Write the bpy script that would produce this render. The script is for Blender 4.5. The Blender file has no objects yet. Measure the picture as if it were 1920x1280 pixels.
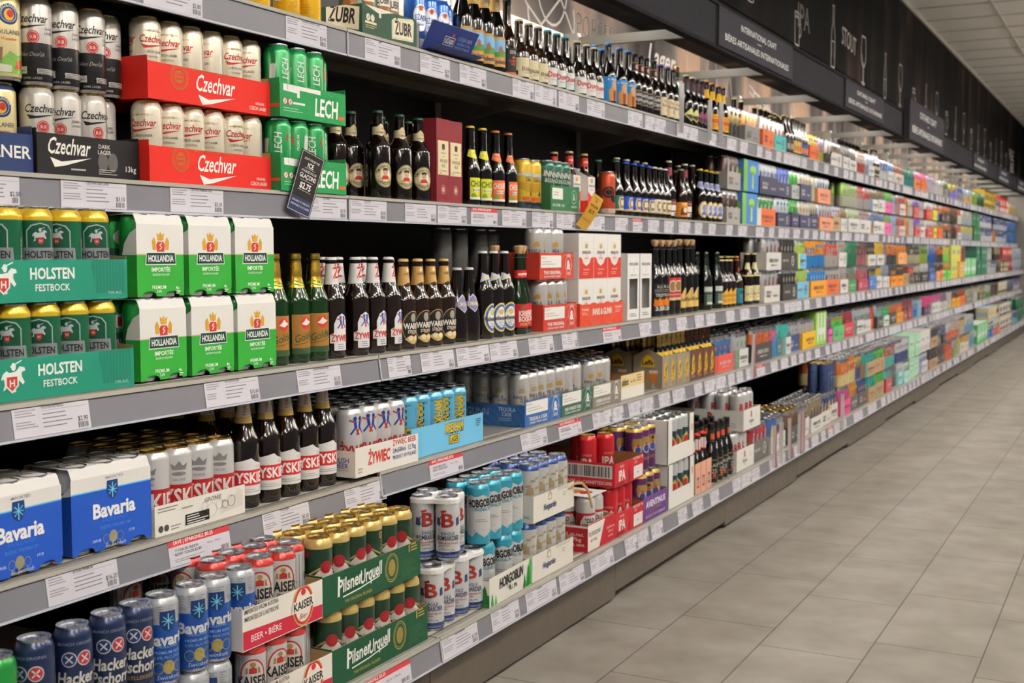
import bpy, math, random
from mathutils import Vector, Matrix
from mathutils.geometry import tessellate_polygon
random.seed(11)
SC = bpy.context.scene
COL = SC.collection
PI = math.pi

# ------------------------------------------------------------------ camera, world, exposure
cam = bpy.data.cameras.new('camera')
cam.sensor_width = 36.0
cam.lens = 2290 / 1920 * 36
cam.clip_start = 0.05
cam.clip_end = 200
cam.dof.use_dof = True
cam.dof.focus_distance = 2.75
cam.dof.aperture_fstop = 6.3
co = bpy.data.objects.new('camera', cam)
COL.objects.link(co)
co.location = (0, 0, 1.17)
co.rotation_euler = (math.radians(90 - 4.146), 0, math.radians(27.398))
SC.camera = co
SC.view_settings.view_transform = 'Standard'
SC.view_settings.look = 'None'
SC.view_settings.exposure = 0.0
SC.view_settings.gamma = 1.0
SC.view_settings.use_curve_mapping = False
SC.cycles.use_denoising = True
SC.cycles.max_bounces = 8
SC.cycles.transparent_max_bounces = 8
W = bpy.data.worlds.new('store_air')
SC.world = W
W.use_nodes = True
W.node_tree.nodes['Background'].inputs[0].default_value = (1.0, 0.98, 0.96, 1)
W.node_tree.nodes["Background"].inputs[1].default_value = 0.17
LAMP = 4.0          # strength of the added pendant diffusers
UP = 120.0            # upward glow of the added pendants, there to brighten the ceiling
SPOT = 82.0         # watts of each track spot aimed at the shelves
STRIP = 36.0          # strength of the light strip under the fascia

# ------------------------------------------------------------------ materials
def lin(h):
    h = h.lstrip('#')
    if len(h) == 3:
        h = ''.join(c * 2 for c in h)
    o = []
    for i in (0, 2, 4):
        c = int(h[i:i + 2], 16) / 255
        o.append(c / 12.92 if c <= .04045 else ((c + .055) / 1.055) ** 2.4)
    return (*o, 1)

MATS = {}
# spec: '#rrggbb' printed card | '~' can lacquer | '^' bare metal | '!' glass | '%' painted steel | '*' glowing
def mat(spec):
    if spec in MATS:
        return MATS[spec]
    k, h = (spec[0], spec[1:]) if spec[0] in '~^!%*=' else ('', spec)
    names = {'': 'printed_card', '~': 'can_lacquer', '^': 'bare_metal', '!': 'bottle_glass', '%': 'painted_steel', '*': 'lamp', '=': 'matt_paint'}
    m = bpy.data.materials.new(names[k] + '_' + h.lstrip('#'))
    m.use_nodes = True
    nt = m.node_tree
    b = nt.nodes['Principled BSDF']
    c = lin(h)
    b.inputs['Base Color'].default_value = c
    tc = nt.nodes.new('ShaderNodeTexCoord')
    nz = nt.nodes.new('ShaderNodeTexNoise')
    nt.links.new(tc.outputs['Object'], nz.inputs['Vector'])
    mr = nt.nodes.new('ShaderNodeMapRange')
    nt.links.new(nz.outputs['Fac'], mr.inputs['Value'])
    nt.links.new(mr.outputs['Result'], b.inputs['Roughness'])
    def rough(lo, hi, sc):
        nz.inputs['Scale'].default_value = sc
        mr.inputs['To Min'].default_value = lo
        mr.inputs['To Max'].default_value = hi
    if k == '':
        rough(.45, .65, 60)
        b.inputs['Specular IOR Level'].default_value = .28
    elif k == '~':
        rough(.24, .34, 40)
        b.inputs['Metallic'].default_value = .35
        b.inputs['Coat Weight'].default_value = .3
        b.inputs['Coat Roughness'].default_value = .12
    elif k == '^':
        rough(.2, .36, 40)
        b.inputs['Metallic'].default_value = 1
    elif k == '!':
        rough(.03, .07, 20)
        b.inputs['Transmission Weight'].default_value = .35
        b.inputs['IOR'].default_value = 1.5
        b.inputs['Coat Weight'].default_value = .6
        b.inputs['Coat Roughness'].default_value = .02
    elif k == '%':
        rough(.35, .5, 30)
    elif k == '=':
        rough(.7, .85, 30)
        b.inputs['Specular IOR Level'].default_value = .06
    elif k == '*':
        b.inputs['Emission Color'].default_value = c
        b.inputs['Emission Strength'].default_value = LAMP
    MATS[spec] = m
    return m

# ------------------------------------------------------------------ flat artwork: prints, labels, lettering
TXT = {}
def text_tris(s, bold):
    if (s, bold) in TXT:
        return TXT[(s, bold)]
    c = bpy.data.curves.new('t', 'FONT')
    c.body = s
    c.resolution_u = 2
    c.offset = bold * .5
    o = bpy.data.objects.new('t', c)
    m = bpy.data.meshes.new_from_object(o)
    pts = [(v.co.x, v.co.y) for v in m.vertices] or [(0, 0)]
    t = [[pts[i] for i in p.vertices] for p in m.polygons]
    bpy.data.meshes.remove(m); bpy.data.objects.remove(o); bpy.data.curves.remove(c)
    x0 = min(p[0] for p in pts); x1 = max(p[0] for p in pts)
    k = 1 / .69
    t = [[((p[0] - (x0 + x1) / 2) * k, p[1] * k - .5) for p in q] for q in t]
    TXT[(s, bold)] = (t, (x1 - x0) * k)
    return TXT[(s, bold)]

class D:
    """flat artwork in millimetres: u to the right, v up, stacked in thin layers"""
    def __init__(s):
        s.p = []
    def R(s, x0, y0, x1, y1, m, l=1):
        s.p.append(([(x0, y0), (x1, y0), (x1, y1), (x0, y1)], m, l)); return s
    def P(s, pts, m, l=1):
        for t in tessellate_polygon([[Vector((a, b, 0)) for a, b in pts]]):
            s.p.append(([pts[i] for i in t], m, l))
        return s
    def E(s, cx, cy, rx, ry, m, l=1, n=20):
        s.p.append(([(cx + rx * math.cos(2 * PI * i / n), cy + ry * math.sin(2 * PI * i / n)) for i in range(n)], m, l)); return s
    def O(s, cx, cy, rx, ry, t, m, l=1, n=24, a0=0, a1=2 * PI):
        for i in range(n):
            a, b = a0 + (a1 - a0) * i / n, a0 + (a1 - a0) * (i + 1) / n
            f = lambda q, k: (cx + (rx - k) * math.cos(q), cy + (ry - k) * math.sin(q))
            s.p.append(([f(a, 0), f(b, 0), f(b, t), f(a, t)], m, l))
        return s
    def T(s, tx, cx, cy, h, m, l=2, w=None, rot=0, sh=0, b=.012):
        if not tx:
            return s
        t, tw = text_tris(tx, b)
        sx = h if w is None else w / tw
        ca, sa = math.cos(math.radians(rot)), math.sin(math.radians(rot))
        for q in t:
            o = []
            for x, y in q:
                X, Y = x * sx + y * h * sh, y * h
                o.append((cx + X * ca - Y * sa, cy + X * sa + Y * ca))
            s.p.append((o, m, l))
        return s
    def A(s, tx, cx, cy, r, h, m, l=2, mid=90, span=140, b=.012):
        """lettering set on an arc; negative span reads along the bottom"""
        t, tw = text_tris(tx, b)
        for q in t:
            o = []
            for x, y in q:
                if span > 0:
                    a = math.radians(mid - x / tw * span); rr = r + y * h
                else:
                    a = math.radians(mid - x / tw * span); rr = r - y * h
                o.append((cx + rr * math.cos(a), cy + rr * math.sin(a)))
            s.p.append((o, m, l))
        return s
    def lines(s, x0, y0, x1, n, dy, th, m, l=2):
        """rows of print too small to read"""
        rr = random.Random(int((x0 + y0) * 100) + n)
        for i in range(n):
            s.R(x0, y0 - i * dy, x0 + (x1 - x0) * rr.uniform(.55, 1), y0 - i * dy + th, m, l)
        return s
    def bars(s, x0, y0, x1, y1, m, n=14, l=2):
        rr = random.Random(n)
        x = x0; st = (x1 - x0) / n
        for i in range(n):
            s.R(x + st * i, y0, x + st * i + st * rr.choice((.3, .5, .7)), y1, m, l)
        return s
    def L(s, pts, w, m, l=1):
        """a drawn stroke"""
        for (x0, y0), (x1, y1) in zip(pts, pts[1:]):
            k = math.hypot(x1 - x0, y1 - y0) or 1
            a, b = -(y1 - y0) / k * w / 2, (x1 - x0) / k * w / 2
            s.p.append(([(x0 + a, y0 + b), (x0 - a, y0 - b), (x1 - a, y1 - b), (x1 + a, y1 + b)], m, l))
        return s
    def add(s, o, dx=0, dy=0, dl=0):
        for q, m, l in o.p:
            s.p.append(([(a + dx, b + dy) for a, b in q], m, l + dl))
        return s

def clip(poly, k, keep_less):
    o = []
    n = len(poly)
    for i in range(n):
        a, b = poly[i], poly[(i + 1) % n]
        ia = (a[0] <= k) if keep_less else (a[0] >= k)
        ib = (b[0] <= k) if keep_less else (b[0] >= k)
        if ia:
            o.append(a)
        if ia != ib:
            t = (k - a[0]) / (b[0] - a[0])
            o.append((k, a[1] + t * (b[1] - a[1])))
    return o

def clip_v(poly, k, keep_less):
    return [(b, a) for a, b in clip([(b, a) for a, b in poly], k, keep_less)]

# ------------------------------------------------------------------ mesh builder
class MB:
    def __init__(s):
        s.v = []; s.f = []; s.m = []; s.sm = []; s.mats = []
    def mi(s, spec):
        if spec not in s.mats:
            s.mats.append(spec)
        return s.mats.index(spec)
    def face(s, pts, m, smooth=False):
        n = len(s.v)
        s.v += [tuple(p) for p in pts]
        s.f.append(tuple(range(n, n + len(pts)))); s.m.append(s.mi(m)); s.sm.append(smooth)
        return s
    def box(s, x0, y0, z0, x1, y1, z1, m, faces=None, c=0.0):
        """faces: optional dict of materials by side  -x +x -y +y -z +z ; c: chamfer of the vertical edges"""
        f = faces or {}
        g = lambda k: f.get(k, m)
        if c:
            pts = [(x0 + c, y0), (x1 - c, y0), (x1, y0 + c), (x1, y1 - c), (x1 - c, y1), (x0 + c, y1), (x0, y1 - c), (x0, y0 + c)]
            ks = ['-y', '+x', '+x', '+x', '+y', '-x', '-x', '-x']
            b = len(s.v)
            s.v += [(x, y, z0) for x, y in pts] + [(x, y, z1) for x, y in pts]
            for i in range(8):
                j = (i + 1) % 8
                s.f.append((b + i, b + j, b + 8 + j, b + 8 + i)); s.m.append(s.mi(g(ks[i]))); s.sm.append(False)
            s.f.append(tuple(range(b + 7, b - 1, -1))); s.m.append(s.mi(g('-z'))); s.sm.append(False)
            s.f.append(tuple(range(b + 8, b + 16))); s.m.append(s.mi(g('+z'))); s.sm.append(False)
            return s
        b = len(s.v)
        s.v += [(x0, y0, z0), (x1, y0, z0), (x1, y1, z0), (x0, y1, z0), (x0, y0, z1), (x1, y0, z1), (x1, y1, z1), (x0, y1, z1)]
        for q, k in (((0, 4, 7, 3), '-x'), ((1, 2, 6, 5), '+x'), ((0, 1, 5, 4), '-y'), ((3, 7, 6, 2), '+y'), ((0, 3, 2, 1), '-z'), ((4, 5, 6, 7), '+z')):
            s.f.append(tuple(b + i for i in q)); s.m.append(s.mi(g(k))); s.sm.append(False)
        return s
    def prism(s, prof, y0, y1, m, caps=True):
        """closed x-z outline (counter-clockwise seen from -y) run along y; m one spec or one per edge"""
        n = len(prof); b = len(s.v)
        s.v += [(x, y0, z) for x, z in prof] + [(x, y1, z) for x, z in prof]
        for i in range(n):
            j = (i + 1) % n
            s.f.append((b + i, b + n + i, b + n + j, b + j)); s.m.append(s.mi(m if isinstance(m, str) else m[i])); s.sm.append(False)
        if caps:
            cm = m if isinstance(m, str) else m[0]
            s.f.append(tuple(range(b, b + n))); s.m.append(s.mi(cm)); s.sm.append(False)
            s.f.append(tuple(range(b + 2 * n - 1, b + n - 1, -1))); s.m.append(s.mi(cm)); s.sm.append(False)
        return s
    def lathe(s, prof, n=24, cx=0, cy=0, cz=0, flute=None):
        """prof: (radius, z, material of the ring that starts here); radius 0 closes"""
        b = len(s.v); rings = []
        for i, (r, z, m) in enumerate(prof):
            st = len(s.v)
            if r <= 1e-6:
                s.v.append((cx, cy, cz + z)); rings.append((st, 1))
            else:
                for k in range(n):
                    rr = r + (flute if flute and k % 2 and 0 < i < 3 else 0)
                    a = 2 * PI * k / n
                    s.v.append((cx + rr * math.cos(a), cy + rr * math.sin(a), cz + z))
                rings.append((st, n))
        for i in range(len(prof) - 1):
            (a, na), (c, nc) = rings[i], rings[i + 1]
            mm = s.mi(prof[i][2])
            for k in range(n):
                j = (k + 1) % n
                if na == 1 and nc == 1:
                    continue
                if na == 1:
                    q = (a, c + j, c + k)
                    q = (a, c + k, c + j) if prof[i + 1][1] > prof[i][1] else (a, c + j, c + k)
                elif nc == 1:
                    q = (a + k, a + j, c)
                else:
                    q = (a + k, a + j, c + j, c + k)
                s.f.append(q); s.m.append(mm); s.sm.append(True)
        return s
    def art(s, d, fn, cut=None, lim=None, cutv=None, box=None):
        """stamp artwork d; fn(u, v, layer) -> point; cut: width of the slices laid round a curve"""
        seen = {}
        for poly, m, l in d.p:
            poly = [(a * .001, b * .001) for a, b in poly]
            if box:
                poly = clip_v(clip_v(clip(clip(poly, box[0], False), box[2], True), box[1], False), box[3], True)
                if len(poly) < 3:
                    continue
            parts = [poly]
            if cut:
                parts = []
                us = [q[0] for q in poly]
                lo, hi = min(us), max(us)
                if lim:
                    lo, hi = max(lo, -lim), min(hi, lim)
                if hi <= lo:
                    continue
                k0, k1 = math.floor(lo / cut + 1e-6), math.ceil(hi / cut - 1e-6)
                for k in range(k0, k1):
                    q = clip(clip(poly, max(k * cut, lo), False), min((k + 1) * cut, hi), True)
                    if len(q) >= 3:
                        parts.append(q)
            if cutv:
                pp = []
                for q in parts:
                    lo, hi = min(a[1] for a in q), max(a[1] for a in q)
                    for k in range(math.floor(lo / cutv + 1e-6), math.ceil(hi / cutv - 1e-6)):
                        r = clip_v(clip_v(q, k * cutv, False), (k + 1) * cutv, True)
                        if len(r) >= 3:
                            pp.append(r)
                parts = pp
            mm = s.mi(m)
            for q in parts:
                idx = []
                for u, v in q:
                    key = (round(u, 5), round(v, 5), l)
                    if key not in seen:
                        seen[key] = len(s.v)
                        s.v.append(tuple(fn(u, v, l)))
                    if seen[key] not in idx:
                        idx.append(seen[key])
                if len(idx) >= 3:
                    s.f.append(tuple(idx)); s.m.append(mm); s.sm.append(bool(cut))
        return s
    def art_front(s, d, x, y, z, e=.0003, box=None):      # on a face that looks down +x
        return s.art(d, lambda u, v, l: (x + e * (l + .4), y + u, z + v), box=box)
    def art_left(s, d, x, y, z, e=.0003, box=None):       # on a face that looks down -y ; u runs towards +x
        return s.art(d, lambda u, v, l: (x + u, y - e * l, z + v), box=box)
    def art_cyl(s, d, r, z, cx=0, cy=0, e=.0002, cut=.006, a0=0):
        """r a number or a function of height; u = 0 faces +x"""
        f = r if callable(r) else (lambda h: r)
        R0 = f(z)
        def fn(u, v, l):
            a = u / R0 + a0
            rr = f(z + v) + e * l
            return (cx + rr * math.cos(a), cy + rr * math.sin(a), z + v)
        return s.art(d, fn, cut=cut, lim=PI * R0 * .999, cutv=.008 if callable(r) else None)
    def tube(s, pts, r, m, n=6):
        for a, b in zip(pts, pts[1:]):
            a, b = Vector(a), Vector(b)
            d = (b - a).normalized()
            u = d.orthogonal().normalized(); w = d.cross(u)
            st = len(s.v)
            for p in (a, b):
                for k in range(n):
                    t = 2 * PI * k / n
                    s.v.append(tuple(p + r * (u * math.cos(t) + w * math.sin(t))))
            for k in range(n):
                j = (k + 1) % n
                s.f.append((st + k, st + j, st + n + j, st + n + k)); s.m.append(s.mi(m)); s.sm.append(True)
            s.f.append(tuple(range(st + n - 1, st - 1, -1))); s.m.append(s.mi(m)); s.sm.append(False)
            s.f.append(tuple(range(st + n, st + 2 * n))); s.m.append(s.mi(m)); s.sm.append(False)
        return s
    def mesh(s, name):
        me = bpy.data.meshes.new(name)
        me.from_pydata(s.v, [], s.f)
        for sp in s.mats:
            me.materials.append(mat(sp))
        me.polygons.foreach_set('material_index', s.m)
        me.polygons.foreach_set('use_smooth', s.sm)
        me.update()
        if any(s.sm):
            me.set_sharp_from_angle(angle=math.radians(38))
        return me

# ------------------------------------------------------------------ things, parts, labels
def link(name, mesh, parent=None, loc=(0, 0, 0), rz=0):
    o = bpy.data.objects.new(name, mesh)
    COL.objects.link(o)
    o.location = loc
    if rz:
        o.rotation_euler = (0, 0, rz)
    if parent:
        o.parent = parent
    return o
def tag(o, label, cat, group=None):
    o['label'] = label; o['category'] = cat
    if group:
        o['group'] = group
    return o
def struct(name, mb_or_mesh, label, cat):
    o = link(name, mb_or_mesh.mesh(name) if isinstance(mb_or_mesh, MB) else mb_or_mesh)
    o['kind'] = 'structure'; o['label'] = label; o['category'] = cat
    return o
RECTS, DISCS, QUEUE = [], [], []       # what stands where: box footprints, round footprints, rows still to be stood
def name_is_shell(k):
    return k.open
def clear(x, y, r, z0, z1):
    for a, b, c, d, e, f in RECTS:
        if e < z1 and f > z0:
            px, py = max(a, min(x, c)), max(b, min(y, d))
            if (px - x) ** 2 + (py - y) ** 2 < r * r - 1e-9:
                return False
    for a, b, q, e, f in DISCS:
        if e < z1 and f > z0 and (a - x) ** 2 + (b - y) ** 2 < (r + q) ** 2 - 1e-9:
            return False
    return True
TRY = sorted([(i * .002, j * .003) for i in range(-14, 15) for j in range(-2, 60)], key=lambda q: abs(q[0]) * 2.2 + abs(q[1]))
def stand(kind, x, y, z):
    """the nearest free spot to (x, y) on the shelf, sliding along or back"""
    z0, z1 = z + .002, z + kind.h - .001
    for dy, dx in TRY:
        if x - dx - kind.r > -2.24 and clear(x - dx, y + dy, kind.r, z0, z1):
            DISCS.append((x - dx, y + dy, kind.r, z0, z1))
            return x - dx, y + dy
    return None
class Kind:
    """a thing made once: its own mesh and a tree of part meshes, copied by sharing the mesh data"""
    def __init__(s, name, cat, mesh, parts=()):
        s.name, s.cat, s.mesh, s.parts = name, cat, mesh, parts
        vs = [v.co for v in mesh.vertices]
        s.lo = [min(v[i] for v in vs) for i in range(3)]; s.hi = [max(v[i] for v in vs) for i in range(3)]
        s.r = s.hi[1] + .0003
        s.h = s.hi[2]
        s.round = name in ('beer_can', 'beer_bottle')
        s.open = name in ('cardboard_tray', 'display_carton')
    def put(s, label, x, y, z, rz=0, group=None):
        o = link(s.name, s.mesh, None, (x, y, z), rz)
        tag(o, label, s.cat, group)
        s.kids(o, s.parts)
        if not s.round:
            (a, b, c), (d, e, f) = s.lo, s.hi
            if name_is_shell(s):
                t = .0016
                for q in ((a, b, a + t, e), (d - t, b, d, e), (a, b, d, b + t), (a, e - t, d, e)):
                    RECTS.append((x + q[0], y + q[1], x + q[2], y + q[3], z + .001, z + f))
            else:
                RECTS.append((x + a, y + b, x + d, y + e, z + .001, z + f))
        return o
    def kids(s, o, parts):
        for nm, me, sub in parts:
            c = link(nm, me, o)
            s.kids(c, sub)
ORD = ('first second third fourth fifth sixth seventh eighth ninth tenth eleventh twelfth thirteenth fourteenth fifteenth sixteenth '
       'seventeenth eighteenth nineteenth twentieth').split()
def nth(i, n, side='left'):
    if n == 1:
        return ''
    if i == 0:
        return 'leftmost' if n > 2 else 'left one'
    if i == n - 1:
        return 'rightmost' if n > 2 else 'right one'
    return ORD[i] + ' from left' if i < 20 else 'number %d from left' % (i + 1)
BACK = ['', ', second row', ', third row', ', fourth row']
BACKROWS = []        # what stands behind the rows one can make out
def row(kind, desc, ys, x, z, group, rz=0.0, jit=.5, depth=1, dx=.067, skip=(), keep=2):
    """a row along the shelf, repeated DEPTH times towards the wall; the first KEEP rows are things of their own"""
    rr = random.Random(desc)
    for r in range(depth):
        for i, y in enumerate(ys):
            if (r, i) in skip:
                continue
            a = rz + rr.uniform(-jit, jit)
            t = nth(i, len(ys))
            if r >= keep:
                BACKROWS.append((kind, x - r * dx, y, z, a)); continue
            QUEUE.append((r, kind, desc + (', ' + t if t else '') + BACK[r], x - r * dx, y, z, a, group))
def stand_all():
    for r, kind, label, x, y, z, a, group in sorted(QUEUE, key=lambda q: q[0]):
        p = stand(kind, x, y, z)
        if p:
            kind.put(label, p[0], p[1], z, a, group)
        else:
            print('no room:', label)
def span(y0, n, p=.0668):
    return [y0 + i * p for i in range(n)]

# ------------------------------------------------------------------ the store: floor, walls, ceiling
def node_mat(name, fn):
    m = bpy.data.materials.new(name); m.use_nodes = True
    nt = m.node_tree; fn(nt, nt.nodes['Principled BSDF']); MATS[name] = m
    return m
def N(nt, t, **k):
    n = nt.nodes.new(t)
    for a, v in k.items():
        if hasattr(n, a):
            setattr(n, a, v)
        else:
            n.inputs[a.replace('_', ' ')].default_value = v
    return n
def ramp(nt, stops):
    r = nt.nodes.new('ShaderNodeValToRGB')
    while len(r.color_ramp.elements) < len(stops):
        r.color_ramp.elements.new(.5)
    for e, (p, c) in zip(r.color_ramp.elements, stops):
        e.position = p; e.color = lin(c)
    return r
def floor_nodes(nt, b):
    L = nt.links.new
    tc = N(nt, 'ShaderNodeTexCoord')
    mp = N(nt, 'ShaderNodeMapping')
    mp.inputs['Rotation'].default_value = (0, 0, PI / 2)
    mp.inputs['Location'].default_value = (-.09, .08, 0)
    L(tc.outputs['Object'], mp.inputs['Vector'])
    br = N(nt, 'ShaderNodeTexBrick', offset=.3, offset_frequency=2, squash=1)
    for k, v in dict(Scale=1.0, Mortar_Size=.0022, Mortar_Smooth=.1, Bias=0.0, Brick_Width=.602, Row_Height=.304).items():
        br.inputs[k.replace('_', ' ')].default_value = v
    br.inputs['Color1'].default_value = lin('#8b857d'); br.inputs['Color2'].default_value = lin('#928c84'); br.inputs['Mortar'].default_value = lin('#47423c')
    L(mp.outputs['Vector'], br.inputs['Vector'])
    n1 = N(nt, 'ShaderNodeTexNoise', Scale=5.0, Detail=6.0, Roughness=.6)
    L(tc.outputs['Object'], n1.inputs['Vector'])
    r1 = ramp(nt, [(.3, '#b8b2aa'), (.7, '#ffffff')])
    L(n1.outputs['Fac'], r1.inputs['Fac'])
    mx = N(nt, 'ShaderNodeMix', data_type='RGBA', blend_type='MULTIPLY')
    mx.inputs['Factor'].default_value = .75
    L(br.outputs['Color'], mx.inputs[6]); L(r1.outputs['Color'], mx.inputs[7])
    L(mx.outputs[2], b.inputs['Base Color'])
    n2 = N(nt, 'ShaderNodeTexNoise', Scale=40.0, Detail=4.0)
    L(tc.outputs['Object'], n2.inputs['Vector'])
    rr = N(nt, 'ShaderNodeMapRange'); rr.inputs['To Min'].default_value = .38; rr.inputs['To Max'].default_value = .62
    L(n2.outputs['Fac'], rr.inputs['Value']); L(rr.outputs['Result'], b.inputs['Roughness'])
    bp = N(nt, 'ShaderNodeBump', Strength=.25, Distance=.002)
    L(br.outputs['Fac'], bp.inputs['Height']); bp.invert = True
    L(bp.outputs['Normal'], b.inputs['Normal'])
node_mat('floor_tile', floor_nodes)
def mural_nodes(cols, sc):
    def f(nt, b):
        L = nt.links.new
        tc = N(nt, 'ShaderNodeTexCoord')
        mp = N(nt, 'ShaderNodeMapping'); mp.inputs['Scale'].default_value = (1, 1.0, .32)
        L(tc.outputs['Object'], mp.inputs['Vector'])
        n1 = N(nt, 'ShaderNodeTexNoise', Scale=sc, Detail=2.5, Roughness=.45)
        L(mp.outputs['Vector'], n1.inputs['Vector'])
        r = ramp(nt, cols)
        L(n1.outputs['Fac'], r.inputs['Fac']); L(r.outputs['Color'], b.inputs['Base Color'])
        b.inputs['Roughness'].default_value = .75
        b.inputs['Specular IOR Level'].default_value = .06
    return f
node_mat('mural_print', mural_nodes([(.36, '#393533'), (.46, '#6e6763'), (.53, '#94867c'), (.6, '#cba88e')], 2.2))
node_mat('soffit_print', mural_nodes([(.44, '#0c0b0b'), (.54, '#171413'), (.62, '#2c221d'), (.72, '#5c4638')], 2.6))
def tile_nodes(nt, b):
    tc = N(nt, 'ShaderNodeTexCoord'); n1 = N(nt, 'ShaderNodeTexNoise', Scale=90.0, Detail=3.0)
    nt.links.new(tc.outputs['Object'], n1.inputs['Vector'])
    r = ramp(nt, [(.3, '#e6e4dc'), (.7, '#efede6')])
    nt.links.new(n1.outputs['Fac'], r.inputs['Fac']); nt.links.new(r.outputs['Color'], b.inputs['Base Color'])
    b.inputs['Roughness'].default_value = .9
node_mat('ceiling_tile', tile_nodes)

Y0, BAY, NB = 2.555, 1.205, 15            # bay boundaries Y0 + k * BAY, k = -2 .. NB
YE = Y0 + NB * BAY
def yk(k):
    return Y0 + k * BAY
m = MB().box(-2.5, -4, -.1, 5, YE + .6, 0, 'floor_tile'); struct('floor', m, 'grey concrete-look floor tiles along the aisle', 'floor')
m = MB().box(-1.80, -4, 3.2, 5, YE + .6, 3.3, 'ceiling_tile'); struct('ceiling', m, 'white tiled suspended ceiling over the aisle', 'ceiling')
m = MB()
for i in range(11):
    x = -1.80 + .61 * i
    m.box(x - (.012 if i else -.0), -4, 3.192, x + .012, YE + .5, 3.2, '%b9b5aa')
for j in range(41):
    y = -3.9 + .61 * j
    m.box(-1.78, y - .012, 3.194, 5, y + .012, 3.2, '%b2aea3')
struct('ceiling_grid', m, 'pale metal grid of the suspended ceiling', 'ceiling grid')['kind'] = 'structure'

# chalk drawings on the mural and on the soffit
CH = '#cfc5bd'
def chalk_bottle(d, x, z, h, c=CH, w=9):
    p = [(-.13, 0), (-.13, .5), (-.1, .6), (-.05, .7), (-.045, .95), (-.055, .96), (-.05, 1), (.05, 1), (.055, .96), (.045, .95), (.05, .7), (.1, .6), (.13, .5), (.13, 0), (-.13, 0)]
    d.L([(x + a * h, z + b * h) for a, b in p], w, c)
    d.L([(x - .1 * h, z + .15 * h), (x - .1 * h, z + .42 * h), (x + .1 * h, z + .42 * h), (x + .1 * h, z + .15 * h)], w * .6, c)
def chalk_glass(d, x, z, h, c=CH, w=9):
    d.O(x, z + .68 * h, .26 * h, .32 * h, w, c, a0=PI * .86, a1=PI * 2.14)
    d.L([(x - .23 * h, z + .82 * h), (x - .18 * h, z + h), (x + .18 * h, z + h), (x + .23 * h, z + .82 * h)], w, c)
    d.L([(x, z + .36 * h), (x, z + .05 * h)], w * 1.6, c); d.O(x, z + .03 * h, .17 * h, .035 * h, w * .7, c)
    d.O(x, z + .62 * h, .16 * h, .2 * h, w * .7, c, a0=PI, a1=PI * 1.6)
def chalk_mug(d, x, z, h, c=CH, w=9):
    d.L([(x - .25 * h, z + .8 * h), (x - .22 * h, z), (x + .22 * h, z), (x + .25 * h, z + .8 * h)], w, c)
    d.O(x + .3 * h, z + .45 * h, .16 * h, .2 * h, w, c, a0=-PI * .6, a1=PI * .6)
    for k in (-.18, 0, .18):
        d.O(x + k * h, z + .84 * h, .12 * h, .1 * h, w, c)
d = D()
d.T('PORTER', 5560, 2250, 105, CH, 2, w=480, b=-.01).T('PORTER', 5560, 2250, 105, '#4a4543', 3, w=470, b=-.035)
d.O(5060, 2240, 250, 210, 14, CH, a0=PI, a1=PI * 2.1); d.O(5060, 2400, 170, 210, 12, CH)
d.L([(4700, 2420), (4800, 2250), (4950, 2180), (5150, 2330), (5350, 2130), (5800, 2080)], 12, CH)
d.T('Lager', 6480, 2240, 120, '#e8e0d8', 2, w=420, sh=.3, b=.03)
for i, (a, b, h) in enumerate([(7000, 1980, 430), (7350, 1950, 400), (9700, 1960, 420), (10800, 1950, 460), (12400, 1960, 420), (14200, 1960, 420), (16000, 1950, 440)]):
    chalk_glass(d, a, b, h)
for a, h in ((7700, 420), (9300, 430), (11600, 420), (13300, 430), (15200, 430), (17200, 430)):
    chalk_bottle(d, a, 1980, h)
d.T('GERMAN', 8450, 2210, 85, '#e8e0d8', 2, w=420, rot=-6).T('WHEAT', 8480, 2090, 80, '#e8e0d8', 2, w=360, rot=-6)
d.L([(8150, 2300), (8800, 2150)], 12, CH).L([(8150, 2255), (8800, 2100)], 12, CH)
m = MB().box(-2.55, -4, 0, -2.42, YE + .6, 2.5, 'mural_print'); m.art_front(d, -2.42, 0, 0, e=.0008)
struct('wall_left', m, 'chalkboard mural wall behind the top shelf, lettered PORTER', 'wall')
d = D()
d.T('IPA', 7130, 2520, 135, CH, 2, w=270, b=-.01).T('IPA', 7130, 2520, 135, '#2a2523', 3, w=262, b=-.04)
d.T('STOUT', 8330, 2570, 115, CH, 2, w=430, b=.0, rot=-3)
d.T('PALE', 19300, 2590, 150, CH, 2, w=620).T('ALE', 19400, 2420, 130, CH, 2, w=480)
chalk_glass(d, 6050, 2420, 420); chalk_mug(d, 6980, 2345, 200); chalk_bottle(d, 7870, 2340, 380); chalk_glass(d, 8800, 2340, 330, w=12)
for i in range(16):
    y = 9600 + i * 640
    (chalk_bottle, chalk_glass, chalk_mug)[i % 3](d, y, 2340, 330 - 90 * (i % 3 == 2))
m = MB().box(-2.42, -4, 2.345, -1.80, YE + .6, 3.3, 'soffit_print'); m.art_front(d, -1.80, 0, 0, e=.0008)
m.box(-1.80, -4, 3.165, -1.785, YE + .5, 3.2, '%b0ada3')
struct('wall_left_soffit', m, 'black soffit above the fascia with chalk drawings, IPA and STOUT', 'wall')
m = MB().box(-2.5, YE + .5, 0, 5, YE + .6, 2.1, '%6a675f').box(-2.5, YE + .5, 2.1, 5, YE + .6, 3.3, '#121111')
struct('wall_far', m, 'far end wall, grey below and black above', 'wall')

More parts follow.
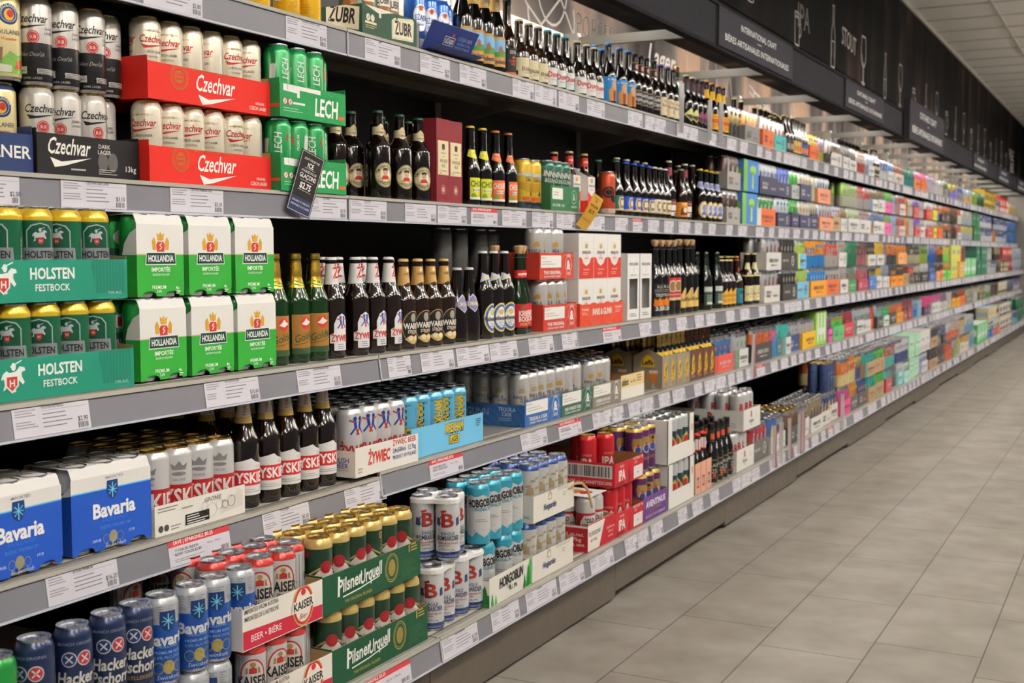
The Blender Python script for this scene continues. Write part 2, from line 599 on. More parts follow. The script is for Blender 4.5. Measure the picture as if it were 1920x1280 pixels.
# ------------------------------------------------------------------ pendants added out of view to light the ceiling, and the strip under the fascia
def set_lamp(spec, k):
    mat(spec).node_tree.nodes['Principled BSDF'].inputs['Emission Strength'].default_value = k
set_lamp('*fffaf5', LAMP); set_lamp('*fff8f0', STRIP); set_lamp('*fff6ee', UP)
m = MB().box(-.22, -.22, 0, .22, -.2, .03, '%d8d6d0').box(-.22, .2, 0, .22, .22, .03, '%d8d6d0').box(-.22, -.2, 0, -.2, .2, .03, '%d8d6d0').box(.2, -.2, 0, .22, .2, .03, '%d8d6d0')
for sx in (-.19, .19):
    m.tube([(sx, 0, .03), (sx, 0, .335)], .004, '%b9b7b2', 6)
fr = m.mesh('frame')
df = MB().box(-.2, -.2, .008, .2, .2, .03, '%d8d6d0', {'-z': '*fffaf5', '+z': '*fff6ee'}).mesh('diffuser')
for i, x in enumerate((.935, 2.155)):
    for j in range(9):
        o = bpy.data.objects.new('ceiling_light', None); COL.objects.link(o)
        o.location = (x, -1.515 + j * 2.44, 2.86)
        tag(o, 'added square white pendant light, %s row from the shelves, %s from near end' % (ORD[i], ORD[j]), 'ceiling light', 'added pendants over the aisle')
        link('frame', fr, o); link('diffuser', df, o)

# track spots in a row over the aisle, turned towards the shelves
hd = MB().lathe([(.0, -.02, '%d8d6d0'), (.045, -.02, '%d8d6d0'), (.05, .0, '%d8d6d0'), (.05, .13, '%d8d6d0'), (.044, .131, '%d8d6d0'), (.044, .1, '*fffaf5'), (0, .1, '*fffaf5')], 20).mesh('lamp_head')
arm = MB().box(-.012, -.012, 0, .012, .012, .30, '%d8d6d0').mesh('track_arm')
for j in range(18):
    o = bpy.data.objects.new('track_light', None); COL.objects.link(o)
    o.location = (.35, -.3 + j * 1.22, 2.86)
    tag(o, 'white track spot aimed at the shelves, %s from near end' % ORD[j], 'spot light', 'track lights over the aisle')
    link('track_arm', arm, o, (0, 0, .03))
    h = link('lamp_head', hd, o)
    h.rotation_euler = (0, math.radians(-137), 0)
    ld = bpy.data.lights.new('spot', 'SPOT')
    ld.energy = SPOT; ld.color = (1, .985, .965); ld.spot_size = math.radians(104); ld.spot_blend = 1.0; ld.shadow_soft_size = .07
    lo = bpy.data.objects.new('spot', ld); COL.objects.link(lo)
    lo.parent = o
    ax = Vector((-math.cos(math.radians(47)), 0, -math.sin(math.radians(47))))
    lo.location = ax * .16
    lo.rotation_euler = ax.to_track_quat('-Z', 'Y').to_euler()

# ------------------------------------------------------------------ shelving
LV = [dict(x=-1.79, z=1.728, lo=1.664, t=0), dict(x=-1.79, z=1.314, lo=1.254, t=0), dict(x=-1.705, z=.913, lo=.852, t=-.14),
      dict(x=-1.705, z=.607, lo=.546, t=-.14), dict(x=-1.53, z=.217, lo=.155, t=-.14)]
ROWN = ['top', 'second', 'third', 'fourth', 'bottom']
def bayname(k):
    return 'in the %s bay from the near end' % ORD[k + 2] if k + 2 < 20 else 'far bay'
L2 = BAY / 2 - .002
shelf_parts = []
for i, v in enumerate(LV):
    X, h = v['x'], v['z']
    xb = -2.235
    m = MB().prism([(xb, -.03), (X - .012, -.03), (X - .004, -.026), (X - .004, -.004), (X - .008, 0), (xb, 0)], -L2, L2, ['%453f37', '%453f37', '%7f7a70', '%7f7a70', '%87827a', '%4d463d'])  # underside colour is darkened to carry the shade below the deck
    m.box(X - .028, -L2, 0, X - .024, L2, .0006, '%4d483f').box(X - .03, -L2, .0, X - .044, L2, .0006, '%b3ad9f')
    deck = m.mesh('deck')
    H = h - v['lo']
    r = MB().box(-.003, -L2, -H, .0, L2, -.004, '%747379').box(-.003, -L2, -H - .004, .004, L2, -H, '%b9b9c2').box(-.004, -L2, -.008, .004, L2, .0, '%a39e93').box(-.001, -L2, -.0095, .002, L2, -.008, '%3a3631')
    r.box(-.001, -L2, -H, .003, -L2 + .003, -.004, '%c9c9cf')
    rail = r.mesh('price_rail')
    b = MB()
    if i < 4:
        bd = .11 if i == 0 else .062
        prof = [(xb + .01, -.03), (xb + .01, -bd), (xb + .06, -bd + .004), (X - .06, -.042), (X - .05, -.03)]
        b.prism(prof[::-1], -L2 + .004, -L2 + .008, '%6b6357'); b.prism(prof[::-1], L2 - .008, L2 - .004, '%6b6357')
        b.box(xb + .2, -L2 + .01, -.055, xb + .215, L2 - .01, -.03, '%574f45').box(X - .1, -L2 + .01, -.05, X - .085, L2 - .01, -.03, '%574f45')
    br = b.mesh('shelf_bracket') if i < 4 else None
    shelf_parts.append((deck, rail, br))
kick = [MB().box(-1.575, -L2, .012 + .018 * q, -1.555, L2, .158, '%544c42').box(-1.66, -L2, 0, -1.64, L2, .1, '%1b1917').mesh('kick_plate') for q in (0, 1)]
for k in range(-2, NB):
    yc = yk(k) + BAY / 2
    for i, v in enumerate(LV):
        dz = .011 if i == 3 and k >= 0 else 0
        deck, rail, br = shelf_parts[i]
        o = link('store_shelf', deck, None, (0, yc, v['z'] + dz))
        tag(o, '%s shelf with grey price rail %s' % (ROWN[i], bayname(k)), 'shelf', 'store shelves')
        q = link('price_rail', rail, o, (v['x'], 0, 0)); q.rotation_euler = (0, v['t'], 0)
        if br:
            link('shelf_bracket', br, o)
        else:
            link('kick_plate', kick[k % 2], o, (0, 0, -v['z']))
    m = MB().box(-2.262, -BAY / 2 + .022, .0, -2.244, BAY / 2 - .022, 1.96, '%26231f')  # near-black colour stands in for the shade behind the goods
    o = link('back_panel', m.mesh('back_panel'), None, (0, yc, 0))
    tag(o, 'shade-dark back panel behind the shelves %s' % bayname(k), 'panel', 'gondola back panels')
pm = MB().box(-2.299, -.018, 0, -2.242, .018, 2.13, '%8f8b80').box(-2.246, -.012, 1.96, -2.238, .012, 2.12, '%a8a498').mesh('gondola_upright')
stub = MB().box(-2.395, -.022, 1.85, -2.302, .018, 2.125, '%8a867b').mesh('side_board')
beam = MB().box(-2.242, -.012, 2.072, -1.655, .012, 2.112, '%6a675f').box(-2.19, -.006, 2.03, -2.184, .006, 2.072, '%b5b1a6').mesh('support_beam')
for k in range(-2, NB + 1):
    o = link('gondola_upright', pm, None, (0, yk(k), 0))
    tag(o, 'grey upright post with a fascia beam at %s bay joint from the near end' % ORD[k + 2], 'post', 'gondola uprights')
    link('support_beam', beam, o)
    if k % 2 == 0 and k >= 2:
        link('side_board', stub, o)
m = MB().box(-2.395, -3.6, 1.97, -2.305, yk(2) - .03, 2.128, '%d6d2c6')
tag(link('header_panel', m.mesh('header_panel')), 'pale grey header panel behind the bottles on the top shelf', 'panel')

tag(link('end_panel', MB().box(-2.40, 0, 0, -1.46, .03, 2.04, '%8d897f').box(-2.40, -.004, 0, -1.46, .0, .12, '%4d483f').mesh('end_panel'), None, (0, YE + .02, 0)), 'grey end panel closing the far end of the shelves', 'panel')
# fascia with the category signs
FX = -1.62
fm = MB().prism([(FX - .03, 2.03), (FX, 2.03), (FX, 2.2), (FX - .03, 2.2)], -L2, L2, '=#2b2a2e').box(FX - .035, -L2, 2.018, FX + .006, L2, 2.032, '=#1c1b1d').box(FX - .035, -L2, 2.198, FX + .008, L2, 2.212, '=#1f1e20').mesh('fascia_panel')
sm = MB().box(FX - .034, -L2, 2.196, FX - .004, L2, 2.214, '=#1f1e20').mesh('strip')
for k in range(-2, NB):
    o = link('fascia_panel', fm, None, (0, yk(k) + BAY / 2, 0))
    tag(o, 'dark grey fascia panel above the top shelf, %s' % bayname(k), 'fascia', 'fascia panels')
    s = MB().box(-1.99, -.59, 2.222, -1.95, .59, 2.245, '%cfccc4', {'-z': '*fff8f0', '-x': '*fff8f0'}).box(-2.0, -.595, 2.245, -1.94, .595, 2.344, '%8d897f').mesh('strip_light')
    o = link('strip_light', s, None, (0, yk(k) + BAY / 2, 0))
    tag(o, 'white strip light behind the fascia, %s' % bayname(k), 'light', 'strip lights behind the fascia')
def sign(k, w, a, b, label, z0=2.034, z1=2.196, t=.012):
    yc = yk(k) + BAY / 2 if isinstance(k, int) else k
    m = MB().box(FX + (.0088 if t > .02 else .0005), -w / 2, z0, FX + t, w / 2, z1, '=#39373c')
    h = (z1 - z0) * 1000
    d = D().T(a, 0, h * .72, h * .17, '#e9e6e2', 1, w=w * 480, b=0).R(-35, h * .515, 35, h * .53, '#e9e6e2').T(b, 0, h * .29, h * .17, '#e9e6e2', 1, w=w * 860, b=0)
    o = link('category_sign', m.mesh('sign_board'), None, (0, yc, 0))
    tag(o, label, 'sign')
    link('lettering', MB().art_front(d, FX + t, 0, z0, e=.0006).mesh('lettering'), o)
ON = ('ONTARIO CRAFT', 'BIÈRES ARTISANALES ONTARIENNES')
sign(2, 1.19, 'INTERNATIONAL CRAFT', 'BIÈRES ARTISANALES INTERNATIONALES', 'dark fascia sign lettered INTERNATIONAL CRAFT')
sign(4, 1.19, *ON, label='first dark ONTARIO CRAFT sign, flush in the fascia')
sign(10.2, 1.7, *ON, label='large ONTARIO CRAFT sign standing proud of the fascia', z0=2.005, z1=2.30, t=.05)
sign(9, 1.19, *ON, label='ONTARIO CRAFT sign in the fascia just beyond the large one')
sign(11, 1.19, *ON, label='ONTARIO CRAFT sign in the fascia, second beyond the large one')
sign(13, 1.19, *ON, label='farthest ONTARIO CRAFT sign in the fascia')

# ------------------------------------------------------------------ builders: cans, bottles, trays, packs
def can_body(mb, bands, art, H, R, cx=0, cy=0, cz=0, n=28, e=.0002):
    """bands: (height where it starts, material), lowest first; sizes in mm"""
    prof = [(R - 8, .3), (R - 4, 0), (R - 2.6, 1), (R - 1, 6), (R, 11)]
    top = [(R, H - 19), (R - .6, H - 16), (R - 2.2, H - 11.5), (R - 4.4, H - 7), (R - 5.8, H - 4.5)]
    zs = sorted([z for z, _ in bands if 11 < z < H - 19])
    pts = prof + [(R, z) for z in zs] + top
    for z, _ in bands:          # a colour change on the shoulder
        for a, b in zip(top, top[1:]):
            if a[1] < z < b[1]:
                pts.append((a[0] + (b[0] - a[0]) * (z - a[1]) / (b[1] - a[1]), z))
    pts.sort(key=lambda q: q[1] if q[1] != .3 else -1)
    def col(z):
        c = bands[0][1]
        for b, m in bands:
            if z >= b - 1e-6:
                c = m
        return c
    foot = '^c4c4c8'
    mb.lathe([(r / 1000, z / 1000, foot if z < 5.5 else col(z)) for r, z in pts], n, cx, cy, cz)
    if art:
        mb.art_cyl(art, R / 1000, cz, cx, cy, e=e)
    return mb
def can_lid(mb, H, R, m='^cfcfd3', cx=0, cy=0, cz=0, n=28):
    q = [(R - 5.9, H - 4.6), (R - 5.2, H - 1.8), (R - 5.5, H - .4), (R - 6.4, H), (R - 7.4, H - .6), (R - 8.2, H - 4.5), (R - 9.4, H - 5), (R - 10.4, H - 4), (0, H - 3.8)]
    return mb.lathe([(r / 1000, z / 1000, m) for r, z in q], n, cx, cy, cz)
TABS = {}
def tab_mesh(H, m):
    if (H, m) not in TABS:
        z = (H - 3.6) / 1000
        b = MB()
        b.prism([(-.005, z), (.010, z), (.010, z + .0012), (-.005, z + .0012)], -.0075, .0075, m)
        b.lathe([(.0078, z, m), (.0078, z + .0016, m), (.0045, z + .0016, m), (.0045, z + .0004, m)], 14, .0105)
        d = D().O(-11, 0, 9, 8, 1.2, '^6f6f74', 1, 18)
        b.art(d, lambda u, v, l: (u, v, z + .0001))
        TABS[(H, m)] = b.mesh('pull_tab')
    return TABS[(H, m)]
def can(bands, art=None, H=168, R=33, lid='^cfcfd3', tab='^b9b9be'):
    if isinstance(bands, str):
        bands = [(0, bands)]
    body = can_body(MB(), bands, art, H, R).mesh('beer_can')
    return Kind('beer_can', 'beer can', body, [('lid', can_lid(MB(), H, R, lid).mesh('lid'), [('pull_tab', tab_mesh(H, tab), [])])])
def can_whole(bands, art=None, H=168, R=33, lid='^cfcfd3', n=20):
    if isinstance(bands, str):
        bands = [(0, bands)]
    mb = can_body(MB(), bands, art, H, R, n=n)
    return can_lid(mb, H, R, lid, n=n).mesh('can')

def bprof(H, R, zs, zn, rn, rt=13.3):
    """bottle outline: straight to zs, shoulder to zn, neck up to the lip"""
    p = [(0, 4), (R * .8, 3), (R * .86, 0), (R - 1.5, 2.5), (R, 8), (R, zs)]
    for i in range(1, 8):
        t = i / 8
        s = (1 - math.cos(PI * t)) / 2
        p.append((R + (rn - R) * (s * .7 + t * .3), zs + (zn - zs) * t))
    p += [(rn, zn), ((rn + rt) / 2, (zn + H - 16) / 2), (rt, H - 16), (rt + 1.2, H - 15), (rt + 1.2, H - 9), (rt - .4, H - 8), (rt - .4, H - 2), (0, H - 2)]
    return p
def bottle(prof, glass, labels=(), cap=('#d8d6d0', 'crown'), neck=None, name='beer_bottle', extra=()):
    """labels: (part name, artwork, base height mm, turn)"""
    H = prof[-1][1] + 2
    body = MB().lathe([(r / 1000, z / 1000, glass) for r, z in prof], 28).mesh(name)
    rp = [(z / 1000, r / 1000) for r, z in prof[3:-1]]
    def rad(h):
        for (a, ra), (b, rb) in zip(rp, rp[1:]):
            if h <= b:
                return ra + (rb - ra) * max(0, (h - a)) / max(b - a, 1e-6)
        return rp[-1][1]
    parts = []
    for nm, art, z, a0 in labels:
        straight = nm == 'label'
        m = MB().art_cyl(art, rad(z / 1000) if straight else rad, z / 1000, e=.0003, a0=a0)
        parts.append((nm, m.mesh(nm), []))
    cm, ct = cap[:2]
    if ct == 'crown':
        m = MB().lathe([(.0125, H / 1000 - .0065, cm), (.0148, H / 1000 - .0066, cm), (.0146, H / 1000 - .0045, cm), (.0132, H / 1000 - .001, cm), (.0118, H / 1000, cm), (0, H / 1000 + .0003, cm)], 42, flute=-.0009)
        parts.append(('cap', m.mesh('cap'), []))
    elif ct == 'foil':
        z0 = cap[2]
        m = MB()
        pr = [(rad(z / 1000) * 1000 + .7, z) for z in range(z0, int(H - 3), 7)]
        pr = pr + [(14.5, H - 4), (14, H - 1), (12.5, H + .5), (0, H + .8)]
        rr = random.Random(z0)
        m.lathe([(r / 1000 + (rr.uniform(-.0005, .0005) if i and r else 0), z / 1000, cm) for i, (r, z) in enumerate(pr)], 22, flute=.0007)
        if len(cap) > 3:
            m.art_cyl(cap[3], lambda h: rad(h) + .0011, z0 / 1000, e=.0002)
        parts.append(('foil', m.mesh('foil'), []))
    elif ct == 'cork':
        z = H / 1000
        m = MB().lathe([(.0095, z - .004, '#b98f5c'), (.0115, z + .004, '#c59a66'), (.0155, z + .012, '#c59a66'), (.0158, z + .02, '#c59a66'), (.013, z + .023, cm), (0, z + .0238, cm)], 18)
        parts.append(('cork', m.mesh('cork'), []))
        w = MB()
        for k in range(4):
            a = PI / 4 + k * PI / 2
            c, s = math.cos(a), math.sin(a)
            w.tube([(.012 * c, .012 * s, z + .0245), (.017 * c, .017 * s, z + .02), (.0185 * c, .0185 * s, z - .014)], .0007, '^d8d8dc', 4)
        ring = [(.0185 * math.cos(t * PI / 8), .0185 * math.sin(t * PI / 8), z - .014) for t in range(17)]
        w.tube(ring, .0007, '^d8d8dc', 4).tube([(.012 * math.cos(t * PI / 4), .012 * math.sin(t * PI / 4), z + .0245) for t in range(9)], .0007, '^d8d8dc', 4)
        parts.append(('wire_cage', w.mesh('wire_cage'), []))
    for e in extra:
        parts.append(e)
    return Kind(name, 'beer bottle', body, parts)

KRAFT = '#a98661'
def tray(w, d, hf, hs, out, front=None, side=None, top_edge=None, inside=KRAFT, flap=None, name='cardboard_tray', side_col=None, t=1.5):
    """open carton: origin under the middle of its front edge, depth towards -x; sizes in mm"""
    w, d, hf, hs, t = w / 1000, d / 1000, hf / 1000, hs / 1000, t / 1000
    te = top_edge or inside
    sc = side_col or out
    m = MB()
    m.box(-d, -w / 2, 0, 0, w / 2, .003, out, {'+z': inside})
    m.box(-t, -w / 2, .003, 0, w / 2, hf, out, {'-x': inside, '+z': te, '-y': sc})
    m.box(-d, -w / 2, .003, -d + t, w / 2, hs, out, {'+x': inside, '+z': te})
    for s in (-1, 1):
        y0, y1 = (-w / 2, -w / 2 + t) if s < 0 else (w / 2 - t, w / 2)
        inn = '+y' if s < 0 else '-y'
        m.box(-d + t, y0, .003, -t, y1, hs, sc, {inn: inside, '+z': te})
        # the low lip where the side slopes down to the front
        if hs > hf + .004:
            m.face([(-t, y0 if s < 0 else y1, hf), (-t - .03, y0 if s < 0 else y1, hs), (-t - .03, y1 if s < 0 else y0, hs), (-t, y1 if s < 0 else y0, hf)], te)
    if front:
        m.art_front(front, 0, 0, 0, box=(-w / 2, 0, w / 2, hf))
    if side:
        m.art_left(side, 0, -w / 2, 0, box=(-d, 0, 0, hs))      # u from 0 (front edge) to -depth
    return Kind(name, 'cardboard tray', m.mesh(name))

def sleeve(nw, nd, canmesh, H, R, white, front, flap=None, side=None, name='can_multipack', taper=6, shoulder=20, front_col=None, label_cat='multipack of cans'):
    """card wrap round upright cans, open at the ends; origin under the middle of its front edge"""
    P = 2 * R / 1000 + .0004
    w, d, h = nw * P, nd * P + .0044, H / 1000 + .001
    o = MB()
    tp, sh = taper / 1000, shoulder / 1000
    outer = [(0, .004), (0, h - sh), (-tp, h - .004), (-tp - .004, h), (-d + tp + .004, h), (-d + tp, h - .004), (-d, h - sh), (-d, .004)]
    e = .0012
    inner = [(-e, .004), (-e, h - sh), (-tp - e, h - .005), (-tp - .004, h - e), (-d + tp + .004, h - e), (-d + tp + e, h - .005), (-d + e, h - sh), (-d + e, .004)]
    n = len(outer)
    y0, y1 = -w / 2, w / 2
    mo = front_col or white
    mats = [mo, white, white, white, white, white, mo]
    P_ = w / nw
    def notched(x, z1, m):
        pts = []
        for j in range(nw):
            c = y0 + (j + .5) * P_
            pts += [(c + .021 * math.cos(t), .004 + .011 * math.sin(t)) for t in (PI, PI * .8, PI * .6, PI * .4, PI * .2, 0)]
        pts = [(y0, .004)] + pts + [(y1, .004), (y1, z1), (y0, z1)]
        for t in tessellate_polygon([[Vector((a, b, 0)) for a, b in pts]]):
            o.face([(x, *pts[q]) for q in t], m)
    notched(outer[0][0], outer[1][1], mats[0]); notched(inner[0][0], inner[1][1], KRAFT)
    for i in range(1, n - 1):
        o.face([(outer[i][0], y0, outer[i][1]), (outer[i][0], y1, outer[i][1]), (outer[i + 1][0], y1, outer[i + 1][1]), (outer[i + 1][0], y0, outer[i + 1][1])], mats[i])
        o.face([(inner[i + 1][0], y0, inner[i + 1][1]), (inner[i + 1][0], y1, inner[i + 1][1]), (inner[i][0], y1, inner[i][1]), (inner[i][0], y0, inner[i][1])], KRAFT)
        for y in (y0, y1):
            o.face([(outer[i][0], y, outer[i][1]), (outer[i + 1][0], y, outer[i + 1][1]), (inner[i + 1][0], y, inner[i + 1][1]), (inner[i][0], y, inner[i][1])], '#d9d2c4')
    if front:
        o.art_front(front, 0, 0, 0)
    if side:
        for s in (-1, 1):      # end flaps folded round the outer cans
            o.art(side, lambda u, v, l, s=s: (u - .0, s * (w / 2 + .0006 + .0003 * l), v))
    parts = []
    k = Kind(name, label_cat, o.mesh(name))
    k.cans = [(-.0022 - R / 1000 - i * P, -w / 2 + P / 2 + j * P) for i in range(nd) for j in range(nw)]
    k.canmesh = canmesh
    return k
def put_pack(k, label, x, y, z, group=None, rz=0, turn=0.0, cz=.003):
    o = k.put(label, x, y, z, rz, group)
    rr = random.Random(label)
    for cx, cy in k.cans:
        link('can', k.canmesh, o, (cx, cy, cz), turn + rr.uniform(-.5, .5))
    return o
def carton(w, d, h, out, front=None, side=None, name='carton', cat='carton', top=None, c=1.2, holes=None):
    w, d, h = w / 1000, d / 1000, h / 1000
    m = MB().box(-d, -w / 2, 0, 0, w / 2, h, out, {'+z': top or out}, c=c / 1000)
    if front: m.art_front(front, 0, 0, 0, box=(-w / 2, 0, w / 2, h))
    if side: m.art_left(side, 0, -w / 2, 0, box=(-d, 0, 0, h))
    return Kind(name, cat, m.mesh(name))
def basket(w, d, h, out, bot, nb, front=None, side=None, peak=40, name='bottle_carrier', inside=KRAFT, row_d=2):
    """open card carrier with a peaked handle wall across the middle; bottles are its parts"""
    W2, dd, hh = w / 2000, d / 1000, h / 1000
    m = MB()
    t = .0012
    m.box(-dd, -W2, 0, 0, W2, .002, out)
    m.box(-t, -W2, .002, 0, W2, hh, out, {'-x': inside}); m.box(-dd, -W2, .002, -dd + t, W2, hh, out, {'+x': inside})
    pk = peak / 1000
    for s in (-1, 1):
        y0, y1 = sorted((s * W2, s * (W2 - t)))
        prof = [(0, .002), (0, hh), (-dd / 2, hh + pk), (-dd, hh), (-dd, .002)]
        m.prism(prof[::-1], y0, y1, out)
    m.box(-dd / 2 - .001, -W2 + t, .002, -dd / 2 + .001, W2 - t, hh + pk, out)
    if front: m.art_front(front, 0, 0, 0)
    if side: m.art_left(side, 0, -W2, 0, box=(-dd, 0, 0, 1))
    k = Kind(name, 'bottle carrier', m.mesh(name))
    k.bot = bot
    p = w / 1000 / nb
    q = dd / row_d
    k.spots = [(-q / 2 - i * q, -W2 + p / 2 + j * p) for i in range(row_d) for j in range(nb)]
    return k
def put_basket(k, label, x, y, z, group=None, rz=0):
    o = k.put(label, x, y, z, rz, group)
    for i, (a, b) in enumerate(k.spots):
        c = link('bottle', k.bot.mesh, o, (a, b, .0025), -.3 + .2 * (i % 3))
        k.bot.kids(c, k.bot.parts)
    return o

# ------------------------------------------------------------------ price tags
WT = '#cbc7cc'
def tag_art(w, h, title, price, save=None, rows=4):
    d = D()
    x0, x1 = -w / 2, w / 2
    if save:
        d.R(x0, h * .70, x1, h, '#c23b3f', 1).T(save, x0 + w * .40, h * .845, h * .14, '#f0e6e4', 2, b=.02)
        d.T(title, x0 + w * .28, h * .54, h * .09, '#3a3838', 2, w=w * .38).T(price, x0 + w * .30, h * .40, h * .10, '#2a2828', 2, w=w * .42, b=.02)
        d.T('REG / PRIX', x1 - w * .27, h * .5, h * .08, '#77747a', 2, w=w * .22)
        d.lines(x0 + w * .08, h * .2, x0 + w * .6, 2, h * .07, h * .025, '#8d8a90')
        d.bars(x1 - w * .16, h * .08, x1 - w * .03, h * .26, '#4a484c', 9)
        return d
    xm = x0 + w * .34
    d.R(xm - .15, h * .06, xm + .15, h * .96, '#a5a2a8', 1)
    d.lines(x0 + w * .03, h * .82, xm - w * .03, 3, h * .085, h * .032, '#8d8a90').lines(x0 + w * .03, h * .46, xm - w * .03, 3, h * .085, h * .032, '#8d8a90')
    if title:
        d.T(title, xm + w * .03 + min(w * .5, len(title) * h * .056) / 2, h * .87, h * .085, '#2c2a2e', 2, w=min(w * .5, len(title) * h * .056))
    d.R(xm + w * .03, h * .765, x1 - w * .03, h * .775, '#77747a', 1)
    d.lines(xm + w * .03, h * .64, xm + w * .45, 4, h * .135, h * .034, '#7d7a80')
    if price:
        d.T(price, x1 - w * .10, h * .36, h * .15, '#1f1d20', 2, w=len(price) * h * .085)
    d.bars(x1 - w * .17, h * .06, x1 - w * .03, h * .24, '#3f3d41', 10)
    return d
TG = {}
def price_tag(lv, y0, y1, title='', price='', save=None, label=None, group=None, flip=False):
    v = LV[lv - 1]
    w = round((y1 - y0) * 1000 / 4) * 4 if not title else round((y1 - y0) * 1000)
    H = (v['z'] - v['lo']) * 1000 - 6
    key = (w, round(H), title, price, save)
    if key not in TG:
        m = MB().box(0, -w / 2000, 0, .0007, w / 2000, H / 1000, WT)
        m.art_front(tag_art(w, H, title, price, save), .0007, 0, 0, e=.00012)
        TG[key] = m.mesh('price_tag')
    t = v['t']
    z0 = -(v['z'] - v['lo']) + .001
    dz = .011 if lv == 4 and y0 > Y0 - .05 else 0
    o = link('price_tag', TG[key], None, (v['x'] + math.sin(t) * z0 + .0006, (y0 + y1) / 2, v['z'] + dz + math.cos(t) * z0))
    o.rotation_euler = (0, t, 0)
    tag(o, label, 'price tag', group)
    return o

# ------------------------------------------------------------------ goods on the shelves: near bays
CR, CHT = 31.8, 165
P1 = .0643
ZS = [v['z'] + .0006 for v in LV]
ZS[3] += .0
T2 = .1702            # height of the second tier above the first when a tray carries it
def C(bands, art=None, **k):
    k.setdefault('H', CHT); k.setdefault('R', CR)
    return can(bands, art, **k)
def script(d, s, x, y, h, m, w, l=2, sw=True):
    """sloping brush lettering with a swash under it"""
    d.T(s, x, y, h, m, l, w=w, sh=.22, b=.03)
    if sw:
        d.P([(x - w * .46, y - h * .75), (x - w * .2, y - h * .98), (x + w * .52, y - h * .62), (x - w * .12, y - h * 1.22), (x - w * .36, y - h * 1.35)], m, l)
    return d
G = 'cans and trays on the %s shelf'
# --- second shelf ---------------------------------------------------
yel = '~#dccb92'
a = D().E(0, 118, 19, 19, '~#1f3a6e').E(0, 118, 14.5, 14.5, '~#e4d8a4', 2).E(0, 118, 13.5, 13.5, '~#23427c', 3).E(0, 117, 9, 11, '~#e0b23a', 4).E(2, 119, 6, 7, '~#c23a2c', 5).A('PAULANER', 0, 118, 16.6, 3.4, '~#f0ead8', 6, span=150)
a.T('PAULANER', 0, 86, 8, '~#2d3c5e', 2, w=50).T('Weissbier', 0, 74, 5.5, '~#c8422c', 2, w=30, sh=.2)
a.P([(-45, 28), (-30, 46), (-12, 40), (0, 52), (16, 44), (30, 50), (46, 34), (46, 12), (-45, 12)], '~#7fae4c').P([(-28, 34), (-14, 34), (-12, 58), (-26, 58)], '~#8d6a52', 2).P([(10, 20), (30, 22), (28, 38), (12, 36)], '~#c3502f', 2).P([(-20, 14), (2, 14), (4, 26), (-18, 28)], '~#d8d2c0', 2)
paul = C([(0, yel), (150, '~#2a3c62')], a, lid='^b9a26c')
ys = [1.397, 1.462, 1.527, 1.592]
row(paul, 'cream can with blue round badge in the navy tray', ys, -1.88, ZS[1] + .0035, G % 'second', rz=-.55, jit=.3)
row(paul, 'cream can with blue round badge stacked above the navy tray', ys, -1.88, ZS[1] + T2, G % 'second', rz=-.5, jit=.3)
f = D().T('PAULANER', 38, 40, 22, '#e9e4d8', 2, w=176, b=.03)
tray(262, 395, 74, 90, '#24355f', f, D().R(-120, 0, 0, 74, '#1d2c50'), inside='#24355f').put('navy cardboard tray of cream cans at the left edge of second shelf', -1.845, 1.493, ZS[1], 0, 'cardboard trays')

blk = '~#1d1b1d'; gry = '~#c3bdb4'
a = D()
script(a, 'Czechvar', 0, 122, 15, '~#1e1c1e', 62)
a.E(2, 88, 11.5, 11.5, '~#c03a34').O(2, 88, 9.5, 9.5, .8, '~#e3c9c2', 2).T('B.B', 2, 88, 6, '~#e8d6d0', 3)
a.T('DARK', 34, 104, 5, '~#5b5551').T('LAGER', 34, 96, 5, '~#5b5551')
a.T('Ales Dvořák', 0, 56, 8, '~#b9b2aa', 2, w=46, sh=.4, b=-.02).R(-34, 20, -10, 33, '~#cfc8be', 2).T('500ml', -22, 26, 5, '~#2a2628', 3)
a.R(8, 20, 62, 30, '~#b5aea6', 2).lines(10, 27, 60, 3, 3, 1, '~#4a4644', 3).T('DARK LAGER', 0, 12, 4, '~#b9b2aa')
a.L([(80, 60), (80, 140)], 3, '~#6f6a66').T('Czechvar', 92, 85, 13, '~#1e1c1e', 2, w=60, rot=90, sh=.2)
dark = C([(0, blk), (77, gry)], a, lid='^b99a56')
ys = span(1.6595, 4, .0643)
row(dark, 'black and silver can standing in the black tray', ys, -1.875, ZS[1] + .0035, G % 'second', rz=-.75, jit=.55)
row(dark, 'black and silver can stacked above the black tray', [1.658, 1.724, 1.792, 1.86], -1.872, ZS[1] + T2 - .002, G % 'second', rz=-.7, jit=.6)
f = D()
script(f, 'Czechvar', -52, 58, 30, '#ece6da', 104)
f.T('DARK', 36, 64, 8, '#cfc8bc', 2, w=30).T('LAGER', 36, 53, 8, '#cfc8bc', 2, w=34).E(32, 34, 13, 19, '#5c5856').E(58, 34, 13, 19, '#5c5856').lines(20, 18, 70, 3, 4, 1.2, '#b8b2a8').T('13kg', 106, 24, 11, '#d8d2c6', 2, w=28).lines(-50, 14, -10, 1, 4, 3, '#b8b2a8')
tray(260, 395, 80, 88, '#171516', f, inside='#1f1c1e').put('black cardboard tray with white script and 13kg on its front', -1.837, 1.756, ZS[1], 0, 'cardboard trays')

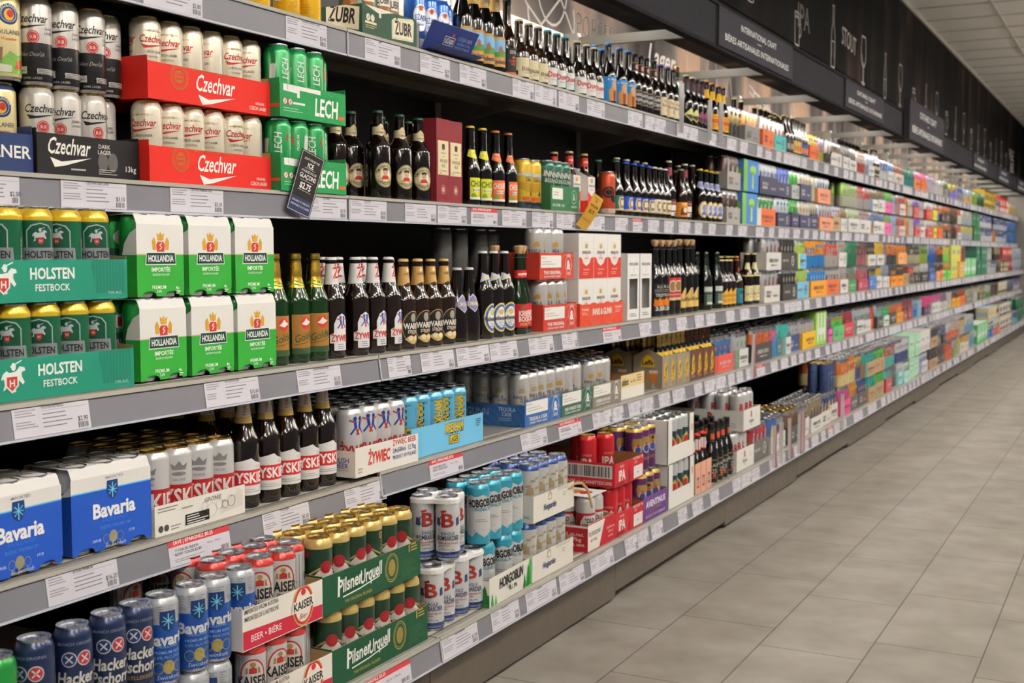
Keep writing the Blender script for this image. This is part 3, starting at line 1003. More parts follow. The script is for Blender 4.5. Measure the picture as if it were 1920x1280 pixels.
crm = '~#d9ceb6'; red = '#d8291f'
a = D()
a.T('IMPORTED', 0, 134, 4.2, '~#8a7a58').R(-22, 133.5, -16, 134.3, '~#8a7a58').R(16, 133.5, 22, 134.3, '~#8a7a58')
script(a, 'Czechvar', 0, 118, 14.5, '~#b8282a', 58)
a.T('CZECH LAGER', 0, 92, 5, '~#4b443a', 2, w=40).T('ORIGINAL', 0, 82, 4, '~#8a7a58').O(0, 52, 17, 17, 1.6, '~#5d5648').O(0, 52, 12, 12, 1, '~#5d5648').E(0, 52, 9, 9, '~#8d8064').R(56, 30, 66, 130, '~#cfd0d4').bars(58, 40, 64, 124, '~#9a9490', 1).T('LAGER TCHÈQUE', -66, 92, 4.6, '~#4b443a', 2, w=42)
script(a, 'Czechvar', -66, 118, 14.5, '~#b8282a', 54)
cream = C(crm, a, lid='^b99a56')
f = D()
f.T('IMPORTÉE — IMPORTED', 0, 74, 8, '#b0622a', 2, w=128)
f.O(-104, 52, 27, 27, 3.5, '#a9622c', n=30).O(-104, 52, 21, 21, 1.6, '#a9622c').E(-104, 52, 14, 14, '#a9622c').R(-114, 46, -94, 50, red, 2).R(-114, 55, -94, 58, red, 2)
script(f, 'Czechvar', 10, 48, 34, '#f4efe4', 124)
f.T('ORIGINAL', 158, 24, 6, '#f0e6d8', 2, w=32).T('CZECH LAGER', 150, 13, 7.5, '#f4efe4', 2, w=58)
kr = tray(390, 262, 75, 86, red, f, inside='#b9834f', top_edge='#8f2a20')
ys = span(1.921, 6, P1)
for t, nm in ((0, 'lower'), (1, 'upper')):
    z = ZS[1] + t * T2
    kr.put('%s of the two red cardboard trays with white script' % nm, -1.81, 2.082, z, .0, 'cardboard trays')
    row(cream, 'cream can with red script in the %s red tray' % nm, ys, -1.848, z + .0035, G % 'second', rz=-.85, jit=.75)

grn = '~#178a46'
a = D()
a.P([(-30, 40), (-19, 38), (-10, 118), (-26, 118)], '~#e4e0d6').T('LECH', 12, 108, 17, '~#f0ece2', 2, w=46, rot=90, sh=.15, b=.04)
a.T('TWORZONE', -2, 66, 4, '~#8cc79c').O(16, 56, 8, 9, 1, '~#8cc79c').O(10, 50, 6, 7, 1, '~#8cc79c').T('LECH', -8, 56, 8, '~#8cc79c').lines(-30, 30, 30, 3, 5, 1.4, '~#8cc79c')
a.P([(58, 30), (70, 30), (80, 130), (66, 130)], '~#e4e0d6').T('PREMIUM', 48, 112, 6, '~#e4efe4', 2, w=36, rot=90).R(-70, 24, -62, 84, '~#e4e0d6').T('LECH', -84, 90, 22, '~#f0ece2', 2, w=60, rot=90, sh=.15, b=.04).R(34, 110, 38, 128, '~#d8482c')
lech = C([(0, '~#147a3e'), (20, grn)], a, lid='^c9c9cc')
f = D()
f.P([(-118, 76), (-118, 60), (-66, 58), (-66, 48), (-56, 48), (-56, 66), (26, 64), (26, 74)], '#e6e2da').lines(-112, 78, -80, 1, 3, 1.2, '#8fc39d').E(-112, 36, 8, 8, '#e8dcd4').O(-112, 36, 8, 8, 1.4, '#c4392e', 2).E(-92, 36, 8, 8, '#e8dcd4').O(-92, 36, 8, 8, 1.4, '#c4392e', 2).L([(-114, 32), (-110, 40)], 2, '#333333', 3).L([(-95, 32), (-89, 40)], 2, '#333333', 3)
f.R(-82, 32, -36, 37, '#e0e6dc').lines(-118, 20, -40, 2, 6, 2, '#8fc39d').T('LECH', 50, 34, 40, '#f2eee6', 2, w=92, sh=.08, b=.05).R(100, 12, 124, 20, '#e0592c')
for i, (x, y) in enumerate(((-90, 70), (-20, 84), (70, 74), (10, 20))):
    f.O(x, y, 14, 9, 1.2, '#4ea768', a0=i, a1=i + 4)
kl = tray(260, 390, 77, 88, '#1a8746', f, D().R(-40, 22, -2, 29, '#d8482c'), inside='#2c7d48')
row(lech, 'bright green can standing in the upper green tray', span(2.3115, 4, .0643), -1.818, ZS[1] + T2 + .0035, G % 'second', rz=-.75, jit=.5)
row(lech, 'bright green can standing in the lower green tray', span(2.3115, 4, .0643), -1.818, ZS[1] + .0035, G % 'second', rz=-1.6, jit=.7)
kl.put('lower green cardboard tray behind the tilted ice card', -1.782, 2.408, ZS[1], 0, 'cardboard trays')
kl.put('upper green cardboard tray with large white lettering', -1.782, 2.408, ZS[1] + T2, 0, 'cardboard trays')

BG = '!#150a05'      # dark brown bottle glass
BB = '!#0b0807'
AM = '!#2a1206'
GG = '!#123a12'
B2 = 'bottles on the second shelf'
a = D().E(0, 42, 30, 34, '#c9b88c', 1, 30).O(0, 42, 30, 34, 1.6, '#1f5a38', 2, 30).O(0, 42, 27.5, 31.5, 1, '#b04a34', 2, 30).E(0, 44, 15, 18, '#e8dcc0', 3).E(0, 48, 7, 9, '#c9a080', 4).P([(-7, 52), (-8, 58), (0, 61), (8, 58), (7, 52), (0, 55)], '#2c2622', 5).P([(-12, 30), (12, 30), (8, 40), (-8, 40)], '#b8342a', 5)
a.A('TIMOTHY TAYLOR', 0, 42, 22.5, 7.6, '#20301f', 6, span=160).A('LANDLORD', 0, 42, 23, 8, '#20301f', 6, mid=-90, span=-110)
a.lines(44, 60, 74, 9, 5, 1.5, '#b9aa80')
nk = D().R(-45, 0, 45, 21, '#cdbd94').P([(-12, 21), (12, 21), (0, 30)], '#cdbd94').T('CHAMPION', 0, 6, 4, '#4a4030', 2, w=28).T('ALE', 6, 17, 5, '#b5503a')
tim = bottle(bprof(237, 34.5, 138, 172, 16.5), BG, [('label', a, 22, 0), ('neck_label', nk, 172, 0)], ('#1c4a34', 'crown'))
row(tim, 'dark ale bottle with cream oval portrait label, dark green cap', [2.784, 2.891, 2.992, 3.053], -1.85, ZS[1], B2, rz=-.45, jit=.12)
row(tim, 'shaded ale bottle behind the oval portrait label bottles', [2.694, 2.759, 2.909, 3.021, 3.124], -1.925, ZS[1], B2, rz=-.2, jit=.3)
f = D().R(-31, 80, 31, 178, '#d8c9a0').R(-28.5, 82.5, 28.5, 175.5, '#c9b888', 2).R(-28, 83, 28, 175, '#dccda6', 3).P([(-7, 152), (7, 152), (9, 166), (0, 170), (-9, 166)], '#4a3a30', 4).T('Brewery', 0, 143, 5, '#5a4a3a', 4).T('2023', 0, 132, 4, '#8a7a5a', 4).T('VINTAGE', 0, 120, 9.5, '#4a3228', 4, w=44).T('ALE', 0, 107, 9.5, '#4a3228', 4, w=21).T('Limited Edition', 0, 92, 5, '#8a6a4a', 4, w=40, sh=.3).O(0, 38, 12, 13, 1.4, '#c9a890').E(0, 38, 7, 8, '#c9a890').R(-22, 84, -10, 86, '#8a7a5a', 4)
vint = carton(76, 76, 240, '#7d242c', f, name='gift_box', cat='gift box', c=.8)
vint.put('left of the two tall burgundy boxes lettered VINTAGE ALE', -1.812, 3.064, ZS[1], .02, 'gift boxes')
vint.put('right of the two tall burgundy boxes lettered VINTAGE ALE', -1.818, 3.147, ZS[1], -.02, 'gift boxes')
sp = bottle(bprof(243, 31, 110, 170, 15), BG, [], ('#b89a2c', 'crown'))
row(sp, 'plain dark bottle with yellow cap behind the burgundy boxes', [3.06, 3.16], -1.945, ZS[1], B2)
def chouffe(col, t1, t2, tc, cap):
    a = D().R(-27, 0, 27, 66, col).R(-27, 0, 27, 7, '#e8dfd0', 2).T(t1, 0, 48, 17, tc, 2, w=50, b=.05).R(-14, 24, 14, 34, '#efe8dc', 2).T(t2, 0, 29, 6, '#3a5a3a', 3).P([(8, 10), (22, 10), (24, 26), (14, 32)], '#8a6a3c', 3).P([(-24, 8), (-4, 8), (-10, 20), (-22, 18)], '#6d9a3c', 3)
    n = D().P([(-26, 0), (0, -9), (26, 0), (22, 20), (-22, 20)], col).O(0, 9, 20, 8, 1, '#f2ead8', 2)
    return bottle(bprof(242, 30.5, 108, 172, 14.5), BB, [('label', a, 18, 0), ('neck_label', n, 150, 0)], (cap, 'crown'))
row(chouffe('#d9d22c', 'CHOU', 'BLONDE', '#1f6a3a', '#c8a63a'), 'slim dark bottle with yellow label and green lettering', [3.290, 3.368], -1.85, ZS[1], B2, rz=-.25, jit=.15)
row(chouffe('#e8703c', 'CHOUFFE', 'BRUNE', '#f2e8dc', '#b86a2c'), 'slim dark bottle with orange label and white lettering', [3.453, 3.541], -1.85, ZS[1], B2, rz=-.3, jit=.2)
a = D().R(-101, 0, 101, 24, '~#3a4a56').P([(-60, 50), (-30, 66), (0, 54), (30, 70), (60, 52), (60, 84), (-60, 90)], '~#c99c2c').P([(-60, 100), (-20, 112), (20, 98), (60, 110), (60, 118), (-60, 118)], '~#d8d8d0').T('LOCH', 8, 104, 8, '~#3a3428', 3).T('LOMOND', 8, 94, 8, '~#3a3428', 3, w=34).R(-20, 26, 30, 40, '~#d8702c', 2).R(-12, 12, 30, 22, '~#1f2a30', 2).P([(10, 44), (16, 70), (22, 44)], '~#2a2a28', 3)
row(C('~#e0b83c', a), 'yellow landscape can beside the orange label bottles', [3.629, 3.716], -1.845, ZS[1], G % 'second', rz=-.35)
a = D()
for i in range(7):
    a.O(-30 + (i * 37) % 60, 20 + i * 17, 16, 12, 1.4, '~#c0a04c', a0=i, a1=i + 4)
a.T('INNIS', 0, 118, 18, '~#efe9dc', 3, w=52, rot=-8, b=.05).T('&GUNN', 0, 96, 14, '~#efe9dc', 3, w=46, rot=-8)
irish = C('~#1c5a48', a)
row(irish, 'dark green can with gold swirls and white lettering', [3.77, 3.835, 3.90, 3.945], -1.827, ZS[1] + .0035, G % 'second', rz=-.5, jit=.2)
f = D().R(-106, 38, -22, 76, '#e6e2d6').lines(-96, 60, -40, 2, 9, 3, '#a9a59a').T('24 X 473ML  4.6%', -56, 18, 10, '#e0e6da', 2, w=96).O(70, 50, 22, 24, 1.6, '#c9d8c4').T('&', 70, 50, 22, '#c9d8c4').T('LAGER BEER', 70, 16, 7, '#d8e0d0', 2, w=48)
tray(236, 390, 84, 88, '#2f6a42', f, inside='#8a7a58').put('green cardboard tray of dark green cans near the gold ice card', -1.79, 3.855, ZS[1], 0, 'cardboard trays')
wr = bottle(bprof(215, 30, 120, 160, 15), '!#2e1408', [('neck_label', D().R(-40, 0, 40, 30, '#c8392c').T('INNIS', 0, 16, 8, '#f0e6dc', 2), 168, 0)], ('#b9a06a', 'crown'))
f = D().P([(-30, 0), (30, 0), (30, 78), (0, 62), (-30, 78)], '#d8392c').O(0, 110, 22, 24, 1, '#b9a98c').E(0, 118, 13, 9, '#c49a5a', 2).T('INNIS&GUNN', 0, 100, 8, '#3a3634', 3, w=50).T('ORIGINAL', 0, 86, 4.5, '#c8392c', 3).R(8, 14, 24, 40, '#e8e2da', 2)
bk = basket(62, 122, 132, '#e8e4de', wr, 1, f, D().R(-118, 0, 0, 46, '#d8392c'), peak=34)
for i, yy in enumerate((4.006, 4.071, 4.136, 4.201)):
    put_basket(bk, 'white and red card bottle carrier, %s, behind the gold ice card' % nth(i, 4), -1.815 - .03 * (i % 2), yy, ZS[1], 'white and red bottle carriers')
a = D().E(-6, 86, 26, 22, '~#1f1c1c', 1).O(-6, 86, 18, 14, 3, '~#b8482c', 2).E(20, 60, 18, 14, '~#2a2422').R(-101, 8, 101, 24, '~#e2d8c8').T('IMPERIAL', 0, 16, 7, '~#b8482c', 2)
row(C('~#c8502c', a), 'orange and black illustrated can right of the white and red carriers', [4.351], -1.845, ZS[1], G % 'second', rz=-.3)
def trappist(col, cap, tc='#d9cfb4'):
    a = D().R(-44, 0, 44, 58, col).P([(-16, 6), (16, 6), (22, 30), (16, 52), (-16, 52), (-22, 30)], '#d8cda8', 2).P([(-13, 9), (13, 9), (18, 30), (13, 49), (-13, 49), (-18, 30)], '#8a6f48', 3).R(-11, 20, 11, 40, '#d8cda8', 4).R(-44, 0, 44, 7, '#c9b48a', 2)
    return bottle(bprof(214, 31, 95, 150, 16), BG, [('label', a, 20, 0)], (cap, 'crown'))
row(trappist('#1f6a5c', '#2a6a5c'), 'stout dark bottle with teal label', [4.388, 4.436], -1.845, ZS[1], B2, rz=-.2)
row(trappist('#2b4fc0', '#2c55c8'), 'stout dark bottle with bright blue label and cap', [4.535, 4.620, 4.702, 4.780], -1.845, ZS[1], B2, rz=-.2, jit=.25)
row(trappist('#e4ddd0', '#dcd8d0'), 'stout dark bottle with white label and white cap', [4.848, 4.912, 4.970], -1.845, ZS[1], B2, rz=-.2, jit=.2)
for i, (px, cp) in enumerate(((4.626, '#c9c2a8'), (4.730, '#c9c2a8'), (4.837, '#8a8478'), (4.936, '#c9c2a8'))):
    row(bottle(bprof(240, 31, 110, 165, 15), BG, [], (cp, 'crown')), 'shaded tall bottle behind the blue label bottles, %s' % nth(i, 4), [px], -1.92, ZS[1], B2)
a = D().R(-42, 0, 42, 70, '#6a2634').R(-42, 22, 42, 46, '#e0d8cc', 2).R(-42, 0, 42, 16, '#e0d8cc', 2).bars(-14, 2, 16, 13, '#3a3634', 12, 3).T('GOUDEN', 0, 56, 7, '#e0cfa8', 2)
row(bottle(bprof(252, 33, 118, 175, 16), BG, [('label', a, 16, 0), ('neck_label', D().R(-40, 0, 40, 34, '#7d3040'), 190, 0)], ('#d8cdb0', 'crown')), 'dark bottle with burgundy neck band and label', [5.036, 5.248], -1.85, ZS[1], B2, rz=-.2)
a = D().R(-40, 0, 40, 64, '#e08a24').P([(-20, 8), (20, 8), (12, 44), (-14, 40)], '#6a3a1c', 2).E(4, 30, 10, 12, '#e8d8b8', 3).T('KOB', 0, 56, 9, '#f4e8d0', 2)
row(bottle(bprof(225, 32, 108, 165, 15), AM, [('label', a, 14, 0)], ('#8a8478', 'crown')), 'amber bottle with orange picture label', [5.200, 5.286], -1.845, ZS[1], B2, rz=-.2)
row(bottle(bprof(262, 32, 120, 180, 15), AM, [('label', D().R(-40, 0, 40, 60, '#3f5a4a'), 18, 0)], ('#c9c2b4', 'crown')), 'tall amber bottle with pale cap and grey green label', [5.465, 5.453], -1.89, ZS[1], B2)
a = D().E(0, 42, 30, 38, '#d8b45c', 1, 26).E(2, 42, 24, 33, '#e8dcc0', 2, 26).E(2, 50, 14, 16, '#7d8ac0', 3).P([(-18, 16), (20, 16), (10, 34), (-8, 34)], '#5a6ab0', 3)
n = D().P([(-28, 0), (0, -14), (28, 0), (24, 22), (-24, 22)], '#c0bccf').P([(-18, 2), (0, -8), (18, 2), (14, 16), (-14, 16)], '#7d88c0', 2)
row(bottle(bprof(240, 32.5, 118, 172, 15), BB, [('label', a, 12, 0), ('neck_label', n, 160, 0)], ('#e0c02c', 'crown')), 'dark bottle with yellow cap and pale oval label', [5.426, 5.503, 5.597, 5.686, 5.786, 5.872], -1.845, ZS[1], B2, rz=-.35, jit=.2)

# --- top shelf ------------------------------------------------------
B1 = 'bottles on the top shelf'
a = D().P([(-40, 90), (-20, 60), (0, 90), (0, 130), (-40, 130)], '~#c8861c').R(-34, 36, -12, 86, '~#cfd0cc').bars(-32, 40, -14, 82, '~#55524c', 8).lines(8, 40, 40, 5, 6, 2, '~#c8901c').T('TENNENTS', 0, 110, 14, '~#c0281c', 2, w=70)
row(C('~#e8b414', a, lid='^c9a94a'), 'yellow can at the left end of the top shelf', [2.277, 2.389, 2.473], -1.845, ZS[0], G % 'top', rz=-1.2, jit=.5)
a = D().P([(-26, 92), (26, 92), (26, 122), (20, 126), (-20, 126), (-26, 122)], '~#d8d0ba').T('ŻUBR', 0, 108, 19, '~#2a2622', 3, w=42, b=.05).P([(-24, 70), (6, 60), (22, 76), (18, 92), (-10, 92)], '~#8a5428', 1).R(-70, 30, -66, 140, '~#b8b8b4').R(66, 20, 72, 130, '~#b8b8b4')
zub = C([(0, '~#22402f'), (14, '~#2c4a38')], a, lid='^c9b06a')
ys = [2.655, 2.72, 2.785, 2.85]
row(zub, 'dark green can with cream badge in the green top shelf tray', ys, -1.848, ZS[0] + .0035, G % 'top', rz=-.7, jit=.5)
bz = [(-52, 8), (52, 22), (54, 78), (46, 82), (-46, 66), (-54, 58)]
f = D().P([(6, 6), (112, 12), (116, 66), (108, 72), (20, 62), (6, 54)], '#e6dec2').P([(9, 9), (109, 14.5), (113, 64), (107, 69), (21, 59), (9, 52)], '#cfc29a', 2).P([(11, 11), (107, 16), (111, 63), (106, 67), (22, 57), (11, 51)], '#e6dec2', 3).T('ŻUBR', 62, 39, 32, '#2b2824', 4, w=84, rot=3, sh=.06, b=.06)
f.P([(-118, 88), (-118, 74), (-54, 60), (-54, 50), (-44, 50), (-44, 62), (20, 74), (20, 80)], '#e6e0cc').E(-104, 44, 9, 9, '#e0d6b8').E(-84, 44, 9, 9, '#e0d6b8').L([(-107, 40), (-101, 48)], 2, '#44403a', 2).R(-118, 28, -66, 34, '#e0d6b8').lines(-116, 22, -66, 2, 5, 2, '#b8a478')
s = D().P([(-112, 30), (-10, 8), (-8, 66), (-112, 86)], '#e6dec2').T('ŻUBR', -60, 50, 36, '#2b2824', 2, w=84, rot=-10, b=.06)
tray(262, 390, 74, 74, '#2c4c39', f, s, inside='#9a8a62').put('dark green tray with cream lettered badge on the top shelf', -1.79, 2.757, ZS[0], 0, 'cardboard trays')
a = D().E(0, 92, 25, 40, '~#e3e5ea', 1, 26).O(0, 92, 25, 40, 1.6, '~#1f4f9e', 2, 26).E(0, 118, 8, 9, '~#c9b06a', 3).E(0, 118, 5, 6, '~#b8342c', 4).T('LEŻAJSK', 0, 92, 14, '~#1f3f86', 3, w=48, b=.04).T('Beer', 0, 74, 9, '~#2a4a8e', 3, sh=.3).A('FULL BEER', 0, 92, 30, 3.5, '~#1f4f9e', 4, span=80).R(-101, 10, 101, 34, '~#dfe2e8').T('LEŻAJSK', 66, 96, 12, '~#e8eaf0', 2, w=44).P([(46, 60), (88, 60), (88, 116), (46, 116)], '~#2460b4', 1)
lez = C('~#1c5cb4', a)
row(lez, 'blue can with white oval badge on the top shelf', [2.965, 3.03, 3.095, 3.16], -1.846, ZS[0] + .0035, G % 'top', rz=-.6, jit=.35)
m = MB().box(-.39, -.131, 0, 0, .131, .003, '#e6e2da')
m.box(-.39, -.131, .003, -.003, -.128, .075, '#2a3f86', {'+y': '#e6e2da', '-y': '#e6e2da'}).box(-.39, .128, .003, -.003, .131, .075, '#2a3f86')
m.prism([(0, .002), (.052, .012), (.054, .015), (.002, .006)], -.131, .131, '#26346e')
flp = D().R(-131, 0, 131, 96, '#26346e')
# torn-down front flap that leans out over the rail
fl = [(0, .004), (.035, .052), (.037, .051), (.002, .002)]
m.face([(.002, -.131, .004), (.002, .131, .004), (.044, .131, .082), (.044, -.131, .082)], '#26346e').face([(.0, .131, .005), (.0, -.131, .005), (.042, -.131, .083), (.042, .131, .083)], '#e6e2da')
d = D().P([(-40, 30), (18, 30), (18, 56), (-40, 56)], '#c9c2ae').R(-38, 32, 16, 54, '#26346e', 2).T('LEŻAJSK', -11, 43, 13, '#dcd6c8', 3, w=48, b=.04).E(0, 62, 7, 5, '#b8443c', 2).T('LEŻAJSK BEER', 70, 58, 10, '#8a94c0', 2, w=80).T('24x500ml 12.7kg', 70, 44, 7, '#8a94c0', 2, w=76).T('PRODUCT OF POLAND', 70, 32, 7, '#8a94c0', 2, w=84)
m.art(d, lambda u, v, l: (.0025 + .042 * v / .088 + .0004 * l, u, .004 + .078 * v / .088 - .0002 * l))
k = Kind('cardboard_tray', 'cardboard tray', m.mesh('cardboard_tray'))
k.put('navy tray with torn front flap leaning out over the top rail', -1.808, 3.065, ZS[0], 0, 'cardboard trays')
gold = '#c99a4a'
a = D().P([(-36, 0), (36, 0), (36, 74), (20, 92), (-20, 92), (-36, 74)], '#c8974a').P([(-33, 30), (33, 30), (33, 60), (18, 84), (-18, 84), (-33, 60)], '#7fb4d8', 2).P([(-33, 30), (33, 30), (33, 46), (10, 52), (-12, 44), (-33, 50)], '#4f8a3c', 3).P([(-6, 42), (8, 42), (8, 58), (1, 66), (-6, 58)], '#8a5a3c', 4).T('Andechs', 0, 16, 13, '#2a2a5e', 3, w=56, b=.05)
n = D().P([(-36, 0), (36, 0), (30, 40), (-30, 40)], '#d0a458').E(0, 18, 11, 12, '#e8d8b0', 2)
row(bottle(bprof(262, 34, 140, 200, 17), BB, [('label', a, 22, 0), ('neck_label', n, 194, 0)], ('#c9a458', 'crown')), 'tall dark bottle with gold village label', [3.223, 3.292, 3.356, 3.418], -1.845, ZS[0], B1, rz=-.55, jit=.15)
a = D().R(-40, 0, 40, 84, '#1f1c1c').R(-40, 0, 40, 9, '#c8602c', 2).T('SORI', 0, 72, 10, '#d8d4cc', 2).T('FLEMISH', 0, 44, 7, '#c8502c', 2, w=36).T('RED', 0, 34, 7, '#c8502c', 2, w=18).P([(-7, 52), (0, 62), (7, 52)], '#c8502c', 2)
row(bottle(bprof(248, 30, 115, 170, 14.5), AM, [('label', a, 8, 0)], ('#2a2626', 'crown')), 'slim dark bottle with black label and orange foot', [3.475, 3.523], -1.845, ZS[0], B1, rz=-.3, jit=.1)
def steinie(art, cap, gl=BG):
    return bottle(bprof(203, 35, 92, 130, 17, 14), gl, [('label', art, 14, 0)], (cap, 'crown'))
a = D().R(-56, 0, 56, 62, '#d6c9a4').T('ENAME', 2, 26, 13, '#3c342c', 2, w=46).T('BLOND', 2, 14, 4.5, '#6a5c48', 2).P([(20, 36), (32, 36), (32, 50), (26, 56), (20, 50)], '#3c342c', 2).R(-52, 6, -34, 20, '#2a2622', 2).lines(-52, 54, -30, 4, 5, 1.5, '#8a7c60')
row(steinie(a, '#d8cda8', '!#2e1a0a'), 'squat brown bottle with plain cream label', [3.617, 3.687, 3.756], -1.85, ZS[0], B1, rz=-.3, jit=.15)
def duv(teal):
    a = D().R(-50, 0, 50, 58, '#dfdad4').T('Duvel', -2, 36, 18, '#c0303a', 3, w=50, b=.06).T('TRIPEL HOP' if teal else 'BELGIAN', -2, 18, 4, '#7d7a78', 2)
    if teal:
        a.P([(10, 0), (50, 0), (50, 50), (26, 56), (12, 40)], '#2f9a9a', 2)
    return steinie(a, '#3aa8b0' if teal else '#c9b48a')
row(duv(True), 'squat dark bottle with white and teal label, teal cap', [3.835, 3.899, 3.978], -1.85, ZS[0], B1, rz=-.4, jit=.15)
row(duv(False), 'squat dark bottle with white label and red lettering', [4.079, 4.165, 4.228], -1.85, ZS[0], B1, rz=-.4, jit=.1)
row(steinie(D().R(-50, 0, 50, 58, '#dfdad4'), '#c9b48a'), 'squat dark bottle behind the white label bottles', [4.168, 4.304], -1.93, ZS[0], B1)
a = D().R(-46, 0, 46, 92, '#2f86c8').P([(-22, 0), (22, 0), (26, 38), (14, 54), (-14, 54), (-26, 38)], '#c88a3c', 2).E(0, 62, 13, 15, '#c9966a', 3).P([(-8, 40), (8, 40), (6, 0), (-6, 0)], '#7d2f2a', 3).T('St. Bernardus', 0, 82, 8, '#f0ead8', 3, w=60, sh=.1)
row(bottle(bprof(236, 31.5, 112, 168, 15), BB, [('label', a, 16, 0)], ('#2c8ae0', 'crown')), 'dark bottle with bright blue cap and monk label', [4.355, 4.361, 4.467, 4.555], -1.845, ZS[0], B1, rz=-.35, jit=.12)
row(bottle(bprof(236, 31.5, 112, 168, 15), BB, [('label', D().R(-46, 0, 46, 92, '#2f86c8'), 16, 0)], ('#2c8ae0', 'crown')), 'blue capped bottle in the second row behind the monk labels', [4.362, 4.466, 4.564], -1.92, ZS[0], B1)
a = D().R(-40, 0, 40, 62, '#26262a').T('Saison', 0, 44, 14, '#c9c4bc', 2, w=50, sh=.2, b=.04).T('Dupont', 0, 24, 14, '#c9c4bc', 2, w=50, sh=.2, b=.04).R(-40, 56, 40, 58, '#b89a58', 2).R(-40, 4, 40, 6, '#b89a58', 2)
n = D().R(-44, 0, 44, 34, '#2a2a2e').R(-44, 0, 44, 2, '#b89a58', 2).R(-44, 32, 44, 34, '#b89a58', 2).E(0, 17, 8, 10, '#d88a7d', 2)
row(bottle(bprof(236, 31, 105, 165, 15), BG, [('label', a, 30, 0), ('neck_label', n, 165, 0)], ('#2a2626', 'crown')), 'dark bottle with black label and pale script', [4.624, 4.676, 4.735, 4.789, 4.839], -1.845, ZS[0], B1, rz=-.4, jit=.1)
a = D().R(-40, 0, 40, 76, '#dcc9a4').T('The', 0, 58, 12, '#3c2c22', 2, sh=.2).T('Rebel', 0, 42, 12, '#3c2c22', 2, sh=.2).E(14, 22, 7, 7, '#7d5aa0', 2)
row(bottle(bprof(232, 31, 110, 165, 15), BG, [('label', a, 18, 0)], ('#8a6ab0', 'crown')), 'dark bottle with beige label and purple cap', [4.914, 4.998, 5.064], -1.845, ZS[0], B1, rz=-.3, jit=.15)
row(bottle(bprof(250, 31, 100, 190, 14), '!#0f4a1c', [('label', D().R(-40, 0, 40, 60, '#8a9298'), 18, 0)], ('^c9a04a', 'foil', 226)), 'green bottle with gold foil beside the purple caps', [5.125], -1.85, ZS[0], B1)
def bush(col, nk_):
    a = D().P([(-36, 36), (0, 66), (36, 36), (0, 6)], col).P([(-30, 36), (0, 12), (30, 36)], '#3a322a', 2)
    return bottle(bprof(230, 31, 105, 160, 15), BB, [('label', a, 18, 0), ('neck_label', D().R(-44, 0, 44, 44, nk_), 165, 0)], ('#d8cf98' if col[1] == 'd' else '#5a3444', 'crown'))
row(bush('#d8cf7d', '#4a3a3c'), 'dark bottle with pale yellow diamond label', [5.244, 5.323], -1.845, ZS[0], B1, rz=-.35, jit=.1)
row(bush('#8a3a5c', '#4f3440'), 'dark bottle with maroon diamond label', [5.390, 5.450], -1.845, ZS[0], B1, rz=-.35, jit=.1)
a = D().R(-40, 0, 40, 72, '#e8a81c').R(-34, 30, 34, 50, '#c8541c', 2).lines(-24, 22, 30, 3, 6, 2, '#8a4a14').T('KASTEEL', 0, 60, 9, '#8a3a14', 2)
n = D().P([(-30, 0), (30, 0), (22, 40), (-22, 40)], '#e8b42c')
row(bottle(bprof(238, 31, 112, 170, 15), BG, [('label', a, 20, 0), ('neck_label', n, 158, 0)], ('#e0903c', 'crown')), 'brown bottle with yellow label and yellow neck tag', [5.519, 5.606, 5.703, 5.769, 5.846], -1.845, ZS[0], B1, rz=-.4, jit=.1)

# --- third shelf ----------------------------------------------------
B3 = 'bottles on the third shelf'
def horse(d, x, y, k, m, l=2):
    q = [(-20, -18), (-14, -16), (-12, -4), (-2, -8), (2, -22), (7, -22), (6, -8), (14, -2), (22, -10), (26, -6), (20, 4), (20, 12), (28, 14), (26, 20), (16, 22), (8, 14), (-6, 12), (-12, 16), (-20, 10), (-24, 0), (-18, 2), (-16, -8)]
    d.P([(x + a * k, y + b * k) for a, b in q], m, l)
    return d.E(x + 3 * k, y + 22 * k, 5 * k, 7 * k, m, l).L([(x - 4 * k, y + 22 * k), (x + 20 * k, y + 32 * k)], 2 * k, m, l)
hg = '~#14603f'
a = D().P([(-24, 72), (24, 72), (24, 122), (16, 132), (0, 136), (-16, 132), (-24, 122)], '~#b9bcc0').P([(-22, 72), (22, 72), (22, 121), (14.5, 130), (0, 134), (-14.5, 130), (-22, 121)], '~#155238', 2)
horse(a, -2, 112, .5, '~#c9ccd0', 3)
a.P([(-5, 110), (5, 110), (5, 101), (0, 97), (-5, 101)], '~#b8342c', 4).T('H', 0, 104, 5, '~#e8e4dc', 5)
a.P([(-34, 68), (34, 68), (32, 92), (-32, 92)], '~#8f9296', 3).T('HOLSTEN', 0, 80, 12, '~#20241f', 5, w=54, b=.05).R(62, 24, 70, 112, '~#7fae8a').T('FESTBOCK', 52, 80, 5, '~#d8dcd4', 2, w=60, rot=90).R(-101, 14, 101, 20, '~#b9a04c')
hol = C([(0, '~#c9a83c'), (12, hg), (140, '~#d8b42c')], a, lid='^b9b9b4')
f = D().P([(100, 12), (172, 12), (172, 82), (96, 82), (90, 60), (97, 40)], '#16725c', 1)
horse(f, -106, 38, 1.0, '#e2e6de', 2)
f.P([(-121, 46), (-93, 46), (-93, 27), (-107, 14), (-121, 27)], '#e2e6de', 3).P([(-118, 43), (-96, 43), (-96, 28), (-107, 18), (-118, 28)], '#b8382f', 4).T('H', -107, 32, 12, '#e8e4dc', 5, b=.05)
f.T('HOLSTEN', 0, 50, 19, '#e4e8e0', 2, w=100, b=.06).T('FESTBOCK', 0, 25, 12, '#e4e8e0', 2, w=78, b=.03).T('7.0% ALC.', 148, 12, 5, '#bcd4c8', 2, w=36)
for i in range(9):
    f.L([(100 + i * 8, 14), (100 + i * 8, 80)], .7, '#2c8a72', 2)
kh = tray(360, 262, 74, 80, '#1d8168', f, inside='#8a7a58', top_edge='#c9a878')
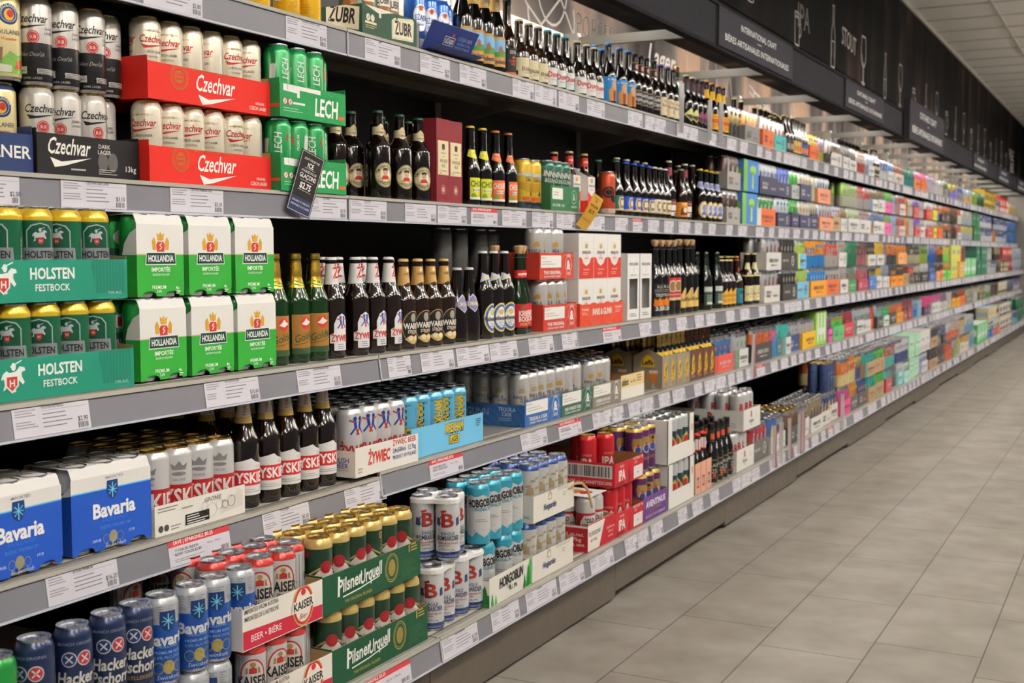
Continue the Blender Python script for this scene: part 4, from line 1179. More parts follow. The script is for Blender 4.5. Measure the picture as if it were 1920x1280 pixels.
ysh = [1.43, 1.4948, 1.5596, 1.6244, 1.6892]
for t, nm in ((0, 'lower'), (1, 'upper')):
    z = ZS[2] + t * T2
    kh.put('%s of the two teal cardboard trays with white horse crest' % nm, -1.732, 1.572 - .012 * t, z, 0, 'cardboard trays')
    row(hol, 'dark green can with gold shoulder in the %s teal tray' % nm, [y - .012 * t for y in ysh], -1.766, z + .0035, G % 'third', rz=-.7, jit=.7)
row(hol, 'dark green can standing between teal tray and green white multipacks', [1.775], -1.83, ZS[2] + T2, G % 'third', rz=-2)

hw, hgr = '#e0ddd6', '#2f9a34'
hc = can_whole([(0, '~#1f8a3c'), (120, '~#1f9a44')], D().R(-30, 60, 30, 96, '~#1a3a2a').T('HOLLANDIA', 0, 78, 9, '~#e6e2da', 2, w=54).E(0, 118, 22, 16, '~#e0ddd4').R(-12, 108, 12, 126, '~#b8342c', 2), CHT, CR, lid='^c9c9cc')
f = D().R(-65, 86, 65, 146, hw, 0).R(-65, 16, 65, 86, hgr).R(-65, 86.5, 65, 87.5, '#d8a060').P([(-10, 92), (10, 92), (12, 106), (8, 112), (-8, 112), (-12, 106)], '#c23a2f', 2)
for sx in (-1, 1):
    f.P([(sx * 13, 96), (sx * 22, 96), (sx * 24, 112), (sx * 18, 122), (sx * 13, 112)], '#cf9a2c', 2)
f.E(0, 118, 9, 4, '#cf9a2c', 2).P([(-9, 121), (-11, 130), (-4, 125), (0, 133), (4, 125), (11, 130), (9, 121)], '#cf9a2c', 2).L([(-3, 96), (3, 101), (-3, 105), (3, 109)], 2.2, '#e8ddd0', 3)
f.P([(-43, 66), (43, 66), (40, 92), (-40, 92)], '#e4e0d8', 3).P([(-41, 68), (41, 68), (38.5, 90), (-38.5, 90)], '#123c33', 4).T('HOLLANDIA', 0, 79, 12.5, '#eeeae2', 5, w=70, b=.05)
f.T('IMPORTÉE', 0, 57, 8, '#e8e8de', 2, w=52, b=.04).T('BRASSÉE EN HOLLANDE', 0, 47, 4, '#dfe8d8', 2, w=46).T('PREMIUM', -6, 22, 7, '#e8e8de', 2, w=38).T('5.0%', -6, 14, 5, '#e8e8de', 2, w=14).T('4x', 46, 20, 7, '#e8e8de', 2).lines(42, 12, 54, 2, 4, 2, '#e8e8de')
sd = D().P([(0, 4), (0, 86), (-38, 86), (-36, 50), (-28, 4)], '#2c8f32', 1).P([(0, 86), (0, 138), (-18, 128), (-32, 108), (-38, 86)], hw, 1)
hp = sleeve(2, 2, hc, CHT, CR, hw, f, side=sd, shoulder=20, taper=6, front_col=hgr)
for t, nm in ((0, 'bottom'), (1, 'top')):
    for j, (y, o) in enumerate(zip((1.842, 1.983, 2.122), ('left', 'middle', 'right'))):
        put_pack(hp, 'green and white card four-pack of cans, %s row, %s' % (nm, o), -1.735 + .004 * (j - 1), y - .004 * t, ZS[2] + t * (.1665), 'green and white four-packs')

a = D().P([(-36, 0), (36, 0), (36, 92), (-36, 92)], '#9a6a2c').P([(-36, 0), (36, 0), (36, 14), (-36, 14)], '#2f4a2c', 2).E(0, 72, 15, 15, '#c2382f', 2).P([(-14, 70), (0, 66), (16, 74), (4, 78), (0, 84), (-6, 76)], '#e6e2d8', 3).T('Golden', 0, 42, 17, '#3f4f22', 3, w=60, rot=14, sh=.25, b=.03).L([(-30, 22), (0, 26), (30, 38)], 1.6, '#3f4f22', 3)
fd = D().L([(-44, 6), (-20, 16), (20, 8), (44, 18)], 3, '#3f7a34').L([(-44, 14), (0, 4), (44, 10)], 2.5, '#3f7a34')
row(bottle(bprof(255, 33.5, 140, 196, 17), GG, [('label', a, 22, 0)], ('^d8b24a', 'foil', 176, fd)), 'green bottle with gold foil neck and amber bird label', [2.224, 2.303, 2.377], -1.765, ZS[2], B3, rz=-.25, jit=.18)
wht = '#dfdcd6'
def dancers(d, x, y, k, m1, m2, l=3):
    for s, o in ((1, 0), (-1, 12)):
        X = x + o * k * .9 - 5 * k
        d.E(X, y + 20 * k, 3.4 * k, 3.8 * k, m1, l).L([(X, y + 16 * k), (X + 2 * s * k, y + 4 * k)], 5 * k, m1, l).L([(X, y + 4 * k), (X - 8 * s * k, y - 6 * k)], 3 * k, m1, l).L([(X + 2 * s * k, y + 4 * k), (X + 8 * s * k, y - 7 * k)], 3 * k, m2, l).L([(X, y + 14 * k), (X - 10 * s * k, y + 18 * k)], 2.4 * k, m2, l)
    return d
a = D().P([(-32, 20), (32, 20), (32, 40), (22, 46), (22, 66), (14, 84), (0, 92), (-14, 84), (-22, 66), (-22, 46), (-32, 40)], wht).R(-22, 2, 22, 20, wht)
dancers(a, 0, 62, 1.0, '#2a4a9e', '#c23a3a')
a.T('ŻYWIEC', 0, 32, 15, '#c23434', 3, w=58, b=.06).lines(-12, 16, 14, 3, 5, 1.6, '#6a7aa0', 3)
n = D().R(-60, 0, 60, 50, wht).T('Ż', 0, 28, 24, '#c23434', 2, b=.06).O(0, 26, 16, 18, .8, '#c9c4bc', 2).R(24, 4, 30, 12, '#3a5aa0', 2)
zyw = bottle(bprof(246, 34, 140, 186, 18), '!#1a0c05', [('label', a, 18, 0), ('neck_label', n, 180, 0)], ('#e2dfda', 'crown'))
row(zyw, 'brown bottle with white dancers label, white neck and cap', [2.442, 2.549, 2.626, 2.701], -1.765, ZS[2], B3, rz=-.15, jit=.3)
row(zyw, 'shaded white-necked bottle behind the dancers label bottles', [2.487, 2.593, 2.614, 2.700], -1.85, ZS[2], B3, rz=-.9, jit=.5)
a = D().P([(-34, 0), (34, 0), (34, 70), (20, 84), (0, 90), (-20, 84), (-34, 70)], '#191512').O(0, 44, 33, 44, 1.4, '#c9a868', 2, 26).E(0, 70, 9, 12, '#9a8f80', 2).T('WARKA', 0, 48, 15, '#e8e0d0', 3, w=60, b=.06).T('STRONG', 0, 33, 8, '#e0d6c4', 3, w=36, b=.04).R(-8, 26, 8, 28, '#d87c2c', 3).P([(-26, 12), (0, 0), (26, 12), (18, 20), (-18, 20)], '#c9a868', 3).E(-9, 16, 8, 7, '#e0d0a8', 4).E(9, 16, 8, 7, '#e0d0a8', 4)
n = D().P([(-36, 0), (36, 0), (32, 50), (-32, 50)], '#c49a58').T('WARKA', 0, 30, 7, '#4a3a24', 2, w=28).P([(-18, 0), (0, 8), (18, 0)], '#2a2420', 2).E(0, 41, 5, 5, '#e0cf9c', 2)
wk = bottle(bprof(240, 34.5, 128, 172, 18), AM, [('label', a, 14, 0), ('neck_label', n, 170, 0)], ('#c9a868', 'crown'))
row(wk, 'brown bottle with black and gold strong beer label', [2.768, 2.830, 2.906, 2.984], -1.765, ZS[2], B3, rz=-.3, jit=.2)
row(wk, 'shaded bottle behind the black and gold labels', [2.835, 2.907, 2.984], -1.85, ZS[2], B3, rz=-.5)
p = [(0, 4), (26, 3), (28, 0), (32, 4), (33, 12), (33, 60), (30, 90), (24, 120), (18, 150), (15, 175), (13.5, 195), (14.5, 196), (14.5, 203), (13, 204), (13, 212), (0, 212)]
a = D().P([(-24, 20), (0, 0), (24, 20), (18, 42), (0, 54), (-18, 42)], '#cfcad8').P([(-21, 20), (0, 3), (21, 20), (15, 40), (0, 50), (-15, 40)], '#7d769c', 2).P([(-30, 18), (30, 18), (30, 32), (-30, 32)], '#7d769c', 3).T('ORVAL', 0, 25, 11, '#e0d4a0', 4, w=44, b=.05)
row(bottle(p, BG, [('neck_label', a, 84, 0)], ('#c9c6c0', 'crown')), 'skittle shaped dark bottle with mauve diamond label', [3.060, 3.129], -1.765, ZS[2], B3, rz=-.35, jit=.1)
a = D().O(0, 42, 33, 44, 5, '#d8c87c', 1, 30).O(0, 42, 28, 38, 7, '#3c5aa0', 1, 30).E(0, 42, 22, 32, '#e4e0d0', 1, 26).E(0, 58, 9, 9, '#c9b060', 2).T('Weihenstephan', 2, 40, 13, '#2a2a34', 3, w=76, sh=.15, b=.05).lines(-12, 26, 14, 3, 5, 1.5, '#6a7aa0', 3).A('BAYERISCHE', 0, 42, 25, 6, '#e0e0d8', 3, span=90)
n = D().P([(-34, 0), (0, 10), (34, 0), (30, 28), (0, 20), (-30, 28)], '#b8c4d8').P([(-28, 6), (0, 15), (28, 6), (26, 16), (0, 18), (-26, 16)], '#d8c070', 2)
row(bottle(bprof(262, 33.5, 140, 200, 16), BG, [('label', a, 20, 0), ('neck_label', n, 170, 0)], ('#dedcd8', 'crown')), 'tall brown bottle with blue and gold oval label', [3.214, 3.275, 3.337], -1.765, ZS[2], B3, rz=-.2, jit=.25)
a = D().R(-40, 0, 40, 74, '#b8242c').T('KRIEK', 0, 44, 16, '#f0e8dc', 2, w=46, b=.05).T('BOON', 0, 26, 16, '#f0e8dc', 2, w=46, b=.05).E(-8, 62, 8, 7, '#8a5a2c', 2).lines(-20, 12, 20, 2, 5, 1.6, '#e0c070')
row(bottle(bprof(256, 31, 92, 190, 15), '!#0d2a10', [('label', a, 22, 0), ('neck_label', D().R(-50, 0, 50, 24, '#c8282c').R(-14, 8, 14, 14, '#e0c8b0', 2), 178, 0)], ('^c9a070', 'cork')), 'small corked green bottle with red labels', [3.388, 3.449, 3.509], -1.765, ZS[2], B3, rz=-.3, jit=.2)
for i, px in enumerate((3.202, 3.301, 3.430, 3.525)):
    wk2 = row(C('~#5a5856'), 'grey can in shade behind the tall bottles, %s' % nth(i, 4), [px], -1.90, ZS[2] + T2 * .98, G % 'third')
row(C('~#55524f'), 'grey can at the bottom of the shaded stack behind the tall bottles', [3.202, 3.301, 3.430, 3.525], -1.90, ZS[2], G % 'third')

ig = '~#c2bfba'
def innis(tint, txt='INNIS &GUNN', foot=None):
    a = D().O(0, 96, 26, 30, .7, '~#8d8a86').P([(-11, 102), (11, 102), (12, 112), (6, 120), (-6, 118), (-12, 112)], tint, 2).T('INNIS &', -6, 90, 10, '~#2f2c2a', 3, w=42).T('GUNN', 10, 79, 10, '~#2f2c2a', 3, w=30).lines(-18, 68, 18, 3, 5, 1.4, '~#8d8a86', 2)
    for i in range(14):
        a.R(-101 + i * 14.6, 20, -99.8 + i * 14.6, 150, '~#a9a6a2', 1) if abs(-101 + i * 14.6) > 40 else None
    a.bars(60, 40, 70, 110, '~#5f5c5a', 9)
    b = [(0, foot or ig), (34, ig)] if foot else [(0, ig)]
    return C(b, a, lid='^c9c9cc')
def ampfront(w, col, txt, lite='#efe9e2'):
    f = D()
    for i in range(-2, 12):
        f.O(w * .34, -10, 30 + i * 16, 30 + i * 16, .8, lite if False else '#d8c8bc', 1, 20, a0=PI * .1, a1=PI * .9) if i % 2 == 0 and i < 6 else None
    f.R(-w / 2 + 8, 38, w * .12, 78, '#e6e2da', 2).T('BEST BEFORE', -w / 2 + 30, 70, 4, '#7d7a78', 3, w=36).lines(-w / 2 + 16, 56, w * .05, 2, 8, 3, '#b9b5b0', 3)
    f.T(txt, -w * .14, 22, 11, lite, 3, w=w * .5, b=.04).T('DRINK FRESH BEER', -w * .14, 9, 6, lite, 3, w=w * .48).T('&', w * .34, 46, 30, lite, 3, b=.06).O(w * .34, 47, 26, 28, 1.6, lite, 3).A('INNIS', w * .34, 47, 32, 6, lite, 3, span=60).A('GUNN', w * .34, 47, 33, 6, lite, 3, mid=-90, span=-60)
    return f
f = ampfront(262, '#c23f2f', 'THE ORIGINAL')
ko = tray(262, 390, 86, 88, '#bf3d2e', f, inside='#9a6a4a')
ci = innis('~#c99a50')
for t, nm in ((0, 'lower'), (1, 'upper')):
    z = ZS[2] + t * T2
    ko.put('%s red cardboard tray with white ampersand badge' % nm, -1.735, 3.70 - .028 * t, z, 0, 'cardboard trays')
    row(ci, 'silver white can standing in the %s red ampersand tray' % nm, [3.606 - .028 * t + i * P1 for i in range(4)], -1.773, z + .0035, G % 'third', rz=-.9, jit=.5)
bf = D().P([(-62, 2), (62, 2), (62, 78), (40, 74), (26, 56), (0, 46), (-26, 56), (-40, 74), (-62, 78)], '#c8392c').O(0, 96, 30, 36, 1, '#c9b09a').P([(-11, 108), (11, 108), (12, 118), (5, 126), (-6, 124), (-12, 118)], '#c49a5a', 2).T('INNIS&GUNN', 0, 94, 11, '#3a3634', 3, w=70).T('THE', 0, 82, 5, '#c8392c', 3).T('ORIGINAL', 0, 74, 7, '#c8392c', 3, w=36).T('INNIS & GUNN', 0, 34, 5, '#f0e4dc', 3, w=50).lines(-30, 22, 30, 2, 6, 1.8, '#e0b8ac', 3)
kb = carton(127, 127, 160, '#e4e0d8', bf, None, name='carton', cat='carton')
f = D().T('INNIS & GUNN', 0, 48, 22, '#f2e8dc', 2, w=172, b=.05).T('THE ORIGINAL', -150, 58, 8, '#f2e8dc', 2, w=62).T('THE ORIGINAL', 150, 58, 8, '#f2e8dc', 2, w=62).lines(-180, 46, -120, 2, 6, 2, '#eab8a4').lines(120, 46, 180, 2, 6, 2, '#eab8a4')
for i in range(24):
    x = -185 + i * 16
    f.L([(x * .25, -20), (x, 70)], .9, '#e08a70', 1) if abs(x) > 20 else None
tray(390, 262, 76, 80, '#d4482e', f, inside='#9a6a4a').put('orange red cardboard tray with white lettering under white red cartons', -1.735, 4.054, ZS[2], 0, 'cardboard trays')
for t, nm in ((0, 'bottom'), (1, 'top')):
    for j, o in enumerate(('left', 'middle', 'right')):
        kb.put('white and red carton, %s row, %s of three' % (nm, o), -1.742, 3.9265 + .1275 * j, ZS[2] + .0035 + t * .161, 0, 'white and red cartons')
# white window boxes, each showing its bottle
bm = bottle(bprof(228, 29, 120, 168, 15), BB, [('label', D().O(0, 30, 26, 30, 1, '#e0d8c8').E(0, 46, 26, 22, '#1f5a8a').R(-26, 0, 26, 40, '#d8cdbb', 2).T('INNIS&GUNN', 0, 46, 7, '#e8e4dc', 3, w=40), 22, 0)], ('#1f1c1c', 'crown'))
m = MB()
Wg, Hg, t = .0615, .255, .0012
m.box(-.115, -Wg, 0, 0, -Wg + t, Hg, '#e4e1dc').box(-.115, Wg - t, 0, 0, Wg, Hg, '#e4e1dc').box(-.115, -Wg, 0, -.1138, Wg, Hg, '#d8d5d0').box(-.115, -Wg, 0, 0, Wg, t, '#e4e1dc').box(-.115, -Wg, Hg - t, 0, Wg, Hg, '#e4e1dc')
m.box(-t, -Wg, 0, 0, Wg, .042, '#e4e1dc').box(-t, -Wg, .158, 0, Wg, Hg, '#e4e1dc').box(-t, -Wg, .042, 0, -.042, .158, '#e4e1dc').box(-t, .042, .042, 0, Wg, .158, '#e4e1dc')
m.art_front(D().T('INNIS & GUNN', 0, 214, 11, '#3a3634', 1, w=84).R(-2, 184, 2, 202, '#b9b4ac').T('BARREL AGED', 0, 172, 5, '#8a8682', 1, w=56).lines(-36, 22, 40, 2, 8, 4, '#8a8682'), 0, 0, 0)
kg = Kind('gift_box', 'gift box', m.mesh('gift_box'), [('bottle', bm.mesh, bm.parts)])
for yy, o in ((4.36, 'left'), (4.49, 'right')):
    g = kg.put('%s of the two white window boxes with a bottle inside' % o, -1.737, yy, ZS[2], 0, 'gift boxes')
    for c in g.children:
        c.location = (-.045, -.006, .0014)
def corked(labels, gl=BB, H=285, cm='^d8b070', R=34):
    return bottle(bprof(H, R, 150, 215, 17, 14.5), gl, labels, (cm, 'cork'))
a = D().R(-40, 0, 40, 118, '#141212').T('X.U.', 0, 104, 12, '#d8d4cc', 2, w=34).lines(-26, 90, 26, 2, 7, 2, '#b0aca4').T('TROU', 0, 70, 12, '#e0dcd4', 2, w=44).P([(-30, 26), (30, 26), (26, 56), (10, 48), (0, 62), (-12, 50), (-26, 56)], '#d8741c', 2).T('3:30', 0, 16, 16, '#e8e4dc', 3, w=44, b=.05)
row(corked([('label', a, 16, 0)]), 'corked dark bottle with black and orange label', [4.665, 4.74], -1.768, ZS[2], B3, rz=-.35, jit=.15)
a = D().R(-44, 0, 44, 94, '#b8282c').P([(-16, 36), (16, 36), (20, 62), (14, 82), (-14, 82), (-20, 62)], '#ddd0b0', 2).P([(-13, 39), (13, 39), (16, 62), (11, 78), (-11, 78), (-16, 62)], '#8a6a44', 3).R(-44, 0, 44, 12, '#c9b48a', 2).T('CINQ CENTS', 0, 24, 7, '#e8dcc8', 2, w=50)
row(corked([('label', a, 60, 0)], cm='^c8403c'), 'corked dark bottle with red shield label', [4.815, 4.875], -1.768, ZS[2], B3, rz=-.35, jit=.1)
a = D().P([(-34, 0), (34, 0), (34, 84), (-4, 84), (-34, 40)], '#d8b464').O(10, 58, 13, 24, 4, '#5a3f7d', 2, 18).T('Karakter', 2, 36, 15, '#4a3420', 2, w=60, b=.04)
row(corked([('label', a, 24, 0)], H=290), 'corked dark bottle with slanted tan and purple label', [4.939, 5.048, 5.118], -1.77, ZS[2], B3, rz=-.2, jit=.25)
a = D().R(-36, 0, 36, 84, '#2c4438').R(-36, 62, 36, 84, '#c9c9c0', 2).lines(-24, 44, 24, 4, 8, 3, '#9aa89c').R(-24, 6, 24, 16, '#c9c9c0', 2)
fb = bottle(bprof(262, 34, 125, 205, 17, 15), '!#07100b', [('label', a, 20, 0)], ('^3a4540', 'foil', 176))
row(fb, 'dark bottle with black foil neck and dark green label', [5.308, 5.463], -1.77, ZS[2], B3, rz=-.2, jit=.2)
row(fb, 'foil necked bottle at the back beside the tan label bottles', [5.388], -1.84, ZS[2], B3)
a = D().P([(-36, 0), (36, 0), (36, 76), (10, 76), (-36, 44)], '#d8a43c').T('STRAFFE', 4, 40, 10, '#6a4420', 2, w=50).lines(-24, 20, 28, 2, 8, 3, '#9a6a2c')
row(bottle(bprof(225, 33, 112, 165, 16), BG, [('label', a, 16, 0)], ('#d8cda0', 'crown')), 'squat dark bottle with slanted yellow label', [5.535, 5.600, 5.667], -1.768, ZS[2], B3, rz=-.2, jit=.1)
a = D().R(-42, 0, 42, 72, '#1f7486').T('Cuvée', 4, 32, 13, '#c2384a', 2, w=46).E(-8, 54, 14, 9, '#123f4a', 2).E(14, 16, 12, 8, '#123f4a', 2)
row(bottle(bprof(226, 34, 112, 165, 16), '!#2e1a0a', [('label', a, 14, 0), ('neck_label', D().E(0, 16, 10, 12, '#c8392c'), 160, 0)], ('#c8382c', 'crown')), 'squat amber bottle with blue label and red cap', [5.778], -1.768, ZS[2], B3, rz=-.2)
a = D().R(-42, 0, 42, 76, '#e0d49c').T('La Trappe', 0, 36, 12, '#3a2c20', 2, w=68, b=.03).E(0, 56, 10, 12, '#b8b0c0', 2).T('TRIPEL', 0, 20, 7, '#c8622c', 2, w=40)
n = D().P([(-32, 0), (0, -6), (32, 0), (26, 30), (-26, 30)], '#dccf9a')
row(bottle(bprof(255, 33, 135, 195, 16), BG, [('label', a, 18, 0), ('neck_label', n, 178, 0), ('neck_label', D().R(-80, 0, 80, 8, '#c9ae5a'), 140, 0)], ('#d8c070', 'crown')), 'tall brown bottle with cream label and cream neck tag', [5.948, 6.070, 6.156], -1.768, ZS[2], B3, rz=-.2, jit=.12)
row(bottle(bprof(255, 33, 135, 195, 16), BG, [('label', D().R(-42, 0, 42, 72, '#5a3424').R(-30, 24, 30, 44, '#8a6a3c', 2), 18, 0), ('neck_label', D().R(-30, 0, 30, 34, '#7a5a4c'), 176, 0)], ('#3a2020', 'crown')), 'tall brown bottle with brown label', [6.265], -1.768, ZS[2], B3, rz=-.2)
row(bottle(bprof(240, 32, 118, 175, 15), BG, [], ('#c9ae5a', 'crown')), 'shaded bottle with gold cap behind the yellow label bottles', [5.776, 5.887, 5.937, 6.037, 6.035], -1.85, ZS[2], B3)

# --- fourth shelf ---------------------------------------------------
B4 = 'bottles on the fourth shelf'
blu = '#1f4fae'
bvc = can_whole([(0, '~#1d50a8'), (118, '~#b9bcc0')], None, CHT, CR, lid='^c9c9cc')
f = D().R(-98, 118, 98, 146, '#dedad3', 0).R(-98, 16, 98, 118, blu).R(-98, 118, 98, 120.5, '#58b0dc').T('IMPORTED', 6, 140, 5, '#8a8d94', 2, w=44)
f.P([(-13, 134), (13, 134), (14, 112), (8, 102), (0, 97), (-8, 102), (-14, 112)], '#16386e', 3).L([(0, 101), (0, 130)], 2, '#7fd0e8', 4).L([(-9, 108), (9, 125)], 1.4, '#7fd0e8', 4).L([(9, 108), (-9, 125)], 1.4, '#7fd0e8', 4).L([(-11, 116), (11, 116)], 1.4, '#7fd0e8', 4)
f.T('Bavaria', 4, 80, 26, '#eceae6', 3, w=104, b=.07).T('HOLLAND', 6, 60, 7, '#2f6ac4', 2, w=60).T('BIÈRE PREMIUM', 6, 47, 6, '#3f78c8', 2, w=74).E(0, 26, 10, 12, '#8a8468', 2).O(-17, 24, 8, 9, 1.2, '#8a8468', 2).O(17, 24, 8, 9, 1.2, '#8a8468', 2).T('DEPUIS', -40, 24, 5, '#cfd8e8', 2, w=20).T('1719', 46, 30, 5, '#cfd8e8', 2, w=14).T('Fr. Swinkels', 6, 11, 8, '#e0e4ea', 3, w=50, sh=.35, b=-.02)
sd = D().P([(0, 4), (0, 118), (-30, 112), (-40, 60), (-26, 4)], '#1a459a').P([(0, 118), (0, 136), (-26, 116), (-30, 112)], '#dcd9d2')
bv = sleeve(3, 2, bvc, CHT, CR, '#dedad3', f, side=sd, shoulder=20, taper=6, front_col=blu)
put_pack(bv, 'blue and white card six-pack of cans at the left edge of the photo', -1.722, 1.462, ZS[3], 'blue and white six-packs', rz=.03)
put_pack(bv, 'blue and white card six-pack of cans beside the white tray', -1.728, 1.685, ZS[3], 'blue and white six-packs', rz=-.03)
ts = '~#cfcdcb'
a = D().R(-101, 36, 101, 88, '~#bf2a2e').T('TYSKIE', 0, 62, 34, '~#efebe4', 3, w=112, b=.05).P([(-14, 118), (14, 118), (18, 132), (8, 126), (0, 136), (-8, 126), (-18, 132)], '~#8a8886', 2).E(0, 110, 15, 4, '~#8a8886', 2).T('GRONIE', 0, 98, 5, '~#8a8886', 2, w=26).R(-101, 20, 101, 36, '~#d8d4d0').lines(70, 120, 96, 5, 6, 1.4, '~#9a9896')
tys = C(ts, a, lid='^c9a35a', tab='^b08a48')
f = D().T('GRONIE', 34, 50, 9, '#77736c', 2, w=52).lines(-128, 54, -50, 2, 6, 2, '#8a867e').lines(-60, 44, -20, 1, 4, 3, '#9a968e').E(-120, 14, 7, 7, '#4a4844').E(-104, 14, 7, 7, '#4a4844').lines(-92, 14, -60, 2, 6, 2, '#8a867e').R(-50, 8, 22, 30, '#23211f').lines(-46, 25, 18, 4, 5, 2, '#d8d4cc', 3)
for x, y, r in ((30, 26, 15), (54, 34, 11), (8, 38, 9), (72, 30, 9), (92, 34, 12)):
    f.O(x, y, r, r, 1.2, '#b8b2a6')
f.P([(56, 12), (128, 18), (128, 52), (110, 57), (104, 44), (84, 50), (76, 40), (62, 42)], '#d2ccc0')
tray(272, 395, 62, 56, '#e0dbd0', f, inside='#b08a5e', top_edge='#b8946a').put('white cardboard tray with grey town sketch holding red band cans', -1.722, 1.925, ZS[3], .0, 'cardboard trays')
row(tys, 'white can with wide red band in the white sketch tray', span(1.829, 4, .0655), -1.762, ZS[3] + .0035, G % 'fourth', rz=-.8, jit=.7, depth=4, dx=.0655)
a = D().P([(-46, 0), (46, 0), (46, 66), (20, 74), (10, 82), (-14, 76), (-46, 70)], '#d9d7d2').R(-46, 22, 46, 56, '#c02a30', 2).T('TYSKIE', 0, 39, 22, '#efe9e2', 3, w=82, b=.06).lines(-42, 12, 40, 2, 5, 1.6, '#a9a49c', 3).R(-54, 2, -48, 66, '#d9d7d2').bars(-53, 6, -49, 60, '#8a8680', 3, 3).lines(20, 64, 42, 2, 4, 1.2, '#a9a49c', 3)
n = D().R(-58, 0, 58, 52, '#d4cec2').R(-58, 0, 58, 14, '#c2a45e', 2).T('TYSKIE', 0, 32, 8, '#b8303a', 3, w=32, rot=90)
tb = bottle(bprof(248, 34, 140, 192, 18), '!#170a05', [('label', a, 30, 0), ('neck_label', n, 188, 0)], ('#c9c2b4', 'crown'))
row(tb, 'brown bottle with red and white label and tan neck label', [2.112, 2.187, 2.26, 2.332, 2.403], -1.765, ZS[3], B4, rz=-.45, jit=.25)
row(tb, 'shaded bottle with pale neck behind the red and white labels', [2.10, 2.17, 2.24, 2.31, 2.38], -1.86, ZS[3], B4, rz=-.5)
row(tb, 'pale necked bottle in deep shade, third row behind red white labels', [2.10, 2.17, 2.24, 2.31], -1.95, ZS[3], B4, rz=-.5)
a = D()
a.T('ŻYWIEC', 0, 56, 30, '~#bf2f30', 2, w=96, b=.06)
dancers(a, 0, 108, 1.5, '~#23469e', '~#c23a3a')
a.O(46, 100, 26, 34, .8, '~#8a8a8a', a0=-1, a1=1.2).T('PIWO', 0, 148, 4, '~#8a8886', 2).lines(74, 120, 98, 6, 6, 1.3, '~#9a9896')
zc = C('~#d6d4d2', a, lid='^cfcfd2')
f = D().T('ŻYWIEC', -40, 40, 28, '#c8392f', 2, w=98, sh=.06, b=.07).T('ŻYWIEC BEER', 78, 64, 14, '#c8392f', 2, w=112).T('24x500ml  12.7kg', 78, 44, 12, '#33468a', 2, w=110).T('PRODUCT OF POLAND', 78, 26, 10, '#33468a', 2, w=112).lines(-134, 18, -104, 2, 8, 4, '#a9a49a')
s = D().T('POLISH', -46, 42, 12, '#33468a', 2, w=54).T('BEER', -40, 28, 12, '#33468a', 2, w=38).lines(-66, 16, -10, 1, 4, 2, '#a9a49a')
tray(290, 395, 74, 66, '#e2ddd2', f, s, inside='#b08a5e').put('white cardboard tray with red and blue lettering over the rail joint', -1.700, 2.593, ZS[3] + .012, 0, 'cardboard trays')
row(zc, 'white can with blue dancers in the white lettered tray', span(2.497, 4, .066), -1.752, ZS[3] + .0155, G % 'fourth', rz=-.55, jit=.35, depth=4, dx=.066)
wb_ = '#6fb9dc'
a = D().T('WREXHAM', 0, 84, 26, '~#e6c02c', 3, w=112, rot=90, b=.08).T('WREXHAM', 2, 82, 28, '~#1f1c1a', 2, w=118, rot=90, b=.1).R(16, 30, 32, 76, '~#e6c02c', 2).T('LAGER', 24, 53, 11, '~#1f1c1a', 3, w=40, rot=90, b=.05)
a.R(48, 44, 62, 60, '~#b8402c', 2).P([(50, 60), (62, 60), (60, 96), (54, 100)], '~#b8402c', 2).lines(44, 130, 66, 8, 6, 1.5, '~#2f6a86').T('WREXHAM', -66, 112, 12, '~#e6c02c', 3, w=50, b=.08).T('WREXHAM', -65.6, 111.4, 13, '~#1f1c1a', 2, w=52, b=.1).R(-84, 88, -48, 102, '~#1f1c1a', 2).T('LAGER', -66, 95, 9, '~#e6c02c', 3, w=30).lines(-84, 78, -50, 6, 6, 1.6, '~#2f5f7a').R(-101, 150, 101, 151, '~#dfe8ec').T('WELSH COUNTRY', 0, 140, 5, '~#1f5a7a', 2, w=60)
wx = C('~#5fb2d8', a, lid='^c4c6c8')
f = D()
f.T('WREXHAM', 28, 60, 27, '#2a2416', 2, w=106, b=.13, sh=.1).T('WREXHAM', 27, 61, 25, '#e8c838', 3, w=102, b=.05, sh=.1).R(0, 14, 56, 40, '#2a2416', 2).R(2, 16, 54, 38, '#e8c838', 3).T('LAGER', 28, 27, 16, '#2a2416', 4, w=46, b=.06).lines(154, 66, 186, 4, 6, 2.4, '#2a3f4c').L([(-150, 10), (-150, 90)], .8, '#5aa4c6')
tray(396, 262, 82, 70, wb_, f, D().R(-100, 0, 0, 84, '#62add0'), inside='#b08a5e', top_edge='#a8845a').put('sky blue cardboard tray with yellow LAGER badge', -1.722, 2.938, ZS[3] + .0115, 0, 'cardboard trays')
row(wx, 'sky blue can with yellow lettering in the sky blue tray', span(2.7775, 6, .0643), -1.762, ZS[3] + .015, G % 'fourth', rz=-.6, jit=1.2, depth=4, dx=.0645)
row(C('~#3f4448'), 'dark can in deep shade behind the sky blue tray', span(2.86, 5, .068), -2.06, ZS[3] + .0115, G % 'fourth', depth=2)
fs = [('blue', '#2f5f9a', 'TEQUILA CASK', '~#b8bcc0', '~#2a5a98', 3.556, 268, 3.480), ('dark green', '#2f5a48', 'IRISH WHISKEY CASK', '~#c2bfba', '~#24483a', 3.824, 260, 0), ('taupe', '#7f776c', 'CARIBBEAN RUM CASK', '~#c2bfba', '~#8a7a64', 4.086, 260, 0)]
